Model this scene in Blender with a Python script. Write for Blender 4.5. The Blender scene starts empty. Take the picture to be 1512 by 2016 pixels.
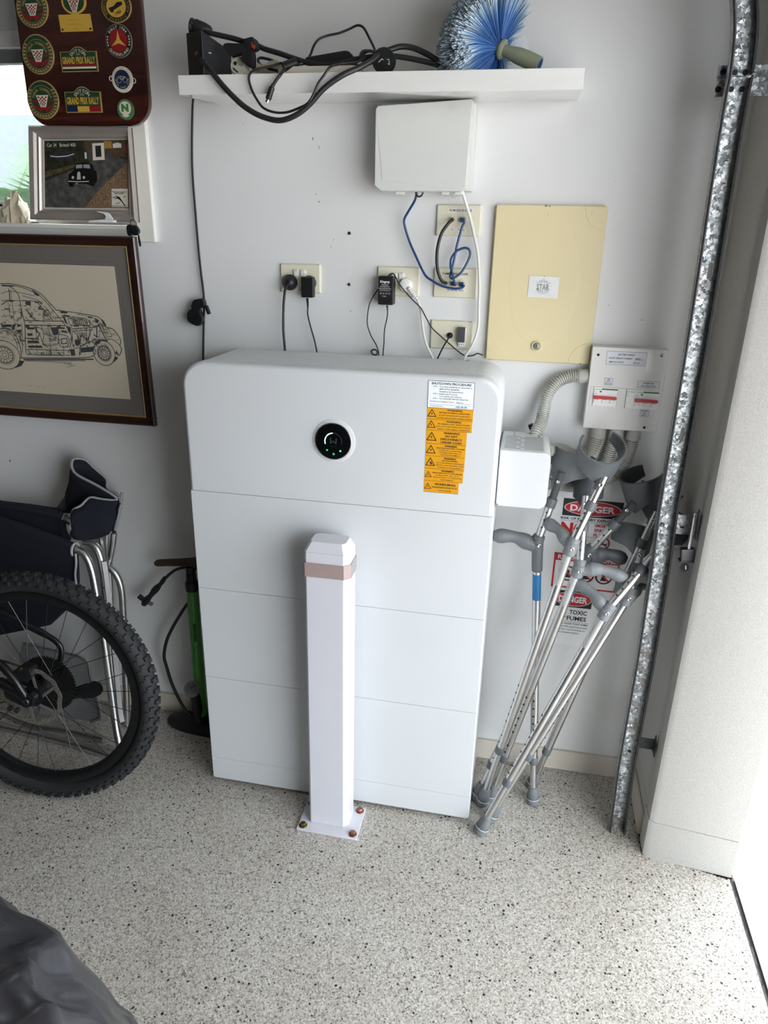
import bpy, bmesh, math, random
from mathutils import Vector, Matrix
random.seed(7)
S = bpy.context.scene
COL = S.collection
PI = math.pi

# ---------------------------------------------------------------- camera
cam_data = bpy.data.cameras.new('camera')
cam_data.sensor_fit = 'HORIZONTAL'
cam_data.sensor_width = 36.0
cam_data.lens = 36.0 * 1410.81 / 1512.0
cam_data.clip_start = 0.02
cam = bpy.data.objects.new('camera', cam_data)
COL.objects.link(cam)
_r = Vector((0.9801359, 0.1972071, 0.0210471))
_d = Vector((0.0899013, -0.3471907, -0.9334754))
_f = Vector((-0.1767806, 0.9168249, -0.3580233))
cam.matrix_world = Matrix(((_r.x, -_d.x, -_f.x, 0.8601248), (_r.y, -_d.y, -_f.y, -2.0128617),
                           (_r.z, -_d.z, -_f.z, 1.6393666), (0, 0, 0, 1)))
S.camera = cam

# ---------------------------------------------------------------- daylight and exposure
world = bpy.data.worlds.new('overcast_sky')
S.world = world
world.use_nodes = True
_nt = world.node_tree
_bg = _nt.nodes['Background']
_bg.inputs['Color'].default_value = (0.87, 0.935, 1.0, 1)
_bg.inputs['Strength'].default_value = 1.0
S.view_settings.view_transform = 'Standard'
S.view_settings.look = 'None'
S.view_settings.gamma = 1.0
S.view_settings.use_curve_mapping = False
S.view_settings.exposure = 3.02
S.cycles.max_bounces = 10
S.cycles.diffuse_bounces = 7
S.cycles.use_denoising = True
# light portal in the open garage doorway (guides sky samples, gives no light itself)
_pl = bpy.data.lights.new('doorway_portal', 'AREA')
_pl.shape = 'RECTANGLE'; _pl.size = 2.12; _pl.size_y = 2.04
_pl.cycles.is_portal = True
_po = bpy.data.objects.new('doorway_portal', _pl)
_po.matrix_world = Matrix(((0, 0, 1, 1.50), (0, 1, 0, -1.37), (-1, 0, 0, 1.06), (0, 0, 0, 1)))
COL.objects.link(_po)

# ---------------------------------------------------------------- materials
def lin(h):
    if isinstance(h, str):
        h = h.lstrip('#')
        c = [int(h[i:i + 2], 16) / 255 for i in (0, 2, 4)]
        return tuple(x / 12.92 if x <= .04045 else ((x + .055) / 1.055) ** 2.4 for x in c)
    return tuple(h)

MATS = {}
def mat(name, col, rough=.5, metal=0., var=.05, scale=25., bump=0., bscale=120., spec=.5, coat=0., emit=0., alpha=1., trans=0., sheen=0.):
    if name in MATS:
        return MATS[name]
    m = bpy.data.materials.new(name)
    m.use_nodes = True
    nt = m.node_tree
    b = nt.nodes['Principled BSDF']
    c = lin(col)
    tc = nt.nodes.new('ShaderNodeTexCoord')
    nz = nt.nodes.new('ShaderNodeTexNoise')
    nz.inputs['Scale'].default_value = scale
    nz.inputs['Detail'].default_value = 3
    nt.links.new(tc.outputs['Object'], nz.inputs['Vector'])
    rp = nt.nodes.new('ShaderNodeValToRGB')
    lo = tuple(max(0, x * (1 - var)) for x in c); hi = tuple(min(1, x * (1 + var)) for x in c)
    rp.color_ramp.elements[0].position = .3; rp.color_ramp.elements[0].color = (*lo, 1)
    rp.color_ramp.elements[1].position = .7; rp.color_ramp.elements[1].color = (*hi, 1)
    nt.links.new(nz.outputs['Fac'], rp.inputs['Fac'])
    nt.links.new(rp.outputs['Color'], b.inputs['Base Color'])
    b.inputs['Roughness'].default_value = rough
    b.inputs['Metallic'].default_value = metal
    b.inputs['Specular IOR Level'].default_value = spec
    b.inputs['Coat Weight'].default_value = coat
    b.inputs['Alpha'].default_value = alpha
    b.inputs['Transmission Weight'].default_value = trans
    b.inputs['Sheen Weight'].default_value = sheen
    if emit:
        b.inputs['Emission Color'].default_value = (*c, 1)
        b.inputs['Emission Strength'].default_value = emit
    if bump:
        n2 = nt.nodes.new('ShaderNodeTexNoise'); n2.inputs['Scale'].default_value = bscale; n2.inputs['Detail'].default_value = 4
        nt.links.new(tc.outputs['Object'], n2.inputs['Vector'])
        bp = nt.nodes.new('ShaderNodeBump'); bp.inputs['Strength'].default_value = bump; bp.inputs['Distance'].default_value = .002
        nt.links.new(n2.outputs['Fac'], bp.inputs['Height'])
        nt.links.new(bp.outputs['Normal'], b.inputs['Normal'])
    MATS[name] = m
    return m

class NT:
    """small helper for longer node materials"""
    def __init__(s, name):
        s.m = bpy.data.materials.new(name); s.m.use_nodes = True
        s.t = s.m.node_tree; s.b = s.t.nodes['Principled BSDF']
        s.tc = s.t.nodes.new('ShaderNodeTexCoord')
    def n(s, typ, **kw):
        x = s.t.nodes.new(typ)
        for k, v in kw.items():
            if k.startswith('_'):
                setattr(x, k[1:], v)
            else:
                x.inputs[k.replace('__', ' ')].default_value = v
        return x
    def l(s, a, b):
        s.t.links.new(a, b)
    def ramp(s, stops, interp='LINEAR'):
        r = s.t.nodes.new('ShaderNodeValToRGB'); r.color_ramp.interpolation = interp
        e = r.color_ramp.elements
        while len(e) < len(stops): e.new(.5)
        for i, (p, c) in enumerate(stops):
            e[i].position = p; c = lin(c) if isinstance(c, str) else c
            e[i].color = (*c[:3], 1)
        return r
    def mix(s, fac, a, b, mode='MIX'):
        x = s.t.nodes.new('ShaderNodeMix'); x.data_type = 'RGBA'; x.blend_type = mode
        for inp, v in ((x.inputs[0], fac), (x.inputs[6], a), (x.inputs[7], b)):
            if hasattr(v, 'is_output'): s.l(v, inp)
            elif isinstance(v, (int, float)): inp.default_value = v
            else: inp.default_value = (*v[:3], 1)
        return x.outputs[2]

def floor_material():
    k = NT('flake_epoxy_floor'); o = k.tc.outputs['Object']
    v = k.n('ShaderNodeTexVoronoi', Scale=310.); k.l(o, v.inputs['Vector'])
    sep = k.n('ShaderNodeSeparateColor'); k.l(v.outputs['Color'], sep.inputs[0])
    r = k.ramp([(0, '#625d57'), (.04, '#837e77'), (.12, '#9f9a92'), (.30, '#aeaaa2'), (.55, '#bbb7b0'), (.82, '#cbc8c2'), (.94, '#9c968b')], 'CONSTANT')
    k.l(sep.outputs[0], r.inputs['Fac'])
    v2 = k.n('ShaderNodeTexVoronoi', Scale=85.); k.l(o, v2.inputs['Vector'])
    s2 = k.n('ShaderNodeSeparateColor'); k.l(v2.outputs['Color'], s2.inputs[0])
    th = k.n('ShaderNodeMapRange'); k.l(s2.outputs[0], th.inputs[0])
    th.inputs[1].default_value = .66; th.inputs[2].default_value = 1.; th.inputs[3].default_value = 0.; th.inputs[4].default_value = .31
    lt = k.n('ShaderNodeMath', _operation='LESS_THAN'); k.l(v2.outputs['Distance'], lt.inputs[0]); k.l(th.outputs[0], lt.inputs[1])
    c = k.mix(lt.outputs[0], r.outputs['Color'], lin('#1c1b1b'))
    # faint traffic grime, patchy
    g = k.n('ShaderNodeTexNoise', Scale=2.2, Detail=4.); k.l(o, g.inputs['Vector'])
    gr = k.ramp([(.38, (1, 1, 1)), (.72, (.86, .84, .80))]); k.l(g.outputs['Fac'], gr.inputs['Fac'])
    c = k.mix(1., c, gr.outputs['Color'], 'MULTIPLY')
    k.l(c, k.b.inputs['Base Color'])
    k.b.inputs['Roughness'].default_value = .42
    bp = k.n('ShaderNodeBump', Strength=.12, Distance=.001); k.l(v.outputs['Distance'], bp.inputs['Height']); k.l(bp.outputs['Normal'], k.b.inputs['Normal'])
    return k.m

def wall_material():
    k = NT('painted_plasterboard'); o = k.tc.outputs['Object']
    n = k.n('ShaderNodeTexNoise', Scale=1.6, Detail=3.); k.l(o, n.inputs['Vector'])
    r = k.ramp([(.35, '#e4e5e5'), (.7, '#dcdcda')]); k.l(n.outputs['Fac'], r.inputs['Fac'])
    # small scuffs
    n2 = k.n('ShaderNodeTexNoise', Scale=14., Detail=5., Roughness=.7); k.l(o, n2.inputs['Vector'])
    r2 = k.ramp([(.70, (1, 1, 1)), (.80, (.93, .925, .91))]); k.l(n2.outputs['Fac'], r2.inputs['Fac'])
    c = k.mix(1., r.outputs['Color'], r2.outputs['Color'], 'MULTIPLY')
    k.l(c, k.b.inputs['Base Color']); k.b.inputs['Roughness'].default_value = .38
    n3 = k.n('ShaderNodeTexNoise', Scale=60., Detail=2.); k.l(o, n3.inputs['Vector'])
    bp = k.n('ShaderNodeBump', Strength=.03, Distance=.002); k.l(n3.outputs['Fac'], bp.inputs['Height']); k.l(bp.outputs['Normal'], k.b.inputs['Normal'])
    return k.m

def render_material():
    k = NT('textured_render'); o = k.tc.outputs['Object']
    n = k.n('ShaderNodeTexNoise', Scale=240., Detail=3.); k.l(o, n.inputs['Vector'])
    r = k.ramp([(.3, '#b0aea9'), (.7, '#bcbab5')]); k.l(n.outputs['Fac'], r.inputs['Fac'])
    k.l(r.outputs['Color'], k.b.inputs['Base Color']); k.b.inputs['Roughness'].default_value = .8
    bp = k.n('ShaderNodeBump', Strength=.35, Distance=.002); k.l(n.outputs['Fac'], bp.inputs['Height']); k.l(bp.outputs['Normal'], k.b.inputs['Normal'])
    return k.m

def galvanised_material():
    k = NT('spangled_galvanised_steel'); o = k.tc.outputs['Object']
    w = k.n('ShaderNodeTexNoise', Scale=190., Detail=3.); k.l(o, w.inputs['Vector'])
    va = k.n('ShaderNodeVectorMath', _operation='MULTIPLY_ADD'); k.l(w.outputs['Color'], va.inputs[0]); va.inputs[1].default_value = (.016, .016, .016); k.l(o, va.inputs[2])
    v = k.n('ShaderNodeTexVoronoi', Scale=150.); k.l(va.outputs[0], v.inputs['Vector'])
    s = k.n('ShaderNodeSeparateColor'); k.l(v.outputs['Color'], s.inputs[0])
    r = k.ramp([(0, '#767a7c'), (.5, '#94989a'), (1., '#bcc0c1')]); k.l(s.outputs[0], r.inputs['Fac'])
    rust = k.n('ShaderNodeTexNoise', Scale=14., Detail=4.); k.l(o, rust.inputs['Vector'])
    rr = k.ramp([(.56, (0, 0, 0)), (.70, (.55, .55, .55))]); k.l(rust.outputs['Fac'], rr.inputs['Fac'])
    c = k.mix(rr.outputs['Color'], r.outputs['Color'], lin('#7d706a'))
    k.l(c, k.b.inputs['Base Color']); k.b.inputs['Metallic'].default_value = .8
    r3 = k.ramp([(0, (.34,) * 3), (1, (.56,) * 3)]); k.l(s.outputs[1], r3.inputs['Fac']); k.l(r3.outputs['Color'], k.b.inputs['Roughness'])
    # every zinc crystal is tilted a little its own way
    ge = k.t.nodes.new('ShaderNodeNewGeometry')
    sb = k.n('ShaderNodeVectorMath', _operation='SUBTRACT'); k.l(v.outputs['Color'], sb.inputs[0]); sb.inputs[1].default_value = (.5, .5, .5)
    ma = k.n('ShaderNodeVectorMath', _operation='MULTIPLY_ADD'); k.l(sb.outputs[0], ma.inputs[0]); ma.inputs[1].default_value = (.42, .42, .42); k.l(ge.outputs['Normal'], ma.inputs[2])
    nm = k.n('ShaderNodeVectorMath', _operation='NORMALIZE'); k.l(ma.outputs[0], nm.inputs[0]); k.l(nm.outputs[0], k.b.inputs['Normal'])
    return k.m

def wood_material(name, a, b, c, scale=6., rough=.25, coat=.4, axis=0):
    k = NT(name); o = k.tc.outputs['Object']
    mp = k.n('ShaderNodeMapping'); k.l(o, mp.inputs['Vector'])
    sc = [22., 22., 22.]; sc[axis] = 1.6
    mp.inputs['Scale'].default_value = sc
    n = k.n('ShaderNodeTexNoise', Scale=scale / 4, Detail=6., Distortion=1.2); k.l(mp.outputs[0], n.inputs['Vector'])
    r = k.ramp([(.3, a), (.52, b), (.72, c)]); k.l(n.outputs['Fac'], r.inputs['Fac'])
    k.l(r.outputs['Color'], k.b.inputs['Base Color']); k.b.inputs['Roughness'].default_value = rough; k.b.inputs['Coat Weight'].default_value = coat
    return k.m

def concrete_material():
    k = NT('pale_driveway_concrete'); o = k.tc.outputs['Object']
    n = k.n('ShaderNodeTexNoise', Scale=30., Detail=6.); k.l(o, n.inputs['Vector'])
    r = k.ramp([(.3, '#d6ccc5'), (.7, '#e4dad4')]); k.l(n.outputs['Fac'], r.inputs['Fac'])
    k.l(r.outputs['Color'], k.b.inputs['Base Color']); k.b.inputs['Roughness'].default_value = .85
    bp = k.n('ShaderNodeBump', Strength=.3, Distance=.003); k.l(n.outputs['Fac'], bp.inputs['Height']); k.l(bp.outputs['Normal'], k.b.inputs['Normal'])
    return k.m

def gravel_print_material(name, a, b, c, scale):
    k = NT(name); o = k.tc.outputs['Object']
    n = k.n('ShaderNodeTexNoise', Scale=scale, Detail=5.); k.l(o, n.inputs['Vector'])
    r = k.ramp([(.32, a), (.5, b), (.68, c)]); k.l(n.outputs['Fac'], r.inputs['Fac'])
    k.l(r.outputs['Color'], k.b.inputs['Base Color']); k.b.inputs['Roughness'].default_value = .35
    return k.m

M_FLOOR = floor_material(); M_WALL = wall_material(); M_RENDER = render_material(); M_GALV = galvanised_material()
M_CONC = concrete_material()
M_ZINC = None
M_WHITE = mat('white_powder_coat', '#dfe0e1', .4, var=.015)
M_BATT = mat('white_battery_enamel', '#cdd0d2', .42, var=.012, scale=4)
M_BOLL = mat('gloss_white_bollard_paint', '#cdcdd4', .25, var=.01)
M_BLACK = mat('black_plastic', '#17181a', .42, var=.15)
M_BLACKR = mat('black_rubber_cable', '#1b1b1d', .5, var=.12)
M_MATTE = mat('matte_black', '#0d0d0e', .7, var=.15)
M_DGREY = mat('dark_grey_plastic', '#5f6366', .5, var=.06)
M_GREY = mat('crutch_grey_plastic', '#7b7f82', .48, var=.05)
M_CHAR = mat('charcoal_rubber', '#434547', .65, var=.08)
M_ALU = mat('brushed_aluminium', '#d2d2d0', .34, 1., var=.04, scale=60)
M_ZINC = mat('lip_shade_and_bracket_zinc', '#4e4f50', .55, .6, var=.2, scale=120)  # painted shade for the track lips; also the dark foot bracket
M_STEEL = mat('bright_steel', '#c8c8c6', .2, 1., var=.05)
M_DSTEEL = mat('dark_steel', '#56575a', .4, .9, var=.1)
M_CREAM = mat('aged_cream_plastic', '#ddd0a6', .4, var=.02, scale=6)
M_PLATE = mat('ivory_wall_plate', '#dcd8c2', .35, var=.02)
M_GREYBOX = mat('light_grey_plastic', '#d2d4cf', .45, var=.012)
M_ENCL = mat('breaker_enclosure_grey', '#dfdedb', .32, var=.01)
M_CONDUIT = mat('grey_conduit', '#bab9b2', .4, var=.02)
M_INK = mat('black_ink', '#18181a', .6, var=.05)
M_INKG = mat('grey_ink', '#7f8285', .6, var=.05)
M_PAPER = mat('white_label', '#e9eef3', .4, var=.01)
M_YEL = mat('yellow_warning_vinyl', '#dc9a10', .4, var=.02)
M_RED = mat('red_print', '#c01822', .4, var=.03)
M_SIGNW = mat('white_sign_sheet', '#e6e6e6', .4, var=.01)
M_BLUEC = mat('blue_cable', '#1a3d6c', .4, var=.06)
M_WHITEC = mat('off_white_cable', '#d9d8d0', .45, var=.03)
M_CLEAR = mat('clear_plastic', '#eef0f0', .1, var=.0, trans=.85, alpha=.45)
M_COPPER = mat('copper_coloured_bolt', '#94685c', .36, .9, var=.08)
M_BRASS = mat('passivated_brass_bolt', '#7d713a', .32, .9, var=.1)
M_HOLE = mat('dark_hole', '#141414', .8, var=.1)
M_BASEB = mat('cream_skirting_paint', '#d0c9bc', .45, var=.02)
M_TRIM = mat('white_gloss_trim', '#e2e2da', .35, var=.015)
M_GOLD = mat('worn_brass_badge', '#c0a468', .35, .35, var=.08)
M_NAVY = mat('navy_woven_fabric', '#0a0f1e', .85, var=.12, scale=60, bump=.3, bscale=900, sheen=.0)
M_PIPING = mat('grey_piping', '#9a9b9c', .7, var=.05)

# ---------------------------------------------------------------- mesh helpers
class MB:
    def __init__(s):
        s.v = []; s.f = []; s.mi = []; s.k = 0
    def add(s, vs, fs):
        n = len(s.v)
        s.v += [tuple(map(float, p)) for p in vs]
        s.f += [tuple(i + n for i in f) for f in fs]
        s.mi += [s.k] * len(fs)
        return s
    def box(s, x0, x1, y0, y1, z0, z1):
        x0, x1 = sorted((x0, x1)); y0, y1 = sorted((y0, y1)); z0, z1 = sorted((z0, z1))
        return s.add([(x0, y0, z0), (x1, y0, z0), (x1, y1, z0), (x0, y1, z0), (x0, y0, z1), (x1, y0, z1), (x1, y1, z1), (x0, y1, z1)],
                     [(0, 3, 2, 1), (4, 5, 6, 7), (0, 1, 5, 4), (1, 2, 6, 5), (2, 3, 7, 6), (3, 0, 4, 7)])
    def obox(s, c, ax, ay, az):
        """box about c with half-axis vectors"""
        c, ax, ay, az = map(Vector, (c, ax, ay, az)); vs = []
        for k in (-1, 1):
            for i, j in ((-1, -1), (1, -1), (1, 1), (-1, 1)):
                vs.append(c + ax * i + ay * j + az * k)
        return s.add(vs, [(0, 3, 2, 1), (4, 5, 6, 7), (0, 1, 5, 4), (1, 2, 6, 5), (2, 3, 7, 6), (3, 0, 4, 7)])
    def loft(s, rings, closed=True, cap=True):
        n = len(rings[0]); vs = [p for r in rings for p in r]; fs = []
        m = n if closed else n - 1
        for a in range(len(rings) - 1):
            for i in range(m):
                j = (i + 1) % n
                fs.append((a * n + i, a * n + j, (a + 1) * n + j, (a + 1) * n + i))
        if cap and closed:
            fs.append(tuple(range(n - 1, -1, -1))); fs.append(tuple((len(rings) - 1) * n + i for i in range(n)))
        return s.add(vs, fs)
    def tube(s, pts, r, n=8, closed=False, cap=True, sx=1., up=None):
        pts = [Vector(p) for p in pts]; N = len(pts)
        rs = r if isinstance(r, (list, tuple)) else [r] * N
        tg = []
        for i in range(N):
            if closed: t = pts[(i + 1) % N] - pts[i - 1]
            else: t = pts[min(i + 1, N - 1)] - pts[max(i - 1, 0)]
            tg.append(t.normalized())
        a = Vector(up) if up else (Vector((0, 0, 1)) if abs(tg[0].z) < .9 else Vector((1, 0, 0)))
        u = (a - tg[0] * a.dot(tg[0])).normalized(); rings = []
        for i in range(N):
            if i:
                q = tg[i - 1].rotation_difference(tg[i]); u = q @ u
                u = (u - tg[i] * u.dot(tg[i])).normalized()
            w = tg[i].cross(u)
            rings.append([pts[i] + u * (rs[i] * math.cos(2 * PI * k / n)) + w * (rs[i] * sx * math.sin(2 * PI * k / n)) for k in range(n)])
        if closed:
            rings.append(rings[0]); return s.loft(rings, cap=False)
        return s.loft(rings, cap=cap)
    def lathe(s, prof, o, ax, n=24, cap=True):
        o = Vector(o); ax = Vector(ax).normalized()
        u = ax.orthogonal().normalized(); w = ax.cross(u)
        return s.loft([[o + ax * h + (u * math.cos(2 * PI * k / n) + w * math.sin(2 * PI * k / n)) * r for k in range(n)] for r, h in prof], cap=cap)
    def prism(s, poly, P, d0, d1):
        """poly in plane P=(O,ux,uy); extruded along its normal from d0 to d1"""
        O, ux, uy = (Vector(p) for p in P); nn = ux.cross(uy).normalized()
        return s.loft([[O + ux * a + uy * b + nn * d for a, b in poly] for d in (d0, d1)])
    def flat(s, poly, P, d):
        O, ux, uy = (Vector(p) for p in P); nn = ux.cross(uy).normalized()
        return s.add([O + ux * a + uy * b + nn * d for a, b in poly], [tuple(range(len(poly)))])
    def line(s, pts, P, d, w, closed=False):
        """thin inked line of width w lying on plane P"""
        if closed: pts = list(pts) + [pts[0]]
        O, ux, uy = (Vector(p) for p in P); nn = ux.cross(uy).normalized()
        for (a, b), (c, e) in zip(pts[:-1], pts[1:]):
            L = math.hypot(c - a, e - b)
            if L < 1e-7: continue
            tx, ty = (c - a) / L, (e - b) / L; px, py = -ty * w / 2, tx * w / 2; ex, ey = tx * w * .3, ty * w * .3
            q = [(a + px - ex, b + py - ey), (a - px - ex, b - py - ey), (c - px + ex, e - py + ey), (c + px + ex, e + py + ey)]
            s.add([O + ux * x + uy * y + nn * d for x, y in q], [(0, 1, 2, 3)])
        return s
    def mesh(s, name, mats, bevel=0., seg=2, smooth=True, ang=35.):
        me = bpy.data.meshes.new(name)
        me.from_pydata(s.v, [], s.f)
        if not isinstance(mats, (list, tuple)): mats = [mats]
        for m in mats: me.materials.append(m)
        if len(mats) > 1: me.polygons.foreach_set('material_index', s.mi)
        bm = bmesh.new(); bm.from_mesh(me)
        bmesh.ops.recalc_face_normals(bm, faces=bm.faces)
        if bevel:
            es = [e for e in bm.edges if len(e.link_faces) == 2 and e.calc_face_angle(0) > math.radians(28)]
            bmesh.ops.bevel(bm, geom=es, offset=bevel, segments=seg, profile=.5, affect='EDGES', clamp_overlap=True)
        bm.to_mesh(me); bm.free()
        if smooth:
            me.shade_smooth(); me.set_sharp_from_angle(angle=math.radians(ang))
        return me
    def put(s, name, mats, parent=None, label=None, **kw):
        o = link(name, s.mesh(name, mats, **kw), parent, label)
        if kw.get('bevel') or kw.get('ang', 0) >= 50:
            w = o.modifiers.new('weighted_normals', 'WEIGHTED_NORMAL'); w.keep_sharp = True; w.weight = 80
        return o

def link(name, me, parent=None, label=None):
    o = bpy.data.objects.new(name, me); COL.objects.link(o)
    if parent is not None:
        o.parent = parent
        o.matrix_parent_inverse = base_inv(parent)
    if label: o['label'] = label
    return o

def base_inv(p):
    m = Matrix.Identity(4); q = p
    while q is not None:
        m = q.matrix_parent_inverse @ Matrix.Translation(q.location) @ m if q.parent else Matrix.Translation(q.location) @ m
        q = q.parent
    return m.inverted()

def thing(name, label, cat, loc=(0, 0, 0), group=None):
    o = bpy.data.objects.new(name, None); o.empty_display_size = .05; COL.objects.link(o)
    o.location = loc; o['label'] = label; o['category'] = cat
    if group: o['group'] = group
    return o

def tag(o, label, cat, group=None):
    o['label'] = label; o['category'] = cat
    if group: o['group'] = group
    return o

def struct(o, label=None):
    o['kind'] = 'structure'
    if label: o['label'] = label
    return o

def stuff(o):
    o['kind'] = 'stuff'; return o

def rpoly(x0, x1, y0, y1, r, n=5):
    """rounded rectangle; r one radius or (bl, br, tr, tl)"""
    rs = r if isinstance(r, (list, tuple)) else (r,) * 4; out = []
    for (cx, cy, a0), q in zip(((x0, y0, PI), (x1, y0, 1.5 * PI), (x1, y1, 0), (x0, y1, .5 * PI)), rs):
        sx = 1 if cx == x0 else -1; sy = 1 if cy == y0 else -1
        if q <= 0: out.append((cx, cy)); continue
        for i in range(n + 1):
            a = a0 + i * .5 * PI / n
            out.append((cx + sx * q + q * math.cos(a), cy + sy * q + q * math.sin(a)))
    return out

def circ(cx, cy, r, n=24, a0=0., a1=2 * PI, ry=None):
    ry = r if ry is None else ry; full = abs(a1 - a0 - 2 * PI) < 1e-6
    return [(cx + r * math.cos(a0 + (a1 - a0) * i / (n if full else n - 1)), cy + ry * math.sin(a0 + (a1 - a0) * i / (n if full else n - 1))) for i in range(n)]

def spline(pts, k=6, closed=False):
    """Catmull-Rom through 2D or 3D points"""
    P = [Vector(p) for p in pts]; n = len(P); out = []
    rng = range(n if closed else n - 1)
    for i in rng:
        p1, p2 = P[i], P[(i + 1) % n]
        p0 = P[i - 1] if (closed or i > 0) else p1 * 2 - p2
        p3 = P[(i + 2) % n] if (closed or i + 2 < n) else p2 * 2 - p1
        for j in range(k):
            t = j / k
            out.append(.5 * ((2 * p1) + (p2 - p0) * t + (2 * p0 - 5 * p1 + 4 * p2 - p3) * t * t + (3 * p1 - p0 - 3 * p2 + p3) * t ** 3))
    if not closed: out.append(P[-1].copy())
    return out

def sp2(pts, k=5, closed=False):
    return [(p[0], p[1]) for p in spline([(a, b, 0) for a, b in pts], k, closed)]

_FC = {}
def glyphs(txt, bold):
    key = (txt, bold)
    if key not in _FC:
        cu = bpy.data.curves.new('lettering', 'FONT'); cu.body = txt; cu.size = 1.; cu.resolution_u = 2; cu.offset = bold
        ob = bpy.data.objects.new('lettering', cu)
        me = bpy.data.meshes.new_from_object(ob)
        vs = [tuple(v.co) for v in me.vertices]; fs = [tuple(p.vertices) for p in me.polygons]
        bpy.data.objects.remove(ob); bpy.data.meshes.remove(me); bpy.data.curves.remove(cu)
        xs = [v[0] for v in vs] or [0]
        _FC[key] = (vs, fs, min(xs), max(xs))
    return _FC[key]

def text(mb, txt, P, u, v, size, w=None, align='C', bold=0.0, d=.0006, rot=0.):
    """lettering laid on plane P; cap height = size; w = forced total width"""
    vs, fs, x0, x1 = glyphs(txt, bold)
    if not vs: return mb
    O, ux, uy = (Vector(p) for p in P); nn = ux.cross(uy).normalized()
    sy = size / .72; sx = sy if not w else w / max(1e-6, x1 - x0); W_ = (x1 - x0) * sx
    off = {'C': -W_ / 2, 'L': 0., 'R': -W_}[align]; c, s_ = math.cos(rot), math.sin(rot); out = []
    for x, y, z in vs:
        a = (x - x0) * sx + off; b = y * sy - size / 2
        out.append(O + ux * (u + a * c - b * s_) + uy * (v + a * s_ + b * c) + nn * d)
    return mb.add(out, fs)

def arctext(mb, txt, P, cu, cv, r, size, a_mid, span, bold=0., d=.0006, inward=False, ry=None):
    n = len(txt); ry = ry or r
    for i, ch in enumerate(txt):
        if ch == ' ': continue
        t = (i / (n - 1) - .5) if n > 1 else 0
        a = a_mid + (t if inward else -t) * span
        text(mb, ch, P, cu + r * math.cos(a), cv + ry * math.sin(a), size, bold=bold, d=d, rot=(a + PI / 2 if inward else a - PI / 2))
    return mb

def wallP(y):
    return ((0, y, 0), (1, 0, 0), (0, 0, 1))

def cable(name, pts, r, m, label, cat='cable', k=6, n=8, group=None, parent=None):
    mb = MB().tube(spline(pts, k), r, n)
    o = mb.put(name, m, parent)
    return tag(o, label, cat, group) if parent is None else o

# ================================================================ ROOM SHELL
M_DIM = mat('unpainted_brown_brick', '#6b5f56', .9, var=.15, scale=8)
X_OPEN = 1.54       # outer face of the door wall
struct(MB().box(-3.6, 1.538, -6.6, .12, -.15, 0).put('floor', M_FLOOR), 'pale flake epoxy garage floor')
# window opening in the back wall
WX0, WX1, WZ0, WZ1 = -.86, -.255, 1.655, 2.42
mb = MB()
mb.box(-3.6, WX0, 0, .12, 0, 2.6); mb.box(WX1, 1.54, 0, .12, 0, 2.6)
mb.box(WX0, WX1, 0, .12, 0, WZ0); mb.box(WX0, WX1, 0, .12, WZ1, 2.6)
wall_back = struct(mb.put('wall_back', M_WALL), 'white painted back wall')
struct(MB().box(-3.72, -3.6, -6.6, .12, 0, 2.6).put('wall_left', M_DIM))
struct(MB().box(-3.72, 1.54, -6.72, -6.6, 0, 2.6).put('wall_front', M_DIM))
struct(MB().box(-3.72, 1.54, -6.72, .12, 2.6, 2.72).put('ceiling', mat('ceiling_board', '#bdbbb6', .8, var=.02)))
# nib wall beside the door opening: smooth inside, rendered jamb
wr = bpy.data.objects.new('wall_right', None); COL.objects.link(wr); struct(wr, 'rendered nib wall beside the garage door opening')
mb = MB()
def nib(z0, z1, g=0.):
    poly = [(1.318, 0), (1.54, 0), (1.5425, -.352 - g), (1.326, -.3275 - g), (1.3135 - g, -.318), (1.3125 - g, -.262), (1.318, -.252)]
    return [[(x, y, z) for x, y in poly] for z in (z0, z1)]
mb.loft(nib(.1275, 2.6)); mb.put('upper_render', M_RENDER, wr)
mb = MB().loft(nib(-.02, .126, .0015)); mb.put('render_plinth', M_RENDER, wr)
MB().loft([[(x, y, z) for x, y in [(1.322, 0), (1.538, 0), (1.538, -.345), (1.33, -.322)]] for z in (.125, .131)]).put('joint_groove', M_HOLE, wr)
MB().box(1.318, 1.54, -6.6, -2.4, 0, 2.6).put('far_pier', M_RENDER, wr)
MB().box(1.318, 1.54, -2.4, -.34, 2.14, 2.6).put('door_header', M_RENDER, wr)
mb = MB().box(1.54, 2.7, -6.6, 2., 2.46, 2.5); mb.box(2.68, 2.71, -6.6, 2., 2.32, 2.52)  # unseen eave, added to block steep sky light on the lower surfaces
struct(mb.put('added_sky_block_eave', mat('added_eave_white', '#cfcfca', .7)), 'added unseen white eave blocking steep sky outside the door opening')
# skirting
struct(MB().box(-3.6, 1.306, -.012, 0, 0, .0744).put('baseboard_back', M_BASEB, bevel=.003), 'cream skirting along the back wall')
struct(MB().box(1.306, 1.3175, -.245, 0, 0, .0744).put('baseboard_right', M_BASEB, bevel=.003))
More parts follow.
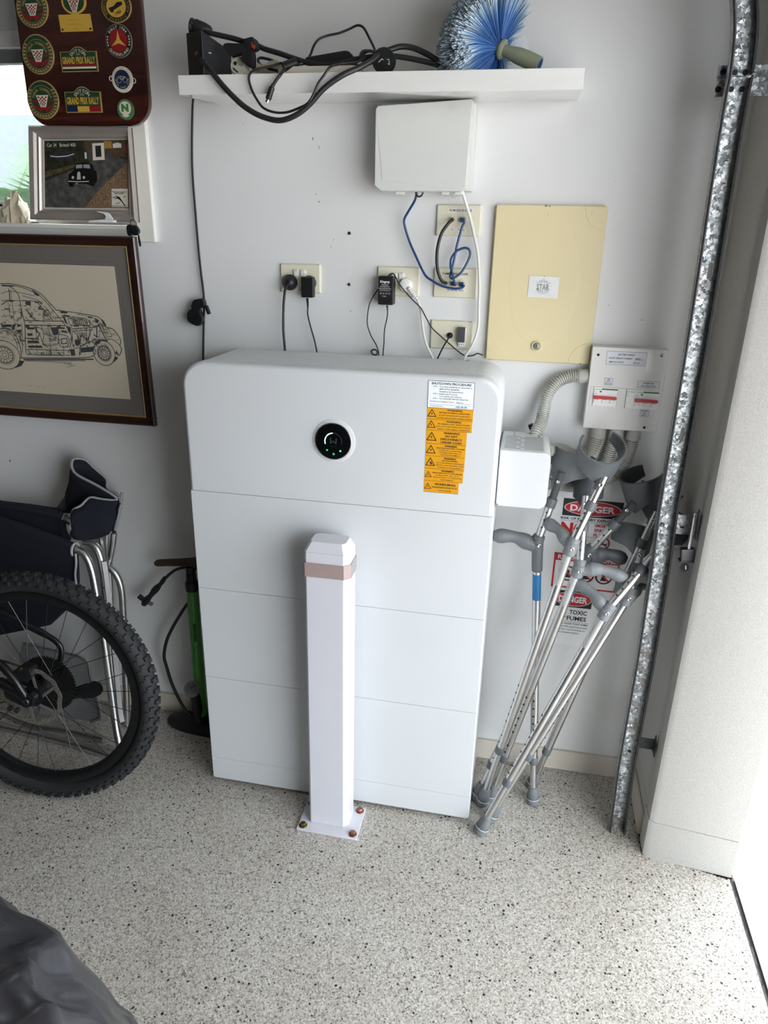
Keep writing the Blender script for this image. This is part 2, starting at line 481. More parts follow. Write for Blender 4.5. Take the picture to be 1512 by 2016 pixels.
# threshold joint and driveway
struct(MB().box(1.5378, 1.556, -6.6, -.35, -.15, -.012).put('trim_1', M_HOLE), 'dark gap at the garage threshold')
rng = random.Random(3)
mb = MB()
for i in range(46):
    y = -.36 - i * .05; w = .002 + rng.random() * .004
    mb.add([(1.5385 + rng.random() * .003, y, -.004), (1.5385 + w + .003, y, -.004), (1.5385 + w + rng.random() * .003, y - .052, -.004), (1.5385, y - .052, -.004)], [(0, 1, 2, 3)])
struct(mb.put('trim_2', mat('crumbling_sealant', '#4a4744', .9, var=.4, scale=90)), 'crumbling dark sealant in the threshold gap')
dr = struct(MB().box(1.555, 14, -16, 12, -.2, -.008).put('driveway', M_CONC), 'pale concrete driveway outside')
struct(MB().box(-14, 1.54, .12, 12, -.3, -.05).put('garden_ground', mat('garden_soil', '#6b6355', .9, var=.2)), 'ground outside the window')

# drilled holes and chips in the wall (dark, with a torn paint collar)
torn = mat('torn_paint_collar', '#c9c8c4', .8, var=.1)
for px, r in (((0.3593,0,1.6475), .0042), ((0.3591,0,1.5155), .0042)):
    c = Vector(px)
    col = [(math.cos(a) * r * (1.7 + .7 * math.sin(a * 3 + c.z * 40)), math.sin(a) * r * (1.5 + .4 * math.cos(a * 2))) for a in [i * PI / 8 for i in range(16)]]
    o = MB().flat([(c.x + a, c.z + b) for a, b in col], wallP(0), .0004).put('torn_collar', torn, wall_back)
    MB().flat(circ(c.x, c.z, r, 14), wallP(0), .0008).put('drill_hole', M_HOLE, wall_back)
mb = MB()
for p, a, b in (((0.2675,0,1.743), .0018, .001), ((0.2757,0,1.7244), .0025, .0015), ((0.3161,0,1.6299), .001, .002), ((0.3089,0,1.6117), .0012, .0018), ((0.0697,0,1.91), .001, .001),
                ((0.1149,0,1.911), .001, .0006), ((0.261,0,1.875), .0014, .004), ((0.2773,0,1.8548), .0008, .005), ((-0.2529,0,1.0977), .0025, .0018), ((-0.8066,0,0.9142), .003, .004),
                ((1.3318,0,1.7396), .001, .001), ((0.3637,0,1.4451), .003, .001), ((1.142,0,1.4525), .0012, .002), ((1.0561,0,1.4862), .0014, .001), ((1.0152,0,1.7852), .0018, .0006)):
    c = Vector(p); mb.flat(circ(c.x, c.z, a, 8, ry=b), wallP(0), .0005)
stuff(mb.put('paint_chips', mat('chipped_paint', '#77756f', .8, var=.3), wall_back))
mb = MB()
for a, b in (((0.3544,0,1.641), (0.3576,0,1.5354)), ((0.3628,0,1.6412), (0.3647,0,1.5423))):
    mb.line([(a[0], a[2]), (b[0], b[2])], wallP(0), .0004, .0016)
mb.put('plaster_drip', mat('white_plaster_drip', '#e6e6e6', .7), wall_back)

# ---------------------------------------------------------------- window
win = bpy.data.objects.new('window_1', None); COL.objects.link(win); struct(win, 'aluminium window with white timber surround behind the plaque')
mb = MB()
mb.box(WX1, -.2015, -.018, 0, 1.612, 2.47)              # right architrave
mb.put('architrave', M_TRIM, win, bevel=.003)
MB().box(WX0 - .055, WX1 + .001, -.026, 0, 1.612, WZ0 - .002).put('apron', M_TRIM, win, bevel=.003)
MB().box(WX0 - .055, WX1 + .001, -.018, 0, WZ1, WZ1 + .055).put('head_architrave', M_TRIM, win, bevel=.003)
MB().box(WX0 - .05, WX1 - .001, -.034, .085, WZ0 - .012, WZ0).put('window_sill', M_TRIM, win, bevel=.002)
mb = MB()
mb.box(WX1 - .03, WX1, .07, .1, WZ0, WZ1); mb.box(WX0, WX0 + .03, .07, .1, WZ0, WZ1); mb.box(WX0, WX1, .07, .1, WZ0, WZ0 + .025); mb.box(WX0, WX1, .07, .1, WZ1 - .03, WZ1)
mb.box(WX0, WX1, .06, .1, 2.11, 2.15)
mb.put('window_frame', mat('window_aluminium', '#d9dbdc', .4, .3), win, bevel=.002)
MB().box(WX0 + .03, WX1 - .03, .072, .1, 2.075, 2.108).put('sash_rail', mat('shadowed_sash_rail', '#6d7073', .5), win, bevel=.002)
glass = mat('window_glass', '#dfe8ea', .03, var=0, alpha=.06)
MB().box(WX0 + .03, WX1 - .03, .084, .088, WZ0 + .025, 2.076).put('pane', glass, win)
MB().box(WX0 + .03, WX1 - .03, .084, .088, 2.15, WZ1 - .03).put('pane', mat('frosted_pane', '#c9cdd0', .5, var=.02), win)
# palm and fence outside
fence = thing('garden_fence', 'tall blue-grey garden fence outside the window', 'fence', (-2, 2.6, -.05))
for i in range(14):
    x = -5.2 + i * .42
    MB().box(x, x + .4, 2.6, 2.63, -.05, 2.3 if i % 2 else 2.32).put('fence_panel', mat('blue_grey_fence', '#70797c', .7), fence, bevel=.004)
palm = thing('palm_plant', 'pale green palm with thin fronds outside the window', 'plant', (-1.85, 1.5, -.05))
MB().tube([(-1.85, 1.5, -.05), (-1.83, 1.5, 1.0), (-1.8, 1.48, 1.62)], [.07, .06, .04], 10).put('stem', mat('palm_stem', '#7b6f58', .8), palm)
fr = mat('palm_frond', '#587550', .6, var=.15)
rng = random.Random(5)
for i in range(24):
    a = rng.uniform(-1.2, 4.3); e = rng.uniform(.0, 1.2); L = rng.uniform(.5, .95)
    o = Vector((-1.8, 1.48, 1.62)); dx = Vector((math.cos(a), math.sin(a) * .5 - .15, e)).normalized()
    mb = MB(); sd = dx.cross(Vector((0, 0, 1))).normalized()
    stem = [o + dx * L * t + Vector((0, 0, -.35 * L * t * t)) for t in [j / 8 for j in range(9)]]
    mb.tube(stem, [.006 - .0005 * j for j in range(9)], 5)
    for j in range(2, 9):
        for q in range(3):
            for s in (-1, 1):
                b = stem[j] - (stem[j] - stem[j - 1]) * (q / 3); tip = b + (dx * .5 + sd * s).normalized() * rng.uniform(.16, .26) + Vector((0, 0, -.03))
                w = (dx * .007)
                mb.add([b - w, b + w, tip, b + Vector((0, 0, .004))], [(0, 1, 2), (0, 2, 3), (1, 3, 2)])
    mb.put('frond', fr, palm)

# grime where the rendered jamb meets the floor
rng = random.Random(9)
mb = MB(); A, B = Vector((1.3125, -.3195, 0)), Vector((1.544, -.3545, 0))
for i in range(70):
    c = A.lerp(B, (i / 69) ** .8); w = .002 + .006 * rng.random() * (.5 + (i / 69) ** 3 * 1.6); h_ = .003 + rng.random() * .004
    mb.flat([(c.x - h_, c.y + .002), (c.x - h_ * .3, c.y - w), (c.x + h_ * .6, c.y - w * rng.uniform(.3, 1.1)), (c.x + h_, c.y + .002)], ((0, 0, 0), (1, 0, 0), (0, 1, 0)), .0006)
A, B = Vector((1.309, -.09, 0)), Vector((1.3135, -.315, 0))
for i in range(46):
    c = A.lerp(B, i / 45); w = .002 + .007 * rng.random()
    mb.flat([(c.x + .002, c.y + .004), (c.x - w, c.y + .002), (c.x - w * rng.random(), c.y - .003), (c.x + .002, c.y - .004)], ((0, 0, 0), (1, 0, 0), (0, 1, 0)), .0006)
stuff(mb.put('floor_grime', mat('brown_grime', '#4e443a', .9, var=.35, scale=140), bpy.data.objects['floor'], smooth=False))

# ================================================================ BATTERY STACK
BX0, BX1, BYF, BYB = -.007, .8115, -.309, -.045
bat = thing('battery_storage_unit', 'tall white home battery stack with round black display standing against the wall', 'battery', (.403, -.18, 0))
FP = wallP(BYF)
# head unit: front cover with rounded top corners
def head_ring(y, ins, z0=.9868, ztop=1.335, rib=0.):
    out = []
    for x, z in rpoly(BX0 + ins, BX1 - ins, z0 + ins * .06, ztop - ins, (.002, .002, .062 - ins, .062 - ins), 10):
        k = max(0., min(1., (z - 1.235) / .03)) * rib
        if k:
            cx = min(max(x, BX0 + .062), BX1 - .062); v = Vector((x - cx, z - (ztop - .062)))
            if v.length > 1e-6: v = v.normalized() * k; x -= v.x; z -= v.y
        out.append((x, y, z))
    return out
mb = MB().loft([head_ring(BYF + (1 - math.sin(a)) * .011, (1 - math.cos(a)) * .011) for a in [PI / 2, PI / 2 * .75, PI / 2 * .5, PI / 2 * .25, 0.]] + [head_ring(-.268, 0)])
cover = mb.put('front_cover', M_BATT, bat, ang=50)
rings = [head_ring(-.268, .003)]
y = -.262
while y < BYB - .018:
    rings += [head_ring(y, .002), head_ring(y + .008, .002), head_ring(y + .0095, .002, rib=.0035), head_ring(y + .0125, .002, rib=.0035)]
    y += .014
rings += [head_ring(BYB - .004, .002), head_ring(BYB, .006)]
MB().loft(rings).put('ribbed_housing', M_BATT, bat, ang=25)
# joints across the ribbed top
mb = MB()
for x in (.066, .738): mb.box(x, x + .0022, -.262, BYB, 1.325, 1.3325)
stuff(mb.put('top_joint', M_DGREY, bat))
for x, z, y in ((.066, 1.333, -.262), (.066, 1.333, BYB + .004), (.155, 1.331, -.2655), (.590, 1.331, -.2655), (.738, 1.333, BYB + .004), (.738, 1.333, -.262)):
    MB().box(x - .004, x + .004, y - .002, y + .002, z - .004, z + .001).put('top_clip', M_WHITE, bat)
for x in (.655, .705):
    MB().loft([[(x, BYB + .002, zz), (x + .002, BYB + .002, zz), (x - .004, BYB - .02, zz), (x - .006, BYB - .02, zz)] for zz in (1.33, 1.3335)]).put('top_notch', M_DGREY, bat)
MB().box(BX1 - .003, BX1 - .0014, -.26, -.252, 1.2, 1.235).put('side_slot', M_HOLE, bat)
# three battery modules and a plinth
for i, (z0, z1) in enumerate(((.6918, .9862), (.3931, .6909), (.0945, .3922))):
    mb = MB().loft([[(x, BYF + d, z) for x, z in rpoly(BX0 + n, BX1 - n, z0 + n * .06, z1 - n * .06, .0008, 2)] for d, n in ((0, .0032), (.001, .0014), (.0032, 0))] + [[(x, BYB, z) for x, z in rpoly(BX0, BX1, z0, z1, .0012, 2)]])
    mb.put('battery_module', M_BATT, bat, ang=50)
mb = MB().loft([[(x, BYF + d, z) for x, z in rpoly(BX0 + n, BX1 - n, .014, .0939, (.006, .006, .0012, .0012), 3)] for d, n in ((0, .0032), (.001, .0014), (.0032, 0))] + [[(x, BYB, z) for x, z in rpoly(BX0, BX1, .014, .0939, (.006, .006, .0012, .0012), 3)]])
mb.put('base_plinth', M_BATT, bat, ang=50)
for x in (.06, .74):
    for y in (-.27, -.08): MB().lathe([(.018, 0), (.018, .014)], (x, y, 0), (0, 0, 1), 12).put('foot', M_CHAR, bat)
MB().box(.01, BX1 - .01, BYF + .012, BYB, .092, .99).put('core', M_GREYBOX, bat)
# round display
DC = Vector((0.3983,-0.309,1.1544)); DPc = ((DC.x, BYF, DC.z), (1, 0, 0), (0, 0, 1))
MB().lathe([(.0565, .001), (.0555, -.0012), (.0475, -.0032), (.0468, -.0032)], (DC.x, BYF, DC.z), (0, 1, 0), 64, cap=False).put('display_surround', M_BATT, bat)
dsp = MB().lathe([(.0468, .001), (.0468, -.0055), (.0452, -.0072), (.0, -.0072)], (DC.x, BYF, DC.z), (0, 1, 0), 64).put('display', mat('black_glass_display', '#050708', .12, var=0, coat=.5), bat, ang=30)
MB().lathe([(.0474, -.0052), (.0476, -.0062), (.0462, -.0068), (.0450, -.0070)], (DC.x, BYF, DC.z), (0, 1, 0), 64, cap=False).put('chrome_rim', M_STEEL, dsp)
def arcband(mb, P, r0, r1, a0, a1, d, n=14):
    return mb.flat([(r0 * math.cos(a0 + (a1 - a0) * i / n), r0 * math.sin(a0 + (a1 - a0) * i / n)) for i in range(n + 1)] +
                   [(r1 * math.cos(a1 + (a0 - a1) * i / n), r1 * math.sin(a1 + (a0 - a1) * i / n)) for i in range(n + 1)], P, d)
glow = mat('green_led', '#b8f5d2', .5, var=0, emit=.26)
glow2 = mat('green_icon_led', '#4fc98a', .5, var=0, emit=.16)
R = math.radians
mb = MB(); arcband(mb, DPc, .0205, .0231, R(93), R(142), .0076); arcband(mb, DPc, .0205, .0231, R(146), R(199), .0076)
mb.put('lit_arc', glow, dsp)
mb = MB(); arcband(mb, DPc, .0215, .0228, R(88), R(38), .0076); arcband(mb, DPc, .0215, .0228, R(33), R(-18), .0076)
logo = mat('dim_logo_grey', '#3c3f45', .4)
u = .0017
mb.line([(-.0075, .008), (-.007, -.005), (.0, .0012), (.0072, -.005), (.0076, .008)], DPc, .0076, .0026)
text(mb, 'wattsonic', DPc, 0, -.0125, .0018, w=.017, d=.0076)
mb.put('emblem', logo, dsp)
mb = MB()
mb.flat([(-.0185, -.0215), (-.014, -.0215), (-.0145, -.0245), (-.0162, -.0255), (-.018, -.0245)], DPc, .0076)
mb.flat(circ(.0185, -.0235, .0026, 12), DPc, .0076)
arcband(mb, ((DC.x + .001, BYF, DC.z - .0325), (1, 0, 0), (0, 0, 1)), .0016, .0027, 0, 2 * PI, .0076)
mb.put('status_icon', glow2, dsp)

# stickers
def hazard(mb, P, cu, cv, s, big=False):
    t = [(cu, cv + s * .58), (cu - s * .6, cv - s * .46), (cu + s * .6, cv - s * .46)]
    mb.line(t, P, .0009, s * .10, True)
    mb.flat([(cu + .03 * s, cv + .22 * s), (cu - .13 * s, cv - .10 * s), (cu - .01 * s, cv - .08 * s), (cu - .06 * s, cv - .32 * s), (cu + .13 * s, cv + .02 * s), (cu + .02 * s, cv + .01 * s)], P, .0009)
    if big: mb.flat([(cu + .1 * s, cv + .16 * s), (cu + .05 * s, cv - .3 * s), (cu + .34 * s, cv - .32 * s), (cu + .2 * s, cv - .1 * s)], P, .0009)
def sticker(name, P, x0, x1, z0, z1, m, parent, label, edge=True, th=.0005):
    o = MB().prism([(x0, z0), (x1, z0), (x1, z1), (x0, z1)], P, .0001, th).put(name, m, parent, label, smooth=False)
    return o
SX = (0.631,-0.309,1.2893)[0]
SX0 = .565
rows = [(0.7448,-0.309,1.3241), (0.7443,-0.309,1.2588)]
z = [(0.6321,-0.309,1.3215)[2], (0.6333,-0.309,1.2564)[2], (0.6327,-0.309,1.2282)[2], (0.633,-0.309,1.2007)[2], (0.6325,-0.309,1.1667)[2], (0.6326,-0.309,1.1351)[2], (0.6327,-0.309,1.1023)[2], (0.6334,-0.309,1.0702)[2], (0.634,-0.309,1.0399)[2]]
xr = [(0.744,-0.309,1.2901)[0], (0.7446,-0.309,1.2346)[0], (0.7436,-0.309,1.2132)[0], (0.7325,-0.309,1.1832)[0], (0.732,-0.309,1.151)[0], (0.7315,-0.309,1.1184)[0], (0.7298,-0.309,1.0852)[0], (0.7204,-0.309,1.0509)[0]]
x0 = (0.6331,-0.309,1.1822)[0]
st = sticker('shutdown_sticker', FP, x0, xr[0], z[1], z[0], M_PAPER, bat, 'white shutdown procedure sticker with a blue-black edge')
w = xr[0] - x0; h = z[0] - z[1]
mb = MB().line([(x0, z[1]), (xr[0], z[1]), (xr[0], z[0]), (x0, z[0])], FP, .0008, .0009, True)
cx = (x0 + xr[0]) / 2
text(mb, 'SHUTDOWN PROCEDURE', FP, cx, z[0] - h * .09, h * .085, w=w * .86, bold=.022, d=.0008)
for i, (a, b) in enumerate((('STEP 1.', 'Turn off the INVERTER AC ISOLATOR or'), ('', 'MAIN SWITCH (INVERTER)'), ('', 'located in the Switchboard'), ('STEP 2.', 'Isolate the PV Array'), ('', 'Turn off the DC Isolators'), ('STEP 3.', 'Turn off the BATTERY DC ISOLATOR'))):
    v = z[0] - h * (.205 + .088 * i)
    if a: text(mb, a, FP, x0 + w * .11, v, h * .045, w=w * .11, align='L', d=.0008)
    text(mb, b, FP, x0 + w * .25, v, h * .048, w=w * .0195 * len(b), align='L', bold=.01, d=.0008)
text(mb, 'Manufacturer/Supplier Name:', FP, x0 + w * .05, z[0] - h * .755, h * .045, w=w * .53, align='L', d=.0008)
mb.line([(x0 + w * .60, z[0] - h * .80), (x0 + w * .96, z[0] - h * .80)], FP, .0008, .0004)
text(mb, 'Solarcom', FP, x0 + w * .7, z[0] - h * .755, h * .05, d=.0008)
mb.line([(x0 + w * .05, z[0] - h * .865), (x0 + w * .96, z[0] - h * .865)], FP, .0008, .0004)
text(mb, 'Contact Number:', FP, x0 + w * .05, z[0] - h * .925, h * .045, w=w * .3, align='L', d=.0008)
text(mb, '1300 140 140', FP, x0 + w * .74, z[0] - h * .92, h * .05, w=w * .24, d=.0008, bold=.02)
mb.line([(x0 + w * .60, z[0] - h * .965), (x0 + w * .96, z[0] - h * .965)], FP, .0008, .0004)
mb.put('lettering', M_INK, st)
ws = [(1, 2, ['WARNING', 'BATTERY SYSTEM D.C. ISOLATORS', 'DO NOT DE-ENERGISE THE BATTERY', 'SYSTEM AND BATTERY SYSTEM CABLING'], .0165),
      (2, 3, ['WARNING', 'PV ARRAY D.C. ISOLATORS', 'DO NOT DE-ENERGISE THE PV', 'ARRAY AND ARRAY CABLINGS'], .016),
      (3, 4, ['WARNING', 'DO NOT', 'DISCONNECT', 'UNDER LOAD'], .019),
      (4, 5, ['WARNING', 'MULTIPLE BATTERY SYSTEMS', 'TURN OFF ALL BATTERY', 'SYSTEM ISOLATORS TO', 'ISOLATE EQUIPMENT'], .0185),
      (5, 6, ['WARNING', 'ARC FLASH HAZARD', 'ARC FLASH HAZARD APPROPRIATE', 'PPE AND TOOLS REQUIRED WHILE', 'WORKING ON THIS EQUIPMENT'], .0185),
      (6, 7, ['WARNING', 'MULTIPLE D.C. SOURCES', 'TURN OFF ALL D.C.', 'ISOLATORS TO ISOLATE', 'EQUIPMENT'], .0135),
      (7, 8, ['WARNING', 'HAZARDOUS D.C.', 'VOLTAGE'], .0135)]
for a, b, lines, ts in ws:
    X1 = xr[a] if a != 1 else xr[1]; zt, zb = z[a], z[b]; hh = zt - zb; ww = X1 - x0
    st = sticker('warning_sticker', FP, x0, X1, zb + .0002, zt - .0002, M_YEL, bat, 'yellow warning sticker reading ' + (lines[1] if len(lines) > 3 else 'hazardous d.c. voltage').lower())
    mb = MB().line([(x0, zb), (X1, zb)], FP, .0009, .0006)
    hazard(mb, FP, x0 + ts * .72, (zt + zb) / 2, ts, a == 5)
    cx = x0 + ts * 1.35 + (ww - ts * 1.35) / 2; mw = (ww - ts * 1.45)
    n = len(lines); H1 = hh * (.17 if n > 3 else .26)
    for i, t in enumerate(lines):
        f = (.16 + .23 * i) if n == 4 else ((.14 + .18 * i) if n == 5 else (.26 + .27 * i))
        big = i == 0 or a == 3
        wd = mw * ((.42 if a not in (3, 7) else .55 if a == 3 else .78) if i == 0 else min(.97, len(t) / max(len(q) for q in lines[1:]) * .96))
        if a == 3 and i: wd = mw * (.42, .74, .73)[i - 1]
        text(mb, t, FP, cx, zt - hh * f, hh * ((.15 if a != 7 else .2) if big else (.098 if n == 4 else .085 if n == 5 else .13)), w=wd, bold=.025 if big or i == 1 else .005, d=.0009)
    mb.put('lettering', M_INK, st)

# ---------------------------------------------------------------- gateway box on the battery's right side
gx0, gx1, gyf, gyb, gz0, gz1 = .814, .9395, -.272, -.078, 1.004, 1.153
gw = thing('cable_junction_box', 'white vented junction box fixed to the right side of the battery', 'junction box', (.874, gyb, gz0))
mb = MB().loft([[(x, gyf + d, zz) for x, zz in rpoly(gx0 + n, gx1 - n, gz0 + n, gz1 - n, (.003, .022 - n, .02 - n, .003), 8)] for d, n in ((0, .004), (.0012, .0015), (.004, 0))] +
             [[(x, gyb, zz) for x, zz in rpoly(gx0, gx1, gz0, gz1, (.003, .022, .02, .003), 8)]])
gbody = mb.put('body', mat('soft_white_box_plastic', '#cfd1d3', .4, var=.01), gw, ang=50)
mb = MB()
for r in range(9):
    yy = -.25 + r * .0145; s = (r % 2) * .014
    segs = ((0., .43 - .12 * (r % 3 == 1)), (.5 - .12 * (r % 3 == 1), 1.))
    for a, b in segs:
        mb.box(.823 + a * .097, .823 + b * .097, yy, yy + .0055, gz1 - .003, gz1 + .0003)
stuff(mb.put('vent_slots', mat('vent_shadow_grey', '#8d9093', .7), gw))
mb = MB(); mb.box(.843, .8445, -.118, -.084, gz1 - .002, gz1 + .0003); mb.box(.9085, .911, -.125, -.098, gz1 - .002, gz1 + .0003); mb.box(.843, .850, -.119, -.1175, gz1 - .002, gz1 + .0003)
stuff(mb.put('lid_joint', M_DGREY, gw))
MB().box(.8116, .8145, gyf + .006, gyb, gz0, gz1 - .002).put('gasket', M_DGREY, gw)
mb = MB().box(.8125, .8205, gyf - .001, gyf + .01, 1.0, 1.0105); mb.box(.8145, .8185, gyf - .003, gyf, 1.002, 1.0085)
mb.put('hinge', mat('zinc_hinge', '#a9a9a2', .4, .7), gw)

# ---------------------------------------------------------------- bollard
bo = thing('safety_bollard', 'white square steel bollard bolted to the floor in front of the battery', 'bollard', (.408, -.39, 0))
MB().prism(rpoly(.317, .4995, -.4515, -.328, .0015, 2), ((0, 0, 0), (1, 0, 0), (0, 1, 0)), 0, .0075).put('base_plate', M_BOLL, bo, bevel=.0012)
ox0, ox1, oy0, oy1 = .3465, .4655, -.4185, -.3335
def oct_(n, z, c=.0145):
    a0, a1, b0, b1 = ox0 + n, ox1 - n, oy0 + n, oy1 - n; c = max(c - n * .4, .004)
    return [(a0 + .006, b0, z), (a1 - c, b0, z), (a1, b0 + c, z), (a1, b1 - c, z), (a1 - c, b1, z), (a0 + c, b1, z), (a0, b1 - c, z), (a0, b0 + .006 + n * .5, z)]
MB().loft([oct_(0, .0075), oct_(0, .8885)]).put('post', M_BOLL, bo, bevel=.0018)
MB().loft([oct_(-.0005, .8887), oct_(.001, .892), oct_(.0115, .9125), oct_(.0135, .9142)]).put('cap', M_BOLL, bo, bevel=.001)
MB().loft([oct_(-.0028, .8215), oct_(-.0028, .8600)]).put('reflective_band', mat('pinkish_reflective_band', '#a08d89', .35, var=.03, spec=.6), bo)
MB().box(ox1 + .0027, ox1 + .0031, oy0 + .016, oy1 - .016, .8216, .8599).put('band_end', mat('grey_reflective_band', '#8e8f90', .35), bo)
for (bx, by), m, nm in (((.3335, -.4355), M_BRASS, 'brass coloured bolt'), ((.4845, -.4365), M_COPPER, 'copper coloured bolt'), ((.4845, -.3435), M_COPPER, 'copper coloured bolt'), ((.3335, -.3435), M_DSTEEL, 'dark bolt')):
    mb = MB().lathe([(.0122, .0075), (.0122, .0092), (.0115, .0098)], (bx, by, 0), (0, 0, 1), 20)
    a0 = random.random()
    mb.loft([[(bx + r * math.cos(a0 + k * PI / 3), by + r * math.sin(a0 + k * PI / 3), zz) for k in range(6)] for r, zz in ((.0096, .0098), (.0096, .0155), (.0075, .0175))])
    mb.put('bolt', m, bo, nm, ang=25)

# ---------------------------------------------------------------- shelf
sh = MB()
sh.loft([[(x, 0, 1.9557), (x, -.239, 1.9385), (x, -.239, 1.9785), (x, 0, 1.9957)] for x in (.0098, .9235)])
shelf = tag(sh.put('wall_shelf', wood_material('white_painted_timber', '#e9e9e6', '#e4e4e0', '#dededb', 3., .3, 1.), bevel=.001), 'white timber shelf fixed to the wall under the blue duster', 'shelf')
# ---------------------------------------------------------------- network box
nb = thing('network_wall_box', 'light grey plastic network box hung upside down under the shelf', 'network box', (.565, 0, 1.75))
NX0, NX1, NZ0, NZ1, NYF = .4435, .682, 1.747, 1.949, -.082
MB().box(NX0 + .008, NX1 + .004, -.05, -.001, NZ0 + .004, 1.946).put('back_housing', M_GREYBOX, nb, bevel=.004)
q = [(NX0, NZ0 + .012), (NX0 + .016, NZ0), (NX1 - .02, NZ0 + .001), (NX1 - .008, NZ0 + .008), (NX1 - .002, NZ1 - .004), (NX1 - .006, NZ1), (NX0 + .006, NZ1 - .012), (NX0, NZ1 - .018)]
mb = MB()
mb.loft([[(x, -.045, zz) for x, zz in q], [(x, NYF + .006, zz) for x, zz in q], [(x + (.565 - x) * .012, NYF, zz + (1.85 - zz) * .012) for x, zz in q]])
cov = mb.put('cover', M_GREYBOX, nb, bevel=.0015)
# folded facet on the cover's left and lower sides
FA = ((0, NYF, 0), (1, 0, 0), (0, 0, 1))
mb = MB()
p0, p1, p2, p3, p4 = (NX0 + .003, NZ1 - .03), (NX0 + .021, NZ0 + .028), (NX0 + .003, NZ0 + .014), (NX1 - .03, NZ0 + .004), (NX0 + .02, NZ0 + .003)
mb.add([(p0[0], NYF - .0002, p0[1]), (p2[0], NYF + .006, p2[1]), (p1[0], NYF - .0008, p1[1]), (p4[0], NYF + .005, p4[1]), (p3[0], NYF - .0002, p3[1]), (NX1 - .06, NYF - .0004, NZ0 + .018)], [(0, 1, 2), (2, 1, 3), (2, 3, 4, 5)])
mb.add([(p0[0], NYF - .0002, p0[1]), (p1[0], NYF - .0008, p1[1]), (NX1 - .06, NYF - .0004, NZ0 + .018), (NX1 - .01, NYF - .0002, NZ0 + .05), (NX1 - .006, NYF - .0002, NZ1 - .01)], [(0, 1, 2, 3, 4)])
mb.put('facet', M_GREYBOX, cov, smooth=False)
mb = MB(); FA2 = ((.633, NYF - .0012, 1.918), (-1, 0, 0), (0, 0, -1))
emb = mat('embossed_plastic', '#dcded9', .4)
mb2 = MB()
text(mb2, 'nbn', ((.633, NYF - .0012, 1.914), (-1, 0, 0), (0, 0, -1)), 0, 0, .013, w=.024, bold=.0, d=-.0004)
for i in range(3): mb2.line(circ(.633 + (.014 - .008 * i) * .6, 1.932 + .003 * (i % 2), .006, 14), ((0, NYF, 0), (1, 0, 0), (0, 0, 1)), .0014, .0006, True)
mb2.put('embossed_logo', emb, cov)
# upper lid, front edge sloping above the gap
for x in (.505, .622, .655): MB().box(x - .009, x + .009, -.066, -.03, NZ0 - .006, NZ0 + .004).put('latch', M_GREYBOX, nb, bevel=.001)
MB().tube([(.555 + .009 * math.cos(a), -.055, NZ0 + .001 - .011 * math.sin(a)) for a in [i * PI / 10 for i in range(11)]], .0022, 8).put('cable_grommet', M_BLACK, nb)
MB().tube([(.643 + .004 * math.cos(a), -.06, NZ0 - .003 - .009 * math.sin(a)) for a in [i * PI / 8 for i in range(9)]], .001, 6).put('release_loop', M_CLEAR, nb)

# ================================================================ METER PANEL
mp_ = thing('meter_cupboard', 'large cream plastic cupboard door with a round key lock and white star sticker', 'cupboard', (.886, 0, 1.334))
mx0, mx1, mz0, mz1, my = .7475, 1.0235, 1.333, 1.7235, -.016
MB().prism(rpoly(mx0 + .004, mx1 - .004, mz0 + .004, mz1 - .004, .01), wallP(0), .0005, .012).put('frame', M_CREAM, mp_, bevel=.001)
mb = MB().loft([[(x, y, zz) for x, zz in rpoly(mx0 + n, mx1 - n, mz0 + n, mz1 - n, .012)] for n, y in ((0, -.006), (0, my + .003), (.001, my + .001), (.003, my))])
door = mb.put('door', M_CREAM, mp_, ang=50)
MP = wallP(my)
# raised oval and quarter-round corner pads
oval = MB().loft([[(x, my - d, zz) for x, zz in circ(.884, 1.535, .095 - n, 48, ry=.165 - n)] for n, d in ((0, -.0004), (.006, .0002), (.016, .0004))]).put('raised_oval', M_CREAM, door, ang=60)
for cx, cz, sx, sz in ((mx0, mz1, 1, -1), (mx1, mz1, -1, -1), (mx0, mz0, 1, 1), (mx1, mz0, -1, 1)):
    rr = .05
    pts = [(cx + sx * .0022, cz + sz * .0022)] + [(cx + sx * (.005 + rr * math.cos(a)) , cz + sz * (.005 + rr * math.sin(a))) for a in [i * PI / 20 for i in range(11)]]
    pts[1] = (pts[1][0], cz + sz * .0022); pts[-1] = (cx + sx * .0022, pts[-1][1])
    MB().prism(pts, MP, -.0005, .0010).put('corner_pad', M_CREAM, door, bevel=.0006)
lx, lz = (0.8809,-0.016,1.3758)[0], (0.8809,-0.016,1.3758)[2]
lk = MB().lathe([(.0135, 0), (.0132, -.004), (.0118, -.0055), (.0098, -.005), (.0098, 0)], (lx, my, lz), (0, 1, 0), 32).put('lock', M_CREAM, door)
MB().lathe([(.0092, -.002), (.0090, -.0058), (.0082, -.0062), (.0, -.0062)], (lx, my, lz), (0, 1, 0), 24).put('key_barrel', mat('worn_lock_zinc', '#8c8c88', .5, .7), door)
MB().box(lx - .0009, lx + .0009, my - .0068, my - .005, lz - .0042, lz + .0042).put('keyhole', M_HOLE, door)
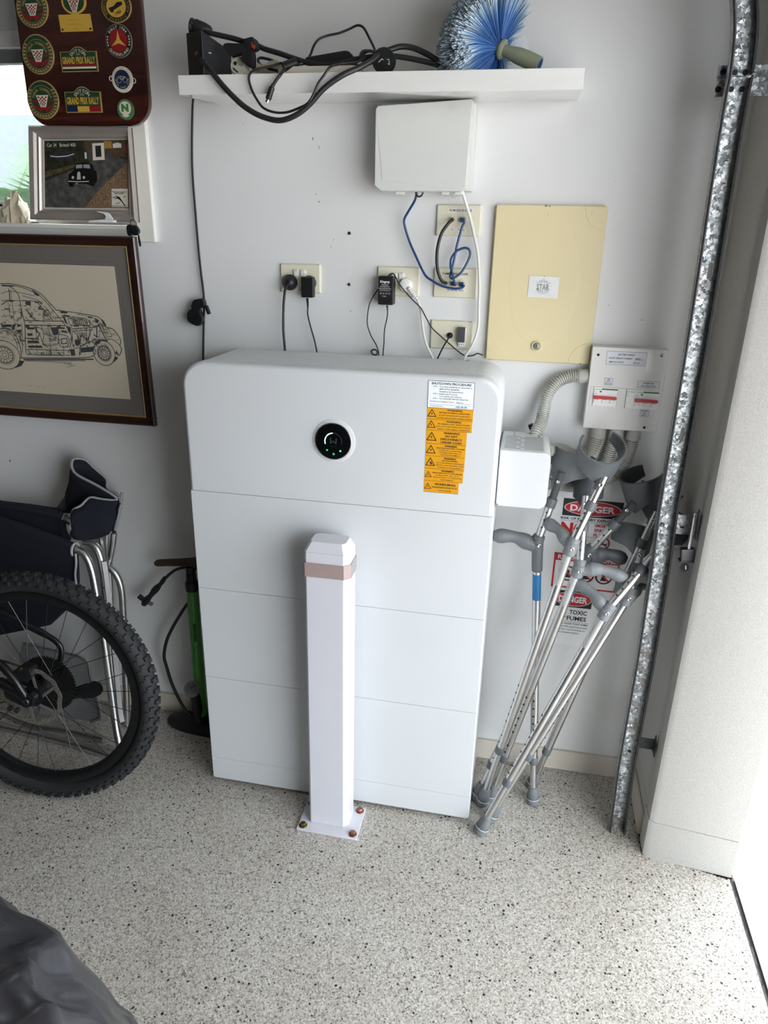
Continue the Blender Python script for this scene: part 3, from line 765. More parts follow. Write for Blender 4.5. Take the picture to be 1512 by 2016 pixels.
# star sticker
s0, s1 = (0.8454,-0.017,1.5002), (0.9232,-0.017,1.5533)
sx0, sx1, sz0, sz1 = s0[0], s1[0], s0[2], s1[2]
stk = MB().prism([(sx0, sz0 + .001), (sx1 - .001, sz0 - .001), (sx1, sz1 - .001), (sx0 + .001, sz1)], MP, .0012, .0017).put('star_sticker', mat('white_sticker', '#e0e1e0', .4), door, smooth=False)
cx, cz = (sx0 + sx1) / 2 - .001, (sz0 + sz1) / 2
mb = MB()
text(mb, 'STAR', MP, cx, cz + .0002, .0150, w=.032, bold=.018, d=.002)
text(mb, 'INTEGRAL', MP, cx + .0005, cz + .0145, .0045, w=.022, bold=.01, d=.002)
arctext(mb, 'SERVICE', MP, cx, cz + .0045, .0165, .0055, -PI / 2, 1.9, bold=.01, d=.002, inward=True)
mb.line([(cx - .003, cz + .0175), (cx, cz + .0215), (cx + .003, cz + .0175)], MP, .002, .0007)
mb.line([(cx - .015, cz + .010), (cx - .018, cz + .0105), (cx - .005, cz + .0105), (cx - .0035, cz + .0125)], MP, .002, .0008)
mb.line([(cx + .015, cz + .010), (cx + .018, cz + .0105), (cx + .005, cz + .0105), (cx + .0035, cz + .0125)], MP, .002, .0008)
mb.line(circ(cx, cz + .001, .018, 16, -2.6, -.55), MP, .002, .0006)
mb.put('lettering', M_INKG, door)
mb = MB()
for a, b, r in ((.872, 1.7215, .0025), (.881, 1.7205, .0018), (.878, 1.703, .0008), (.8795, 1.7, .0007), (.985, 1.708, .0008), (.984, 1.704, .0008), (.985, 1.712, .0006), (.8845, sz1 + .0005, .0012), (1.0, 1.336, .0015)):
    mb.flat(circ(a, b, r, 8), MP, .0024)
stuff(mb.put('paint_chip', mat('dark_chip', '#6b6558', .8), door))

# ================================================================ BREAKER ENCLOSURE
en = thing('breaker_enclosure', 'pale grey breaker box with two red switches on the right of the wall', 'breaker box', (1.11, 0, 1.18))
ex0, ex1, ez0, ez1, ey = 1.0243, 1.2143, 1.1688, 1.3855, -.048
MB().box(ex0, ex1, -.037, 0, ez0, ez1).put('body', M_ENCL, en, bevel=.004)
MB().box(ex0 + .001, ex1 - .001, -.0395, -.036, ez0 + .001, ez1 - .001).put('lid_seal', mat('seal_grey', '#9c9c98', .5), en)
lid = MB().box(ex0, ex1, ey, -.0395, ez0, ez1).put('lid', M_ENCL, en, bevel=.0025)
EP = wallP(ey)
EU = lambda px, pz: (ex0 + px * (ex1 - ex0), ez0 + pz * (ez1 - ez0))
for (u, v, r) in ((.085, .905, .0035), (.83, .055, .0035)):
    a, b = EU(u, v); MB().lathe([(r, .0005), (r, -.0004), (r * .6, -.0002), (0, .0)], (a, ey, b), (0, 1, 0), 16).put('lid_screw', M_HOLE, lid)
a, b = EU(.91, .935)
mb = MB(); mb.box(a - .003, a + .003, ey - .0006, ey, b - .0035, b + .0035); mb.put('square_port', M_HOLE, lid)
MB().box(a - .0018, a + .0022, ey - .0009, ey, b - .001, b + .0025).put('port_plug', M_ENCL, lid)
def elabel(u0, u1, v0, v1, lines, ts, parent, edge=.0006, al='C'):
    (a0, b0), (a1, b1) = EU(u0, v0), EU(u1, v1)
    o = MB().prism([(a0, b0), (a1, b0), (a1, b1), (a0, b1)], EP, .0002, .0006).put('engraved_label', mat('label_blue_white', '#dadde3', .4), parent, 'small white engraved label reading ' + ' '.join(t[0] for t in lines).lower(), smooth=False)
    mb = MB()
    if edge: mb.line([(a0, b0), (a1, b0), (a1, b1), (a0, b1)], EP, .0008, edge, True)
    for t, uu, vv, w in lines:
        text(mb, t, EP, a0 + (a1 - a0) * uu, b0 + (b1 - b0) * vv, ts, w=(a1 - a0) * w, bold=.02, d=.0009)
    mb.put('lettering', M_INK, parent)
elabel(.20, .72, .80, .955, [('BATTERY SUPPLY', .5, .78, .42), ('SHORT CIRCUIT CURRENT', .36, .5, .6), ('4000', .79, .5, .14), ('A', .93, .46, .02), ('MAX D.C. VOLTS', .26, .2, .36), ('141.8', .76, .2, .14), ('V', .93, .17, .02)], .0042, lid)
mb = MB(); (a0, b0), (a1, b1) = EU(.20, .80), EU(.72, .955)
for v in (.38, .08): mb.line([(a0 + (a1 - a0) * .68, b0 + (b1 - b0) * v), (a0 + (a1 - a0) * .91, b0 + (b1 - b0) * v)], EP, .0009, .0004)
mb.put('ruled_line', M_INK, lid)
elabel(.215, .32, .55, .635, [('MAIN', .5, .8, .34), ('BATT', .5, .5, .5), ('ISOLATOR', .5, .18, .85)], .0032, lid)
elabel(.655, .94, .545, .62, [('INVERTER', .5, .68, .5), ('A.C. ISOLATOR', .5, .26, .66)], .0042, lid)
elabel(.745, .86, .19, .275, [('SOLAR', .5, .82, .76), ('GRID', .5, .5, .44), ('INPUT', .5, .18, .6)], .0034, lid)
# clear tape patches
for u0, u1, v0, v1 in ((.725, .80, .86, .955), (.725, .87, .74, .85)):
    (a0, b0), (a1, b1) = EU(u0, v0), EU(u1, v1)
    MB().prism([(a0, b0), (a1, b0), (a1, b1), (a0, b1)], EP, .0001, .0003).put('clear_tape', mat('clear_tape', '#e7e6e3', .18, var=0), lid, smooth=False)
# breaker windows
bw = mat('breaker_white', '#f0f0ee', .4, var=.01); bg = mat('breaker_green', '#1e7d4c', .4); br = mat('breaker_red', '#c4232b', .35)
MB().box(*(EU(.04, 0)[0], EU(.51, 0)[0]), ey - .0012, ey + .002, EU(0, .295)[1], EU(0, .525)[1]).put('left_window_frame', M_ENCL, lid, bevel=.0008)
MB().box(*(EU(.52, 0)[0], EU(.985, 0)[0]), ey - .0012, ey + .002, EU(0, .285)[1], EU(0, .52)[1]).put('right_window_frame', M_ENCL, lid, bevel=.0008)
def breaker(u0, u1, v0, v1, red=True, name='breaker'):
    (a0, b0), (a1, b1) = EU(u0, v0), EU(u1, v1); w = a1 - a0; h = b1 - b0
    o = MB().box(a0, a1, ey - .004, ey, b0, b1).put(name, bw, en, bevel=.0006)
    P = wallP(ey - .004)
    MB().box(a0 - .0006, a0 - .0001, ey - .002, ey, b0, b1).put('shadow_gap', M_HOLE, o)
    mb = MB(); mb.flat([(a0 + w * (.32 if red else .02), b1 - h * .13), (a1 - w * .01, b1 - h * .13), (a1 - w * .01, b1 - h * .05), (a0 + w * (.32 if red else .02), b1 - h * .05)], P, .0003) if red else None
    if red: mb.flat([(a0 + w * .24, b1 - h * .27), (a0 + w * .33, b1 - h * .27), (a0 + w * .33, b1 - h * .18), (a0 + w * .24, b1 - h * .18)], P, .0003)
    text(mb, 'Schneider', P, a0 + w * (.17 if red else .5), b1 - h * .10, h * .05, w=w * (.26 if red else .85), bold=.02, d=.0003)
    mb.put('green_print', bg, o)
    mb = MB()
    for i, t in enumerate(('C40', '400V', '10000') if red else ('A9N', '6000A', '20A')):
        text(mb, t, P, a0 + w * .05, b1 - h * (.2 + .075 * i), h * .035, align='L', d=.0003)
    if not red: text(mb, 'TEST', P, a0 + w * .1, b0 + h * .3, h * .035, align='L', d=.0003)
    text(mb, '2 4 6', P, a0 + w * .1, b0 + h * .05, h * .035, align='L', d=.0003)
    mb.put('small_print', M_INKG, o)
    if red:
        MB().loft([[(a0 + w * .01 + d_, ey - yy, zz) for d_, zz in ((0, b0 + h * .40), (w * .95, b0 + h * .40), (w * .98, b0 + h * .44), (w * .98, b0 + h * .50), (w * .95, b0 + h * .53), (0, b0 + h * .56))] for yy in (.003, .012)]).put('red_toggle_bar', br, o, bevel=.0012)
        for i in range(3):
            MB().box(a0 + w * (.04 + .34 * i), a0 + w * (.26 + .34 * i), ey - .0075, ey - .003, b0 + h * .16, b0 + h * .36).put('toggle', bw, o, bevel=.0008)
breaker(.088, .405, .29, .52)
breaker(.527, .64, .28, .51, False, 'narrow_breaker')
breaker(.64, .955, .28, .51)
MB().box(EU(.41, 0)[0], EU(.505, 0)[0], ey - .0025, ey, EU(0, .292)[1], EU(0, .52)[1]).put('blank_cover', M_ENCL, en, bevel=.0006)

# ================================================================ CORRUGATED CONDUIT
def conduit(name, path, r, label, stub=None, group=None, pitch=.0058):
    t = thing(name, label, 'conduit', path[0], group)
    P = spline(path, 40)
    L = [0.]
    for a, b in zip(P[:-1], P[1:]): L.append(L[-1] + (b - a).length)
    def at(s):
        s = min(max(s, 0), L[-1]); lo, hi = 0, len(L) - 1
        while hi - lo > 1:
            m_ = (lo + hi) // 2
            if L[m_] <= s: lo = m_
            else: hi = m_
        return P[lo].lerp(P[hi], (s - L[lo]) / max(1e-9, L[hi] - L[lo]))
    n = int(L[-1] / pitch); rings = []; u = None
    for i in range(n):
        for f, rr in ((0., r), (.46, r), (.58, r * .74), (.90, r * .74)):
            s_ = (i + f) * pitch; c = at(s_); tg = (at(s_ + .012) - at(s_ - .012)).normalized()
            u = tg.orthogonal() if u is None else u
            u = (u - tg * u.dot(tg)).normalized(); w = tg.cross(u)
            rings.append([c + (u * math.cos(k * PI / 10) + w * math.sin(k * PI / 10)) * rr for k in range(20)])
    MB().loft(rings).put('corrugated_hose', M_CONDUIT, t, ang=40)
    for a, b in stub or ():
        a, b = Vector(a), Vector(b); ax = (b - a); h = ax.length
        MB().lathe([(r * 1.12, 0), (r * 1.12, h * .62), (r * 1.16, h * .64), (r * 1.16, h), (r * .9, h)], a, ax, 24).put('coupling', M_CONDUIT, t)
    return t
CR = .0168
conduit('flexible_conduit', [(1.0028,-0.024,1.3031), (0.9739,-0.026,1.2998), (0.9459,-0.032,1.2856), (0.9237,-0.04,1.2528), (0.9168,-0.05,1.2127), (0.913,-0.065,1.1822), (0.9017,-0.09,1.1594), (.892, -.105, 1.12)], CR,
        'grey corrugated conduit arching from the breaker box side down behind the junction box', group='conduits of the breaker box', stub=[((1.0243, -.024, (1.0263,-0.024,1.3051)[2]), (0.9989,-0.024,1.3022))])
sy = -.022
for i, (px, tgt, lab) in enumerate(((1172, [(1.0604,-0.024,1.1111), (1.0488,-0.026,1.0933), (1.0112,-0.03,1.0856), (0.9744,-0.045,1.103), (.936, -.10, 1.112)], 'left grey corrugated conduit under the breaker box turning into the junction box'),
                                    (1207, [(1.1082,-0.024,1.1075), (1.0963,-0.024,1.0628), (1.0589,-0.026,1.0321), (0.9914,-0.04,1.0368), (.936, -.11, 1.064)], 'middle grey corrugated conduit under the breaker box behind the crutch cuffs'),
                                    (1243, [(1.1573,-0.024,1.1113), (1.148,-0.024,1.0714), (1.1172,-0.024,1.0275), (1.0494,-0.026,0.9953), (0.984,-0.045,1.0003), (.936, -.12, 1.026)], 'right grey corrugated conduit under the breaker box, lowest of the three'))):
    x = ((1.0688,-0.022,1.1429)[0], (1.1159,-0.022,1.1421)[0], (1.1616,-0.022,1.1398)[0])[i]
    conduit('flexible_conduit', [(x, sy, 1.146)] + tgt, CR, lab, [((x, sy, 1.1695), (x, sy, 1.140))], 'conduits of the breaker box')
MB().obox((0.8875,-0.06,1.1651), (.006, 0, .003), (0, .008, 0), (-.003, 0, .006)).put('cable_tie_head', M_BLACK, None)
tag(COL.objects[-1], 'small black cable clip beside the conduit behind the junction box', 'clip')

# ================================================================ WALL PLATES
def plate(name, x, z, label, cat, w=.116, h=.076, th=.0075):
    t = thing(name, label, cat, (x + w / 2, 0, z - h / 2), 'ivory outlet plates on the wall')
    MB().loft([[(a, y, b) for a, b in rpoly(x + n, x + w - n, z - h + n, z - n, .003, 4)] for n, y in ((0, 0), (0, -.004), (.002, -th + .0006), (.0035, -th))]).put('plate', M_PLATE, t, ang=50)
    return t
PY = -.0075
def gpo(name, x, z, label):
    t = plate(name, x, z, label, 'power outlet')
    for i, dx in enumerate((.0475, .067)):
        o = MB().lathe([(.0095, 0), (.0095, -.0012), (.009, -.0015), (0, -.0015)], (x + dx, PY, z - .0235), (0, 1, 0), 20).put('switch_surround', M_PLATE, t)
        MB().obox((x + dx, PY - .0035, z - .0235), (.0062, 0, 0), (0, .0025, .0006), (0, -.001, .0078)).put('rocker_switch', M_WHITE, t, bevel=.001)
        MB().box(x + dx - .002, x + dx + .002, PY - .0068, PY - .0055, z - .0195, z - .0175).put('red_mark', mat('faint_red_mark', '#d88a80', .5), t)
    mb = MB()
    for cx in (.029, .087):
        for a, b, r in ((-.0068, .004, .45), (.0068, .004, -.45), (0, -.009, 0)):
            mb.obox((x + cx + a, PY - .0001, z - .046 + b), (.0011 * math.cos(r), 0, .0011 * math.sin(r)), (0, .0003, 0), (-.0042 * math.sin(r), 0, .0042 * math.cos(r)))
    stuff(mb.put('pin_slot', M_HOLE, t))
    return t
g1 = gpo('double_power_outlet', .1637, 1.5653, 'cream double power outlet holding two black plugs')
g2 = gpo('double_power_outlet', .4403, 1.5655, 'cream double power outlet holding the black adaptor and a clear plug')

def label_strip(t, P, u0, u1, v0, v1, txt, w):
    MB().prism([(u0, v0), (u1, v0), (u1, v1), (u0, v1)], P, .0001, .0005).put('tape_label', mat('tape_label', '#e4e2d8', .35), t, smooth=False)
PP = wallP(PY)
dA = plate('data_outlet_plate', .5949, 1.7218, 'cream outlet plate labelled from side of house', 'data outlet')
x, z = .5949, 1.7218
label_strip(dA, PP, x + .029, x + .094, z - .019, z - .0085, '', 1); label_strip(dA, PP, x + .038, x + .078, z - .065, z - .056, '', 1)
mb = MB(); text(mb, 'FROM SIDE OF HOUSE', PP, x + .0625, z - .0138, .0056, w=.058, d=.0008, bold=.01)
text(mb, 'TV', PP, x + .0435, z - .0605, .0055, w=.007, d=.0008); text(mb, 'PHONE', PP, x + .067, z - .0605, .0055, w=.017, d=.0008)
mb.put('lettering', M_INK, dA)
dB = plate('data_outlet_plate', .5950, 1.5668, 'cream outlet plate labelled to home network enclosure', 'data outlet')
z2 = 1.5668
label_strip(dB, PP, x + .042, x + .088, z2 - .061, z2 - .052, '', 1)
mb = MB(); text(mb, 'TO HOME NETWORK ENCLOSURE', PP, x + .056, z2 - .0145, .0055, w=.069, d=.0008, bold=.005)
text(mb, 'TV', PP, x + .041, z2 - .0565, .0052, w=.006, d=.0008); text(mb, 'PHONE', PP, x + .056, z2 - .0565, .0052, w=.017, d=.0008); text(mb, 'DATA', PP, x + .075, z2 - .0565, .0052, w=.013, d=.0008)
mb.put('lettering', M_INK, dB)
def jack(t, cx, cz, kind, lab=None):
    o = MB().lathe([(.0105, 0), (.0105, -.0014), (.0088, -.0016), (.0084, -.0004), (0, -.0004)], (cx, PY, cz), (0, 1, 0), 24).put('socket_ring', M_PLATE, t)
    if kind == 'tv':
        MB().loft([[(cx + r * math.cos(k * PI / 3), PY + y, cz + r * math.sin(k * PI / 3)) for k in range(6)] for r, y in ((.006, 0), (.006, -.010), (.004, -.0115))]).put('coaxial_nut', M_STEEL, t, ang=20)
for t, zz, js in ((dA, z - .0365, ((.0425, 'tv'), (.0695, 'rj'))), (dB, z2 - .0385, ((.0335, 'tv'), (.0545, 'rj'), (.0765, 'rj')))):
    for dx, kd in js: jack(t, x + dx, zz, kd)
dC = plate('control_outlet_plate', .5921, 1.4308, 'cream outlet plate with a small grey remote clipped on', 'outlet plate')
x3, z3 = .5921, 1.4308
MB().lathe([(.0082, 0), (.0078, -.004), (.006, -.0055), (0, -.0055)], (x3 + .0545, PY, z3 - .039), (0, 1, 0), 20).put('cable_entry_bung', M_BLACK, dC)
cl = MB().box(x3 + .0775, x3 + .098, PY - .008, PY, z3 - .068, z3 - .0155).put('clip_holder', M_WHITE, dC, bevel=.003)
MB().box(x3 + .0765, x3 + .0965, PY - .0145, PY - .008, z3 - .055, z3 - .0145).put('grey_remote', M_CHAR, dC, bevel=.0012)
for i in range(3): MB().lathe([(.0012, 0), (.0012, -.0006)], (x3 + .082 + .0062 * i, PY - .008, z3 - .0615), (0, 1, 0), 8).put('pin_hole', M_HOLE, dC)
# ---- plugs
def cord(name, pts, r, m, parent, k=6): return MB().tube(spline(pts, k), r, 8).put(name, m, parent)
p1 = thing('power_plug', 'round black mains plug in the left socket, cord dropping behind the battery', 'plug', (0.1958,-0.02,1.5167))
c = (0.1924,-0.01,1.516)
MB().lathe([(.0215, 0), (.0215, -.006), (.0195, -.0125), (.011, -.02), (.007, -.024), (0, -.024)], (c[0], PY, c[2]), (0, 1, 0), 32).put('plug_body', M_BLACK, p1)
cord('cord', [(0.1979,-0.031,1.5146), (0.1883,-0.034,1.5037), (0.1826,-0.032,1.4845), (0.1777,-0.03,1.4432), (0.176,-0.03,1.3876), (0.1782,-0.028,1.3307), (0.1784,-0.028,1.2874)], .0035, M_BLACKR, p1)
p2 = thing('plug_adaptor', 'narrow black adaptor plug in the right socket of the left outlet', 'plug', (0.247,-0.02,1.5129))
c = (0.2484,-0.01,1.5165)
MB().lathe([(.0195, 0), (.019, -.008), (.016, -.01)], (c[0], PY, c[2]), (0, 1, 0), 28).put('plug_disc', M_BLACK, p2)
a = (0.2317,-0.035,1.5332); b = (0.2656,-0.035,1.4789)
MB().box(a[0], b[0], -.035, PY - .004, b[2], a[2]).put('plug_body', M_BLACK, p2, bevel=.0025)
cd = (0.2471,-0.027,1.4783)
pts = []; rs = []
for i in range(12): pts.append(Vector((0.2464,-0.025,1.4768)).lerp(Vector((0.2475,-0.025,1.4537)), i / 11)); rs.append((.0042 if i % 2 else .0032) - i * .0001)
MB().tube(pts, rs, 8).put('strain_relief', M_BLACK, p2)
cord('cord', [(0.2475,-0.025,1.4565), (0.2468,-0.024,1.4316), (0.2545,-0.022,1.3971), (0.2644,-0.022,1.3625), (0.2714,-0.022,1.3273), (0.2746,-0.024,1.2919)], .0023, M_BLACKR, p2)
p3 = thing('power_adaptor', 'black box power adaptor with white printing on the middle outlet', 'power adaptor', (0.4738,-0.03,1.5064))
a = (0.4499,-0.043,1.5427); b = (0.4877,-0.043,1.4683)
MB().box(a[0], b[0] + .004, -.043, PY, b[2], a[2]).put('adaptor_body', M_BLACK, p3, bevel=.003)
AP = wallP(-.0432); ax, aw, at, ah = a[0], b[0] - a[0] + .004, a[2], a[2] - b[2]
mb = MB(); text(mb, 'Kingray', AP, ax + aw * .46, at - ah * .19, ah * .085, w=aw * .62, bold=.02)
for i, (t, w) in enumerate((('PSK06F', .42), ('DC POWER SUPPLY', .62), ('INPUT 230-240V 50Hz 40mA', .8), ('OUTPUT 14V 150mA 2.1VA', .66))): text(mb, t, AP, ax + aw * .46, at - ah * (.3 + .065 * i), ah * .036, w=aw * w)
for i in range(4): mb.line(circ(ax + aw * (.2 + .18 * i), at - ah * .6, aw * .045, 6), AP, .0006, .0005, True)
text(mb, '+-(o)-', AP, ax + aw * .42, at - ah * .69, ah * .045, w=aw * .3)
mb.put('lettering', mat('white_print', '#e8e8e8', .5), p3)
pts = []; rs = []
for i in range(8): pts.append(Vector((0.4733,-0.03,1.4667)).lerp(Vector((0.4751,-0.03,1.4521)), i / 7)); rs.append(.0032 - i * .0002)
MB().tube(pts, rs, 8).put('strain_relief', M_BLACK, p3)
cord('cord', [(0.475,-0.03,1.4547), (0.4739,-0.029,1.4345), (0.4673,-0.028,1.4001), (0.4666,-0.028,1.3657), (0.4644,-0.028,1.3336), (0.4652,-0.028,1.2956)], .0017, M_BLACKR, p3)
cord('looped_cord', [(0.4506,-0.02,1.5129), (0.4359,-0.022,1.4927), (0.4225,-0.024,1.4656), (0.4179,-0.026,1.4183), (0.4284,-0.026,1.3844), (0.4448,-0.026,1.3575), (0.4525,-0.026,1.3299), (0.4443,-0.026,1.3012)], .0017, M_BLACKR, p3)
mb = MB().tube(spline([(0.4314,-0.03,1.3406), (0.4386,-0.03,1.3466), (0.4473,-0.03,1.3428), (0.4475,-0.03,1.333), (0.4373,-0.03,1.3325)], 5, True), .0022, 8, closed=True)
mb.put('cord_coil', M_BLACKR, p3)
p4 = thing('mains_plug', 'clear and white mains plug with ribbed neck beside the black adaptor', 'plug', (0.5231,-0.02,1.5218))
c = Vector((0.5217,-0.012,1.52)); e = Vector((0.5521,-0.03,1.4907)); ax_ = (e - c).normalized()
MB().lathe([(.0185, 0), (.0185, -.006), (.0165, -.016), (.011, -.019), (0, -.019)], (c.x, PY, c.z), (0, 1, 0), 28).put('plug_body', mat('translucent_white_plug', '#e8e8e2', .2, var=.01, coat=.4), p4)
pts = [Vector((0.5302,-0.028,1.5147)).lerp(Vector((0.5559,-0.026,1.484)), i / 13) for i in range(14)]
MB().tube(pts, [(.0062 if i % 2 else .0042) - i * .0001 for i in range(14)], 10).put('ribbed_neck', M_WHITE, p4)
cord('cord', [(0.5544,-0.026,1.4866), (0.5636,-0.026,1.4645), (0.5704,-0.026,1.4314), (0.5762,-0.027,1.398), (0.586,-0.027,1.3644), (0.6044,-0.027,1.3308), (0.6142,-0.027,1.3035)], .0036, M_WHITEC, p4)
# ---- loose cables on the wall
cable('thin_black_cord', [(0.4773,-0.045,1.541), (0.4831,-0.047,1.5477), (0.494,-0.047,1.548), (0.5056,-0.047,1.5279), (0.5223,-0.045,1.5076), (0.5443,-0.04,1.4846), (*(0.5665,-0.036,1.4641),), (0.581,-0.034,1.4406), (0.5983,-0.03,1.4129), (0.6238,-0.026,1.3906), (0.6468,-0.024,1.3724), (0.6701,-0.024,1.3544), (0.6917,-0.024,1.3418), (0.7123,-0.022,1.3425), (0.7256,-0.02,1.3484), (0.7391,-0.012,1.3438)], .0017, M_BLACKR, 'thin black cord running from the adaptor down past the lower plate', 'cord')
cable('black_lead', [(0.6485,-0.012,1.3928), (0.6481,-0.02,1.3923), (0.6411,-0.026,1.3792), (0.6311,-0.028,1.3612), (0.6188,-0.03,1.332), (0.6115,-0.03,1.308)], .0022, M_BLACKR, 'short black lead leaving the bung of the lower plate', 'cord')
cb = thing('blue_network_cable', 'blue network cable from the grey box to the data socket', 'cable', (0.5469,-0.05,1.7479))
cord('cord', [(0.5479,-0.05,1.755), (0.5471,-0.05,1.7432), (0.5417,-0.045,1.7268), (0.5229,-0.03,1.7007), (0.5127,-0.022,1.6837), (0.5143,-0.02,1.6665), (0.5276,-0.02,1.6307), (0.5473,-0.024,1.5934), (0.5731,-0.03,1.5497), (0.5933,-0.034,1.5351), (0.6213,-0.036,1.522), (0.6526,-0.036,1.5166), (0.6724,-0.034,1.5184), (0.6795,-0.028,1.5247)], .0031, M_BLUEC, cb, 8)
MB().box(x + .0705, x + .0815, -.024, -.009, z2 - .0455, z2 - .0345).put('connector', M_BLUEC, cb, bevel=.001)
cp = thing('blue_patch_lead', 'looped blue patch lead joining the two labelled plates', 'cable', (0.6608,-0.03,1.6397))
cord('cord', [(0.67,-0.026,1.6777), (0.6668,-0.03,1.6715), (0.6625,-0.031,1.6568), (0.6551,-0.03,1.6248), (0.6515,-0.032,1.5999), (0.6475,-0.033,1.5773), (0.6445,-0.034,1.5621), (0.6412,-0.034,1.5481), (0.644,-0.032,1.5417), (0.6542,-0.028,1.5444), (0.6694,-0.027,1.5575), (0.6814,-0.026,1.578), (0.6893,-0.026,1.5995), (0.6872,-0.027,1.6131), (0.6764,-0.028,1.6178), (0.6624,-0.03,1.6138), (0.6503,-0.0365,1.6049), (0.6422,-0.039,1.5898), (0.642,-0.04,1.5711), (0.6484,-0.041,1.5524), (0.653,-0.036,1.5333), (0.6553,-0.028,1.5239)], .0031, M_BLUEC, cp, 8)
MB().box(x + .064, x + .075, -.024, -.009, z - .0425, z - .0315).put('connector', M_BLUEC, cp, bevel=.001)
MB().box(x + .049, x + .060, -.024, -.009, z2 - .0445, z2 - .0335).put('connector', M_BLUEC, cp, bevel=.001)
cable('coaxial_cable', [(x + .0425, -.018, z - .0365), (0.6374,-0.03,1.6831), (0.6293,-0.036,1.6744), (0.6152,-0.04,1.6534), (*(0.6072,-0.04,1.6262),), (0.6047,-0.04,1.5964), (0.6075,-0.04,1.5663), (0.6148,-0.036,1.5435), (0.6227,-0.03,1.532), (x + .0335, -.018, z2 - .0385)], .0042, M_BLACKR, 'thick black coaxial lead curving between the two labelled plates', 'cable', 8)
cable('white_network_cord', [(0.6596,-0.06,1.7554), (0.6647,-0.055,1.7465), (0.6723,-0.04,1.7239), (0.6852,-0.03,1.6887), (0.698,-0.026,1.6466), (0.7099,-0.024,1.6037), (0.7151,-0.024,1.5663), (0.7195,-0.024,1.522), (0.7212,-0.024,1.4768), (0.7235,-0.024,1.4243), (0.7176,-0.025,1.3907), (0.7071,-0.026,1.3633), (0.6948,-0.028,1.3425), (0.6871,-0.03,1.3121)], .0042, M_WHITEC, 'off-white cord hanging from the grey box past the plates', 'cord', 6)
# black drop cable with phone clamp under the shelf
cable('black_drop_cable', [(-0.0433,-0.05,1.9597), (-0.0603,-0.02,1.9424), (-0.0717,-0.012,1.8658), (-0.0771,-0.01,1.7919), (-0.0762,-0.01,1.6899), (-0.0747,-0.01,1.6109), (-0.0722,-0.01,1.5434), (-0.0681,-0.011,1.4884), (-0.0658,-0.016,1.4468), (-0.0725,-0.014,1.3893), (-0.0815,-0.012,1.3008), (-0.086,-0.012,1.2405)], .0031, M_BLACKR, 'black cable dropping from the shelf end to behind the battery', 'cable', 5)
cl = thing('cable_clamp', 'round black clip-on clamp gripping the drop cable', 'clamp', (-0.0907,-0.02,1.4249))
P_ = wallP(-.012)
def pw(l): return [(p[0], p[2]) for p in l]
MB().prism(sp2(pw([(-0.0947,-0.03,1.4524),(-0.0863,-0.03,1.4611),(-0.0628,-0.03,1.4633),(-0.0613,-0.03,1.441),(-0.0977,-0.03,1.4354)]), 4, True), wallP(0), .014, .034).put('upper_jaw', M_BLACK, cl, bevel=.003)
MB().prism(sp2(pw([(-0.1008,-0.03,1.4353),(-0.085,-0.03,1.4373),(-0.076,-0.03,1.432),(-0.0707,-0.03,1.4195),(-0.0669,-0.03,1.4083),(-0.0725,-0.03,1.3967),(-0.081,-0.03,1.3877),(-0.098,-0.03,1.3913),(-0.1129,-0.03,1.4021),(-0.1127,-0.03,1.4235)]), 4, True), wallP(0), .01, .034).put('round_pad', M_BLACK, cl, bevel=.004)
MB().tube([(-0.0665,-0.018,1.4665), (-0.0586,-0.026,1.4394)], .0035, 8).put('cable_sleeve', M_BLACK, cl)
MB().obox((-0.0503,-0.028,1.4342), (.004, 0, .0015), (0, .006, 0), (-.004, 0, .012)).put('lever', M_BLACK, cl, bevel=.002)

# ================================================================ SAFETY SIGNS ON THE WALL
WP1 = wallP(-.0012)
def sign(name, label, x0, x1, z0, z1, y=-.0012):
    t = thing(name, label, 'sign', ((x0 + x1) / 2, 0, z0))
    MB().prism([(x0, z0), (x1, z0), (x1, z1), (x0, z1)], wallP(0), .0001, -y).put('panel', M_SIGNW, t, smooth=False)
    return t
def danger(t, P, x0, x1, z0, z1):
    cx, cz, a, b = (x0 + x1) / 2, (z0 + z1) / 2, (x1 - x0) / 2, (z1 - z0) / 2
    MB().flat([(x0, z0), (x1, z0), (x1, z1), (x0, z1)], P, .0002).put('black_header', M_INK, t, smooth=False)
    MB().flat(circ(cx, cz, a * .955, 48, ry=b * .86), P, .0004).put('white_oval', M_SIGNW, t, smooth=False)
    MB().flat(circ(cx, cz, a * .925, 48, ry=b * .80), P, .0006).put('red_oval', M_RED, t, smooth=False)
    text(MB(), 'DANGER', P, cx, cz, b * .72, w=a * 1.5, bold=.035, d=.0008).put('danger_lettering', M_SIGNW, t, smooth=False)
def ban(mb, P, cx, cz, r, w):
    mb.line(circ(cx, cz, r, 28), P, .0006, w, True); mb.line([(cx - r * .7, cz + r * .7), (cx + r * .7, cz - r * .7)], P, .0006, w)
ax0, ax1, az0, az1 = .996, 1.168, .780, .950
sA = sign('danger_sign', 'red, black and white danger sign about battery explosion behind the crutches', ax0, ax1, az0, az1)
danger(sA, WP1, ax0 + .004, ax1 - .001, .8955, .9485)
W_ = ax1 - ax0; cx = (ax0 + ax1) / 2
mb = MB(); text(mb, 'RISK OF BATTERY EXPLOSION', WP1, cx, .888, .0075, w=W_ * .98, bold=.03, d=.0004)
mb.line([(ax0 + .002, .880), (ax1 - .002, .880)], WP1, .0004, .0009); mb.line([(ax0 + .002, .834), (ax1 - .004, .834)], WP1, .0004, .0009)
mb.put('black_lettering', M_INK, sA, smooth=False)
mb = MB(); text(mb, 'NO', WP1, ax0 + .042, .8575, .034, w=.075, bold=.05, d=.0004)
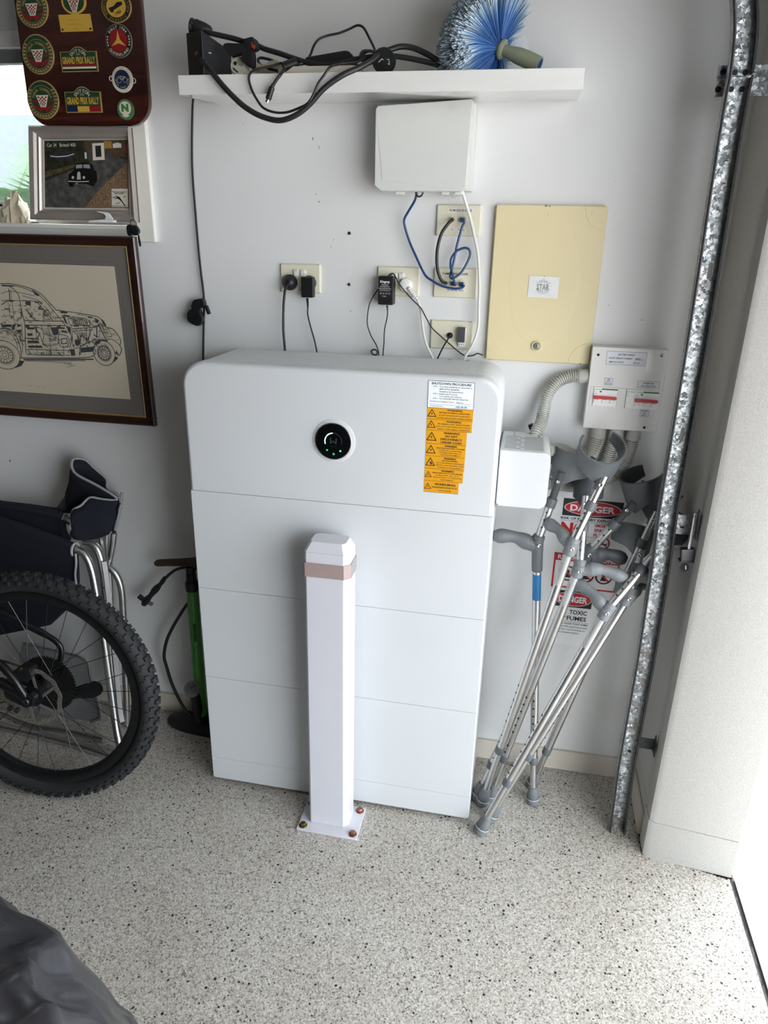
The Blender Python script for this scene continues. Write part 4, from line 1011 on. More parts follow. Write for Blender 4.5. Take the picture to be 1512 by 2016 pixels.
for i, s in enumerate(('SMOKING', 'SPARKS', 'FLAMES')): text(mb, s, WP1, ax0 + .099, .872 - .0148 * i, .0095, w=(.052, .045, .046)[i], align='L', bold=.035, d=.0004)
ban(mb, WP1, 1.125, .818, .0175, .0035)
mb.put('red_lettering', M_RED, sA, smooth=False)
mb = MB(); mb.flat([(1.112, .813), (1.137, .813), (1.137, .817), (1.112, .817)], WP1, .0005); mb.line([(1.137, .819), (1.141, .823), (1.139, .827)], WP1, .0005, .0014)
mb.flat([(1.118, .818), (1.124, .818), (1.1225, .828), (1.1205, .824)], WP1, .0005)
mb.put('smoking_icon', M_INK, sA, smooth=False)
bx0, bx1, bz0, bz1 = .9915, 1.1815, .664, .7765
sB = sign('restricted_sign', 'red and white restricted zone sign mostly hidden by crutch grips', bx0, bx1, bz0, bz1)
MB().flat([(bx0 + .001, .752), (bx1 - .001, .752), (bx1 - .001, bz1 - .001), (bx0 + .001, bz1 - .001)], WP1, .0002).put('red_header', M_RED, sB, smooth=False)
text(MB(), 'RESTRICTED ZONE', WP1, (bx0 + bx1) / 2, .764, .014, w=.168, bold=.02, d=.0005).put('header_lettering', M_SIGNW, sB, smooth=False)
mb = MB()
mb.line([(bx0 + .003, bz0 + .002), (bx1 - .003, bz0 + .002), (bx1 - .003, bz1 - .003), (bx0 + .003, bz1 - .003)], WP1, .0004, .0055, True)
for i in range(3): ban(mb, WP1, bx0 + .045 + .052 * i, .712, .0225, .0045)
mb.put('red_border', M_RED, sB, smooth=False)
mb = MB()
for i in range(3): mb.flat(circ(bx0 + .045 + .052 * i, .718, .0055, 12), WP1, .0003); mb.flat([(bx0 + .036 + .052 * i, .698), (bx0 + .054 + .052 * i, .698), (bx0 + .05 + .052 * i, .713), (bx0 + .04 + .052 * i, .713)], WP1, .0003)
mb.put('figure_icon', M_INK, sB, smooth=False)
cx0, cx1, cz0, cz1 = 1.003, 1.1195, .468, .658
sC = sign('toxic_fumes_sign', 'lower danger sign reading toxic fumes behind the crutch tubes', cx0, cx1, cz0, cz1)
danger(sC, WP1, cx0 + .002, cx1 - .002, .600, .655)
mb = MB(); 
text(mb, 'TOXIC', WP1, 1.0815, .584, .014, w=.052, bold=.025, d=.0004); text(mb, 'FUMES', WP1, 1.0785, .563, .014, w=.058, bold=.025, d=.0004)
text(mb, 'FIRE WILL CAUSE TOXIC FUMES', WP1, 1.062, .5435, .0052, w=.105, bold=.025, d=.0004)
mb.line([(cx0 + .003, .5505), (cx1 - .003, .5505)], WP1, .0004, .0007)
for i, s in enumerate(('Appropriate PPE requirements apply', 'during the room/working on', 'the battery systems')): text(mb, s, WP1, 1.061, .533 - .0102 * i, .0045, w=(.106, .094, .062)[i], d=.0004, bold=.012)
mb.line([(1.030, .583), (1.043, .579), (1.039, .571), (1.046, .566), (1.036, .562), (1.03, .565)], WP1, .0004, .0012)
mb.put('black_lettering', M_INK, sC, smooth=False)

# ================================================================ FOREARM CRUTCHES
CAM = Vector((.86, -2.01, 1.64))
def lerp(a, b, t): return a + (b - a) * t
HANDLE_R = [.0165, .0175, .0205, .0185, .0150, .0148, .0165, .0185, .0180, .0120]
M_RUB = mat('grey_rubber_ferrule', '#6c7073', .6, var=.06)
def crutch(label, tip, hub, end, hdir, cdir, lc, ergo=False, twist=0., hl=.118, darkcuff=False, crad=.052, cax=None, nholes=9, tags=True, arm_in=.6):
    T, H, E = Vector(tip), Vector(hub), Vector(end)
    t = thing('forearm_crutch', label, 'crutch', T, 'aluminium forearm crutches leaning in the corner')
    ax = (H - T).normalized(); L = (H - T).length
    T = T + Vector((0, 0, .004))
    aa = (E - H).normalized(); LA = (E - H).length
    def face(p, a, tw=0.):
        f = CAM - p; f = (f - a * f.dot(a)).normalized(); return Matrix.Rotation(tw, 3, a) @ f
    # ferrule
    pr = [(.0205, .0), (.021, .004), (.0205, .017), (.0185, .018), (.0188, .0185), (.0165, .040), (.0135, .056), (.0115, .057)]
    MB().lathe([(r, h) for r, h in pr], T, ax, 24).put('rubber_tip', M_RUB, t, ang=40)
    MB().lathe([(.0211, .0165), (.0214, .0175), (.0205, .0188)], T, ax, 24, cap=False).put('tip_ridge', mat('worn_tip_ridge', '#b4b8ba', .5), t)
    MB().lathe([(.0098, .05), (.0098, lc + .02)], T, ax, 18).put('lower_tube', M_ALU, t)
    MB().lathe([(.0128, lc - .012), (.0134, lc - .011), (.0134, lc + .011), (.0128, lc + .012)], T, ax, 20).put('locking_collar', M_DGREY, t)
    MB().lathe([(.0116, lc + .009), (.0116, L)], T, ax, 20).put('leg_tube', M_ALU, t)
    mb = MB()
    for i in range(nholes):
        p = T + ax * (lc + .03 + .0262 * i); 
        if lc + .03 + .0262 * i > L - .14: break
        f = face(p, ax, twist); mb.lathe([(.0031, .0108), (.0031, .0118), (.0, .0118)], p, f, 10)
    stuff(mb.put('adjustment_hole', M_HOLE, t))
    p = T + ax * (lc + .03 + .0262 * 2); f = face(p, ax, twist)
    MB().lathe([(.0031, .0112), (.0028, .0135), (0, .014)], p, f, 10).put('spring_button', M_STEEL, t)
    if ergo:
        MB().loft([[T + ax * h + (face(H, ax) * math.cos(k * PI / 10) + ax.cross(face(H, ax)) * math.sin(k * PI / 10)) * r for k in range(20)] for r, h in ((.0135, L - .092), (.0148, L - .088), (.0155, L - .02), (.0150, L + .012))]).put('grey_sleeve', M_DGREY, t)
        MB().lathe([(.0120, L - .178), (.0120, L - .100)], T, ax, 20, cap=False).put('blue_label', mat('blue_label', '#2272a8', .4, var=.1, scale=150), t)
    else:
        if tags:
            f = face(H, ax, twist * .2); s_ = ax.cross(f).normalized()
            P = (T + f * .0116, ax, s_)
            st = MB()
            ring = []
            for h in (L - .125, L - .032): ring.append([T + ax * h + (f * math.cos(q) + s_ * math.sin(q)) * .0119 for q in (-.7, -.35, 0, .35, .7)])
            st.loft(ring, closed=False, cap=False).put('printed_tag', mat('silver_tag', '#bcbcba', .35, .3), t)
            mb = MB(); Q = (T + f * .0118, ax, s_)
            text(mb, 'REBOTEC', Q, L - .065, .001, .0052, w=.03, bold=.02, d=.0006); text(mb, 'max. 130 kg', Q, L - .07, -.0045, .003, w=.026, d=.0002); text(mb, 'CE', Q, L - .105, .0, .0065, w=.011, d=.0006)
            mb.put('tag_lettering', M_INK, t)
    # hub clamp
    hb = MB()
    hb.loft([[c0 + (u * math.cos(k * PI / 10) + w * math.sin(k * PI / 10)) * r for k in range(20)] for c0, u, w, r in
             [(H - ax * .030, ax.orthogonal().normalized(), ax.cross(ax.orthogonal().normalized()), .0140), (H - ax * .027, ax.orthogonal().normalized(), ax.cross(ax.orthogonal().normalized()), .0165), (H + ax * .008, ax.orthogonal().normalized(), ax.cross(ax.orthogonal().normalized()), .0170)]])
    o2 = aa.orthogonal().normalized(); w2 = aa.cross(o2)
    hb.loft([[H + aa * h + (o2 * math.cos(k * PI / 10) + w2 * math.sin(k * PI / 10)) * r for k in range(20)] for r, h in ((.0165, -.012), (.0165, .016), (.0150, .019))])
    hub_o = hb.put('handle_clamp', M_DGREY if ergo else M_GREY, t)
    f = face(H, ax, .25); MB().lathe([(.0055, .0155), (.0055, .0178), (.004, .0185), (.0022, .0176), (0, .0176)], H - ax * .006, f, 14).put('clamp_bolt', M_STEEL, t)
    # handle
    hd = Vector(hdir).normalized(); n = len(HANDLE_R)
    pts = [H + hd * (.006 + hl * i / (n - 1)) + Vector((0, 0, .007 * math.sin(i / (n - 1) * PI * 1.6 - .5) - (.010 if ergo else .004) * math.cos(i / (n - 1) * PI))) for i in range(n)]
    mb = MB(); S_ = spline(pts, 4); rr = []
    for i in range(len(S_)):
        q = i / 4; a = int(min(q, n - 2)); rr.append((lerp(HANDLE_R[a], HANDLE_R[a + 1], q - a)) * (1.12 if ergo else 1.))
    mb.tube(S_, rr, 16, sx=.86)
    mb.put('hand_grip', M_DGREY if ergo else M_GREY, t, ang=60)
    # arm tube
    MB().lathe([(.0116, .0), (.0116, LA * arm_in)], H, aa, 20).put('arm_tube', M_ALU, t)
    mb = MB()
    for i in range(4):
        p = H + aa * (.045 + .022 * i)
        if .045 + .022 * i > LA * arm_in - .01: break
        f = face(p, aa, twist * .5); mb.lathe([(.003, .0108), (.003, .0119), (0, .0119)], p, f, 10)
    stuff(mb.put('arm_hole', M_CHAR, t))
    MB().lathe([(.0136, LA * arm_in - .012), (.0142, LA * arm_in - .01), (.0142, LA * arm_in + .012), (.0128, LA * arm_in + .014)], H, aa, 20).put('arm_collar', M_DGREY, t)
    MB().lathe([(.0100, LA * arm_in), (.0100, LA + .012)], H, aa, 18).put('inner_arm_tube', M_CHAR if ergo else M_ALU, t)
    # cuff: open band around the forearm
    ca = Vector(cax).normalized() if cax else aa
    o = Vector(cdir); o = (o - ca * o.dot(ca)).normalized(); s_ = ca.cross(o)
    cc = E + o * (crad + .006) + ca * .034
    n = 22; half = math.radians(138); rings = []
    for i in range(n + 1):
        th = -half + 2 * half * i / n
        d = (-o * math.cos(th) + s_ * math.sin(th)); k = math.cos(th / 2)
        hw_lo = -.036 + .030 * (abs(th) / half) ** 1.5; hw_hi = .034 - .006 * (abs(th) / half) ** 2
        # tail tapering down to the bolt at the back
        if abs(th) < .75: hw_lo -= .024 * (1 - abs(th) / .75)
        q = [cc + d * (crad + a) + ca * b for a, b in ((0, hw_lo), (.0032, hw_lo), (.0032, hw_hi - .004), (.0052, hw_hi - .003), (.0052, hw_hi), (-.0005, hw_hi), (-.0005, hw_hi - .003), (0, hw_hi - .004))]
        rings.append(q)
    cuff = MB().loft(rings).put('forearm_cuff', mat('dark_cuff_plastic', '#4b4e52', .5, var=.05) if darkcuff else M_DGREY, t, ang=45)
    s_ = aa.cross(o).normalized(); o3 = s_.cross(aa)
    MB().obox(E + o3 * .004 - aa * .008, o3 * .0075, s_ * .011, aa * .022).put('cuff_bracket', M_DGREY, t, bevel=.003)
    f = face(E, aa); MB().lathe([(.0052, .008), (.0052, .0165), (.004, .0175), (.002, .0165), (0, .0165)], E - aa * .012, f, 14).put('cuff_bolt', M_STEEL, t)
    return t
crutch('elbow crutch with forearm upright by the battery, its grip pointing left', (1.0017,-0.1834,0), (0.9323,-0.155,0.8687), (0.9742,-0.14,1.0551), (-1, -.12, .06), (.45, 1, .1), .155, True, -.3, hl=.115)
crutch('crutch with the big open cuff highest of the bunch and short grip pointing back left', (0.8449,-0.223,0), (1.0175,-0.235,0.9026), (1.077,-0.2,1.072), (-.65, .75, .28), (-.30, .78, .62), .215, False, -1.1, hl=.1, cax=(.12, -.58, .8), crad=.055)
crutch('crutch whose grip points right across the middle of the bunch', (0.8652,-0.1963,0), (1.047,-0.205,0.8279), (1.0475,-0.135,0.9925), (1, -.03, -.12), (.2, 1, .0), .165, False, -.35, darkcuff=True, crad=.037)
crutch('blue-labelled crutch leaning right with dark cuff beside the red danger oval', (0.8277,-0.2048,0), (1.0767,-0.115,0.8365), (1.1666,-0.13,0.986), (.9, .15, -.22), (.75, .6, .1), .13, True, -.2, darkcuff=True, hl=.10, cax=(-.38, -.12, .92), crad=.056)
crutch('front crutch leaning furthest right with grip pointing up left', (0.8473,-0.3395,0), (1.1273,-0.25,0.7334), (1.2655,-0.175,0.9239), (-.75, .5, .42), (.3, 1, .3), .19, False, -1.0, hl=.105, darkcuff=True, arm_in=.55)
crutch('crutch directly behind the front one, its grip hidden at the door track', (0.8736,-0.2807,0), (1.1855,-0.205,0.7598), (1.2057,-0.15,0.8673), (.55, .8, .1), (-.25, 1, .25), .25, False, 1.2, hl=.09, tags=False)
crutch('rear crutch with dark rubber tip behind the upright one', (0.9964,-0.1118,0), (1.1706,-0.16,0.7693), (1.2285,-0.14,0.9682), (.5, -.5, .5), (.1, 1, .2), .155, False, 2.4, darkcuff=True, hl=.10, tags=False)

# ================================================================ GARAGE DOOR TRACK
tr = thing('garage_door_track', 'spangled galvanised steel door track curving over at the top', 'door track', (1.245, -.23, 0))
cen = [(1.2497,-0.232,-0.0134),(1.2421,-0.232,0.2422),(1.2446,-0.232,0.5832),(1.2401,-0.232,0.8854),(1.2348,-0.232,1.0239),(1.2341,-0.232,1.3995),(1.2318,-0.232,1.5882),(1.2273,-0.232,1.8394),(1.2274,-0.232,1.9231),(1.2288,-0.232,1.9574)]
cur = [(1.2284,-0.232,1.9592),(1.2263,-0.232,1.9991),(1.221,-0.232,2.0452),(1.2113,-0.232,2.0896)]
def sweep_track(path, name, web=.0235, lip=.024):
    P = [Vector(p) for p in path]; rings = []
    sec = [(-web, 0), (web, 0), (web, lip), (web - .003, lip + .0035), (web - .0055, lip + .0022), (web - .005, lip + .001), (web - .003, lip + .002), (web - .0018, lip - .001), (web - .0018, .0018),
           (-web + .0018, .0018), (-web + .0018, lip - .001), (-web + .003, lip + .002), (-web + .005, lip + .001), (-web + .0055, lip + .0022), (-web + .003, lip + .0035), (-web, lip)]
    for i, p in enumerate(P):
        tg = (P[min(i + 1, len(P) - 1)] - P[max(i - 1, 0)]).normalized(); nx = Vector((tg.z, 0, -tg.x))
        rings.append([p + nx * a + Vector((0, -b, 0)) for a, b in sec])
    mb = MB().loft(rings); n = len(sec)
    lipk = set(range(1, 8)) | set(range(10, 15)); mb.mi = [1 if (f_ < (len(rings) - 1) * n and f_ % n in lipk) else 0 for f_ in range(len(mb.f))]  # lip faces take the darker zinc: their shade is put into the colour
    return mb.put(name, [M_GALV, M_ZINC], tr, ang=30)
def onplane(l, y): return [(p[0], y, p[2]) for p in l]
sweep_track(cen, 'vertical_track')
c1, c2 = Vector(cur[-1]), Vector(cur[-2]); tg = (c1 - c2).normalized(); ext = []
ang0 = math.atan2(tg.z, tg.x); p = c1.copy()
for i in range(14):
    ang0 += .075; p = p + Vector((math.cos(ang0), 0, math.sin(ang0))) * .035; ext.append(p.copy())
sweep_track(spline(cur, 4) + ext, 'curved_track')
def on_track(py):
    """centre of the track web at a height"""
    for a, b in zip(cen[:-1], cen[1:]):
        if a[2] <= py <= b[2]:
            f = (py - a[2]) / (b[2] - a[2]); return a[0] + (b[0] - a[0]) * f
    return cen[-1][0]
for z_, dx, L_ in ((1.585, .006, .018), (1.213, .005, .018), (.378, .006, .02)):
    x_ = on_track(z_) + dx
    MB().prism(rpoly(x_ - .0045, x_ + .0045, z_ - L_, z_ + L_, .0044, 4), wallP(-.2335), .0002, .0006).put('slot', mat('slot_grey', '#77746f', .7), tr)
for px, m_, r_ in (((1.2307,-0.232,0.9798), M_DSTEEL, .0055), ((1.2247,-0.232,0.9626), M_STEEL, .0055), ((1.2297,-0.232,1.2074), M_GALV, .006), ((1.247,-0.232,0.2826), M_HOLE, .005), ((1.2195,-0.232,1.9656), M_HOLE, .0055), ((1.2398,-0.232,1.9653), M_HOLE, .0055), ((1.2182,-0.232,1.9359), M_HOLE, .0055), ((1.2386,-0.232,1.9357), M_HOLE, .0055)):
    MB().lathe([(r_, -.001), (r_, -.0042), (r_ * .7, -.0055), (0, -.005)] if m_ is not M_HOLE else [(r_, -.001), (r_, -.0026), (0, -.0026)], (px[0], -.232, px[2]), (0, 1, 0), 16).put('track_bolt' if m_ is not M_HOLE else 'bolt_hole', m_, tr)
# brackets fixing the track to the nib wall
def bracket(x0, x1, z0, z1, y=-.226, fl=True):
    mb = MB().box(x0, x1, y, y + .0028, z0, z1)
    if fl:
        mb.box(x1 - .0028, x1, y - .03, y + .0028, z0 - .002, z1)
        mb.loft([[(x1 - .0028 + d, yy, zz) for yy, zz in ((y - .03, z1), (y + .0028, z1), (y - .008, z1 + .022))] for d in (0, .0028)])
    return mb
a, b = (1.2197,-0.228,0.2492), (1.3109,-0.228,0.3141)
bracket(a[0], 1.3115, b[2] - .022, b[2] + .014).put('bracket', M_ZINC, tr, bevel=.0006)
a, b = (1.2748,-0.228,0.9509), (1.3239,-0.228,1.0039)
bracket(on_track(a[2]) - .02, 1.3115, a[2] + .004, b[2] + .004).put('bracket', M_GALV, tr, bevel=.0006)
c_ = (1.2756,-0.229,0.9749); MB().prism(rpoly(c_[0] - .001, c_[0] + .008, c_[2] - .0022, c_[2] + .0022, .0021, 3), wallP(-.2285), .0, .0006).put('bracket_slot', M_HOLE, tr)
a, b = (1.1883,-0.21,1.9262), (1.2001,-0.21,1.9827)
mb = MB().box(a[0] + .003, 1.3115, -.212, -.209, a[2], b[2]); mb.box(1.3115 - .003, 1.3115, -.25, -.209, a[2], b[2])
mb.put('bracket', M_GALV, tr, bevel=.0006)
mb = MB()
for px in ((1.2015,-0.213,1.9712), (1.1973,-0.213,1.9394)): MB().lathe([(.006, -.0002), (.006, -.0012), (0, -.0012)], (px[0], -.212, px[2]), (0, 1, 0), 14).put('bracket_hole', M_HOLE, tr)
# padlock hanging on the middle bracket
pd = thing('padlock', 'small weathered padlock with key hanging on the track bracket', 'padlock', (1.2955,-0.26,0.9152))
sp = [(1.3073,-0.255,0.9585), (1.3045,-0.258,1.0001), (1.3011,-0.262,1.0227), (1.2952,-0.268,1.0297), (1.291,-0.272,1.0228), (1.2923,-0.268,0.9623), (1.2935,-0.262,0.9325)]
sp = [(1.2984,-0.25,0.9306), (1.2992,-0.25,0.9693), (1.2987,-0.252,1.0133), (1.2962,-0.258,1.0247), (1.2959,-0.266,1.021), (1.2961,-0.268,0.9681), (1.2961,-0.266,0.9345)]
MB().tube(spline(sp, 6), .0042, 10).put('shackle', M_STEEL, pd)
c_ = Vector((1.296,-0.258,0.9144))
MB().obox(c_, (.0165, 0, .002), (0, .0105, 0), (-.0025, 0, .018)).put('lock_body', M_DSTEEL, pd, bevel=.003)
MB().obox(c_ + Vector((.001, 0, -.0155)), (.018, 0, .002), (0, .0115, 0), (-.0004, 0, .0028)).put('bumper_band', M_CHAR, pd, bevel=.001)
c_ = Vector((1.2957,-0.258,0.8793)); MB().lathe([(.0105, -.0012), (.0105, .0012)], c_, (.3, 1, 0), 20).put('key', M_DSTEEL, pd)
MB().obox(c_ + Vector((.002, -.002, .001)), (.0012, 0, 0), (0, .0008, 0), (-.0008, 0, .005)).put('key_slot', M_ALU, pd)

# ================================================================ BADGE PLAQUE
M_PLQ = wood_material('polished_mahogany', '#260f0a', '#3a1a14', '#4c241c', 5., .22, .6, axis=0)
pq = thing('rally_badge_plaque', 'polished dark wooden plaque covered in rally badges hung over the window', 'plaque', (-.345, -.04, 1.905))
qa, qb = -.5215, -.1665
qz = (-0.3545,-0.05,1.9002)[2]
MB().prism(rpoly(qa, qb, qz, 2.42, .06, 10), wallP(0), .031, .05).put('board', M_PLQ, pq, bevel=.004)
QY = -.0502; QP = wallP(QY)
for px in ((-0.4502,-0.045,1.8909), (-0.4016,-0.045,1.8894), (-0.3517,-0.045,1.8887), (-0.3023,-0.045,1.8879), (-0.2519,-0.045,1.8871)):
    c = Vector(px); P = [c + Vector((0, .002, .012)), c + Vector((0, 0, .006)), c + Vector((.0035, -.002, .001)), c + Vector((.0045, -.002, -.004)), c + Vector((.001, -.002, -.0075)), c + Vector((-.004, -.002, -.0055))]
    MB().tube(spline(P, 4), .0013, 6).put('cup_hook', mat('bronze_hook', '#6b5a44', .4, .7), pq)
M_BGRN = mat('badge_green_enamel', '#22402c', .3); M_BRED = mat('badge_red_enamel', '#8e1d22', .3); M_BWHT = mat('badge_white_enamel', '#dcd6c2', .3)
M_BNAV = mat('badge_navy_enamel', '#1b2748', .3); M_BYEL = mat('badge_yellow_enamel', '#d0a846', .35); M_BBLK = mat('badge_black_enamel', '#1d1d1a', .35)
def badge(name, label): 
    o = bpy.data.objects.new(name, None); COL.objects.link(o); o.parent = pq; o.matrix_parent_inverse = base_inv(pq); o['label'] = label; return o
def lay(par, name, poly, m, d, th=None):
    mb = MB()
    if th: mb.prism(poly, QP, 0, th)
    else: mb.flat(poly, QP, d)
    return mb.put(name, m, par, smooth=False)
def disc_badge(nm, lab, c, ex, ez, m=None):
    cx, cz, rx, rz = c[0], c[2], abs(ex[0] - c[0]), abs(ez[2] - c[2])
    b = badge(nm, lab)
    MB().loft([[(cx + rx * k * math.cos(a), QY - d, cz + rz * k * math.sin(a)) for a in [i * 2 * PI / 40 for i in range(40)]] for k, d in ((1, 0), (1, .0022), (.975, .003))]).put('badge_base', m or M_GOLD, b, ang=50)
    return b, cx, cz, rx, rz
def targa(c, ex, ez, yr, lab):
    b, cx, cz, rx, rz = disc_badge('oval_badge', lab, c, ex, ez)
    E = lambda k, n=36: circ(cx, cz, rx * k, n, ry=rz * k)
    lay(b, 'dark_ring', E(.94), M_BGRN, .0032)
    mb = MB()
    for i in range(30):     # laurel leaves round the rim
        a = i * 2 * PI / 30; 
        if abs(a - PI / 2) < .9: continue
        x, z = cx + rx * .85 * math.cos(a), cz + rz * .85 * math.sin(a)
        mb.flat(circ(x, z, rx * .085, 6, ry=rz * .06), QP, .0035)
    mb.line(E(.74), QP, .0035, rx * .025, True)
    arctext(mb, 'TARGA TASMANIA', QP, cx, cz, rx * .58, rz * .15, PI / 2, 2.6, d=.0036, ry=rz * .56, bold=.01)
    text(mb, yr, QP, cx, cz - rz * .84, rz * .1, d=.0036)
    mb.put('gold_relief', M_GOLD, b, smooth=False)
    lay(b, 'shield_border', [(cx - rx * .40, cz + rz * .24), (cx + rx * .40, cz + rz * .24), (cx + rx * .17, cz - rz * .38), (cx - rx * .17, cz - rz * .38)], M_BWHT, .0038)
    mb = MB(); n = 5
    for i in range(5):
        for j in range(6):
            if (i + j) % 2: continue
            def q(u, v):
                hw = rx * (.32 - .19 * v); return (cx - hw + 2 * hw * u, cz + rz * (.17 - .49 * v))
            mb.flat([q(i / 5, j / 6), q((i + 1) / 5, j / 6), q((i + 1) / 5, (j + 1) / 6), q(i / 5, (j + 1) / 6)], QP, .0041)
    for s in (-1, 1):
        mb.flat([(cx + s * rx * .42, cz - rz * .02), (cx + s * rx * .68, cz - rz * .02), (cx + s * rx * .62, cz - rz * .12), (cx + s * rx * .38, cz - rz * .12)], QP, .0039)
        mb.flat([(cx + s * rx * .08, cz - rz * .50), (cx + s * rx * .66, cz - rz * .18), (cx + s * rx * .60, cz - rz * .36), (cx + s * rx * .14, cz - rz * .66)], QP, .0039)
    mb.flat([(cx - rx * .3, cz - rz * .38), (cx + rx * .3, cz - rz * .38), (cx + rx * .22, cz - rz * .5), (cx - rx * .22, cz - rz * .5)], QP, .0042)
    mb.put('red_enamel', M_BRED, b, smooth=False)
targa((-0.4687,-0.05,2.1695), (-0.4237,-0.05,2.1682), (-0.4762,-0.05,2.1263), '1992', 'top left oval badge with a checked shield')
targa((-0.4691,-0.05,2.0676), (-0.4233,-0.05,2.0667), (-0.4769,-0.05,2.022), '1993', 'middle left oval badge with a checked shield')
targa((-0.4724,-0.05,1.9629), (-0.4256,-0.05,1.9624), (-0.48,-0.05,1.9172), '1994', 'bottom left oval badge with a checked shield')
# crest with engraved plate
b = badge('crest_badge', 'gold crest badge with an engraved plate under it')
c = (-0.3492,-0.05,2.1802); rx, rz = abs((-0.3152,-0.05,2.1791)[0] - c[0]), abs((-0.3532,-0.05,2.153)[2] - c[2])
lay(b, 'crest_base', circ(c[0], c[2], rx, 36, ry=rz), M_BYEL, 0, .0028)
lay(b, 'crest_green', circ(c[0], c[2], rx * .86, 36, ry=rz * .86), M_BGRN, .0031)
lay(b, 'crest_shield', [(c[0] - rx * .6, c[2] + rz * .5), (c[0] + rx * .6, c[2] + rz * .5), (c[0] + rx * .16, c[2] - rz * .84), (c[0] - rx * .16, c[2] - rz * .84)], M_BWHT, .0034)
mb = MB()
for i in range(5):
    for j in range(7):
        if (i + j) % 2: continue
        def q(u, v):
            hw = rx * (.5 - .4 * v); return (c[0] - hw + 2 * hw * u, c[2] + rz * (.4 - 1.15 * v))
        mb.flat([q(i / 5, j / 7), q((i + 1) / 5, j / 7), q((i + 1) / 5, (j + 1) / 7), q(i / 5, (j + 1) / 7)], QP, .0037)
mb.put('red_checks', M_BRED, b, smooth=False)
a_, b_ = (-0.395,-0.05,2.1159), (-0.3081,-0.05,2.1534)
lay(b, 'engraved_plate', [(a_[0], a_[2]), (b_[0] + .003, a_[2]), (b_[0], b_[2]), (a_[0] - .002, b_[2])], M_BYEL, 0, .002)
mb = MB()
for i, s in enumerate(('PARTICIPANT', 'CLASSIC OUTRIGHT', '1992')): text(mb, s, QP, (a_[0] + b_[0]) / 2, b_[2] - .012 - .010 * i, .0035, w=(.034, .05, .015)[i], d=.0023)
mb.put('engraving', mat('engraving_brown', '#a3812e', .5), b, smooth=False)
for x in (a_[0] + .006, b_[0] - .002): lay(b, 'plate_pin', circ(x, a_[2] + .005, .0026, 10), M_BBLK, 0, .003)
# grand prix rally badges
def dutton(x0, x1, z0, z1, yr, bars, lab):
    b = badge('rally_badge', lab); w, h = x1 - x0, z1 - z0
    out = [(x0, z0), (x1, z0), (x1, z0 + h * .80)] + [(x0 + w * u, z0 + h * v) for u, v in ((.72, .81), (.66, .90), (.58, .98), (.5, 1.), (.42, .98), (.34, .90), (.28, .81))] + [(x0, z0 + h * .8)]
    lay(b, 'badge_base', out, M_GOLD, 0, .0026)
    ins = lambda p: (x0 + w / 2 + (p[0] - x0 - w / 2) * .955, z0 + h * .48 + (p[1] - z0 - h * .48) * .93)
    lay(b, 'green_field', [ins(p) for p in out], M_BGRN, .0029)
    mb = MB(); arctext(mb, 'DUTTON', QP, x0 + w * .5, z0 + h * .52, w * .22, h * .13, PI / 2, 1.9, d=.0036, ry=h * .31, bold=.02)
    text(mb, yr, QP, x0 + w * .5, z0 + h * .69, h * .075, d=.0036); mb.put('cream_lettering', M_BWHT, b, smooth=False)
    mb = MB(); text(mb, 'GRAND PRIX RALLY', QP, x0 + w * .5, z0 + h * .46, h * .27, w=w * .9, d=.0036, bold=.03); mb.put('gold_lettering', M_BYEL, b, smooth=False)
    for u0, u1, v0, v1, m in bars: lay(b, 'enamel_bar', [(x0 + w * u0, z0 + h * v0), (x0 + w * u1, z0 + h * v0), (x0 + w * u1, z0 + h * v1), (x0 + w * u0, z0 + h * v1)], m, .0034)
p, q_ = (-0.4053,-0.05,2.0261), (-0.3006,-0.05,2.0829)
dutton(p[0], q_[0], p[2], q_[2], '1991', ((.04, .96, .22, .30, M_BRED), (.04, .96, .12, .20, M_BWHT), (.04, .96, .05, .1, M_BBLK)), 'green rally badge with red and white stripes')
p, q_ = (-0.4063,-0.05,1.9318), (-0.3018,-0.05,1.9927)
dutton(p[0], q_[0], p[2], q_[2], '1992', ((.03, .33, .04, .25, M_BNAV), (.33, .66, .04, .25, M_BYEL), (.66, .97, .04, .25, M_BRED)), 'green rally badge with navy, yellow and red blocks')
b, cx, cz, rx, rz = disc_badge('round_badge', 'round yellow badge dated 1985 at top right', (-0.2324,-0.05,2.1659), (-0.1915,-0.05,2.1647), (-0.2367,-0.05,2.1312), M_GOLD)
lay(b, 'black_ring', circ(cx, cz, rx * .94, 36, ry=rz * .94), M_BBLK, .0032); lay(b, 'yellow_field', circ(cx, cz, rx * .66, 36, ry=rz * .66), M_BYEL, .0035)
mb = MB(); arctext(mb, 'CIADNE CLASSIC RALLY', QP, cx, cz, rx * .8, rz * .17, -PI / 2, 4.2, d=.0036, inward=True, ry=rz * .8); mb.put('cream_lettering', M_BYEL, b, smooth=False)
mb = MB(); text(mb, '1985', QP, cx + rx * .12, cz - rz * .36, rz * .2, d=.004, bold=.02, rot=.35)
mb.flat([(cx - rx * .48, cz - rz * .22), (cx - rx * .2, cz - rz * .22), (cx + rx * .45, cz + rz * .12), (cx + rx * .4, cz + rz * .3), (cx + rx * .1, cz + rz * .28), (cx - rx * .2, cz + rz * .02), (cx - rx * .5, cz - rz * .05)], QP, .0038)
mb.flat(circ(cx - rx * .3, cz - rz * .22, rx * .12, 12), QP, .0039); mb.put('car_silhouette', M_BBLK, b, smooth=False)
b, cx, cz, rx, rz = disc_badge('round_badge', 'round black and red badge with a yellow three-pointed star', (-0.2351,-0.05,2.0926), (-0.1977,-0.05,2.0918), (-0.2397,-0.05,2.0547), mat('pewter_badge', '#8d8a78', .4, .4))
lay(b, 'black_ring', circ(cx, cz, rx * .95, 36, ry=rz * .95), M_BBLK, .0032); lay(b, 'red_field', circ(cx, cz, rx * .68, 36, ry=rz * .68), M_BRED, .0035)
star = []
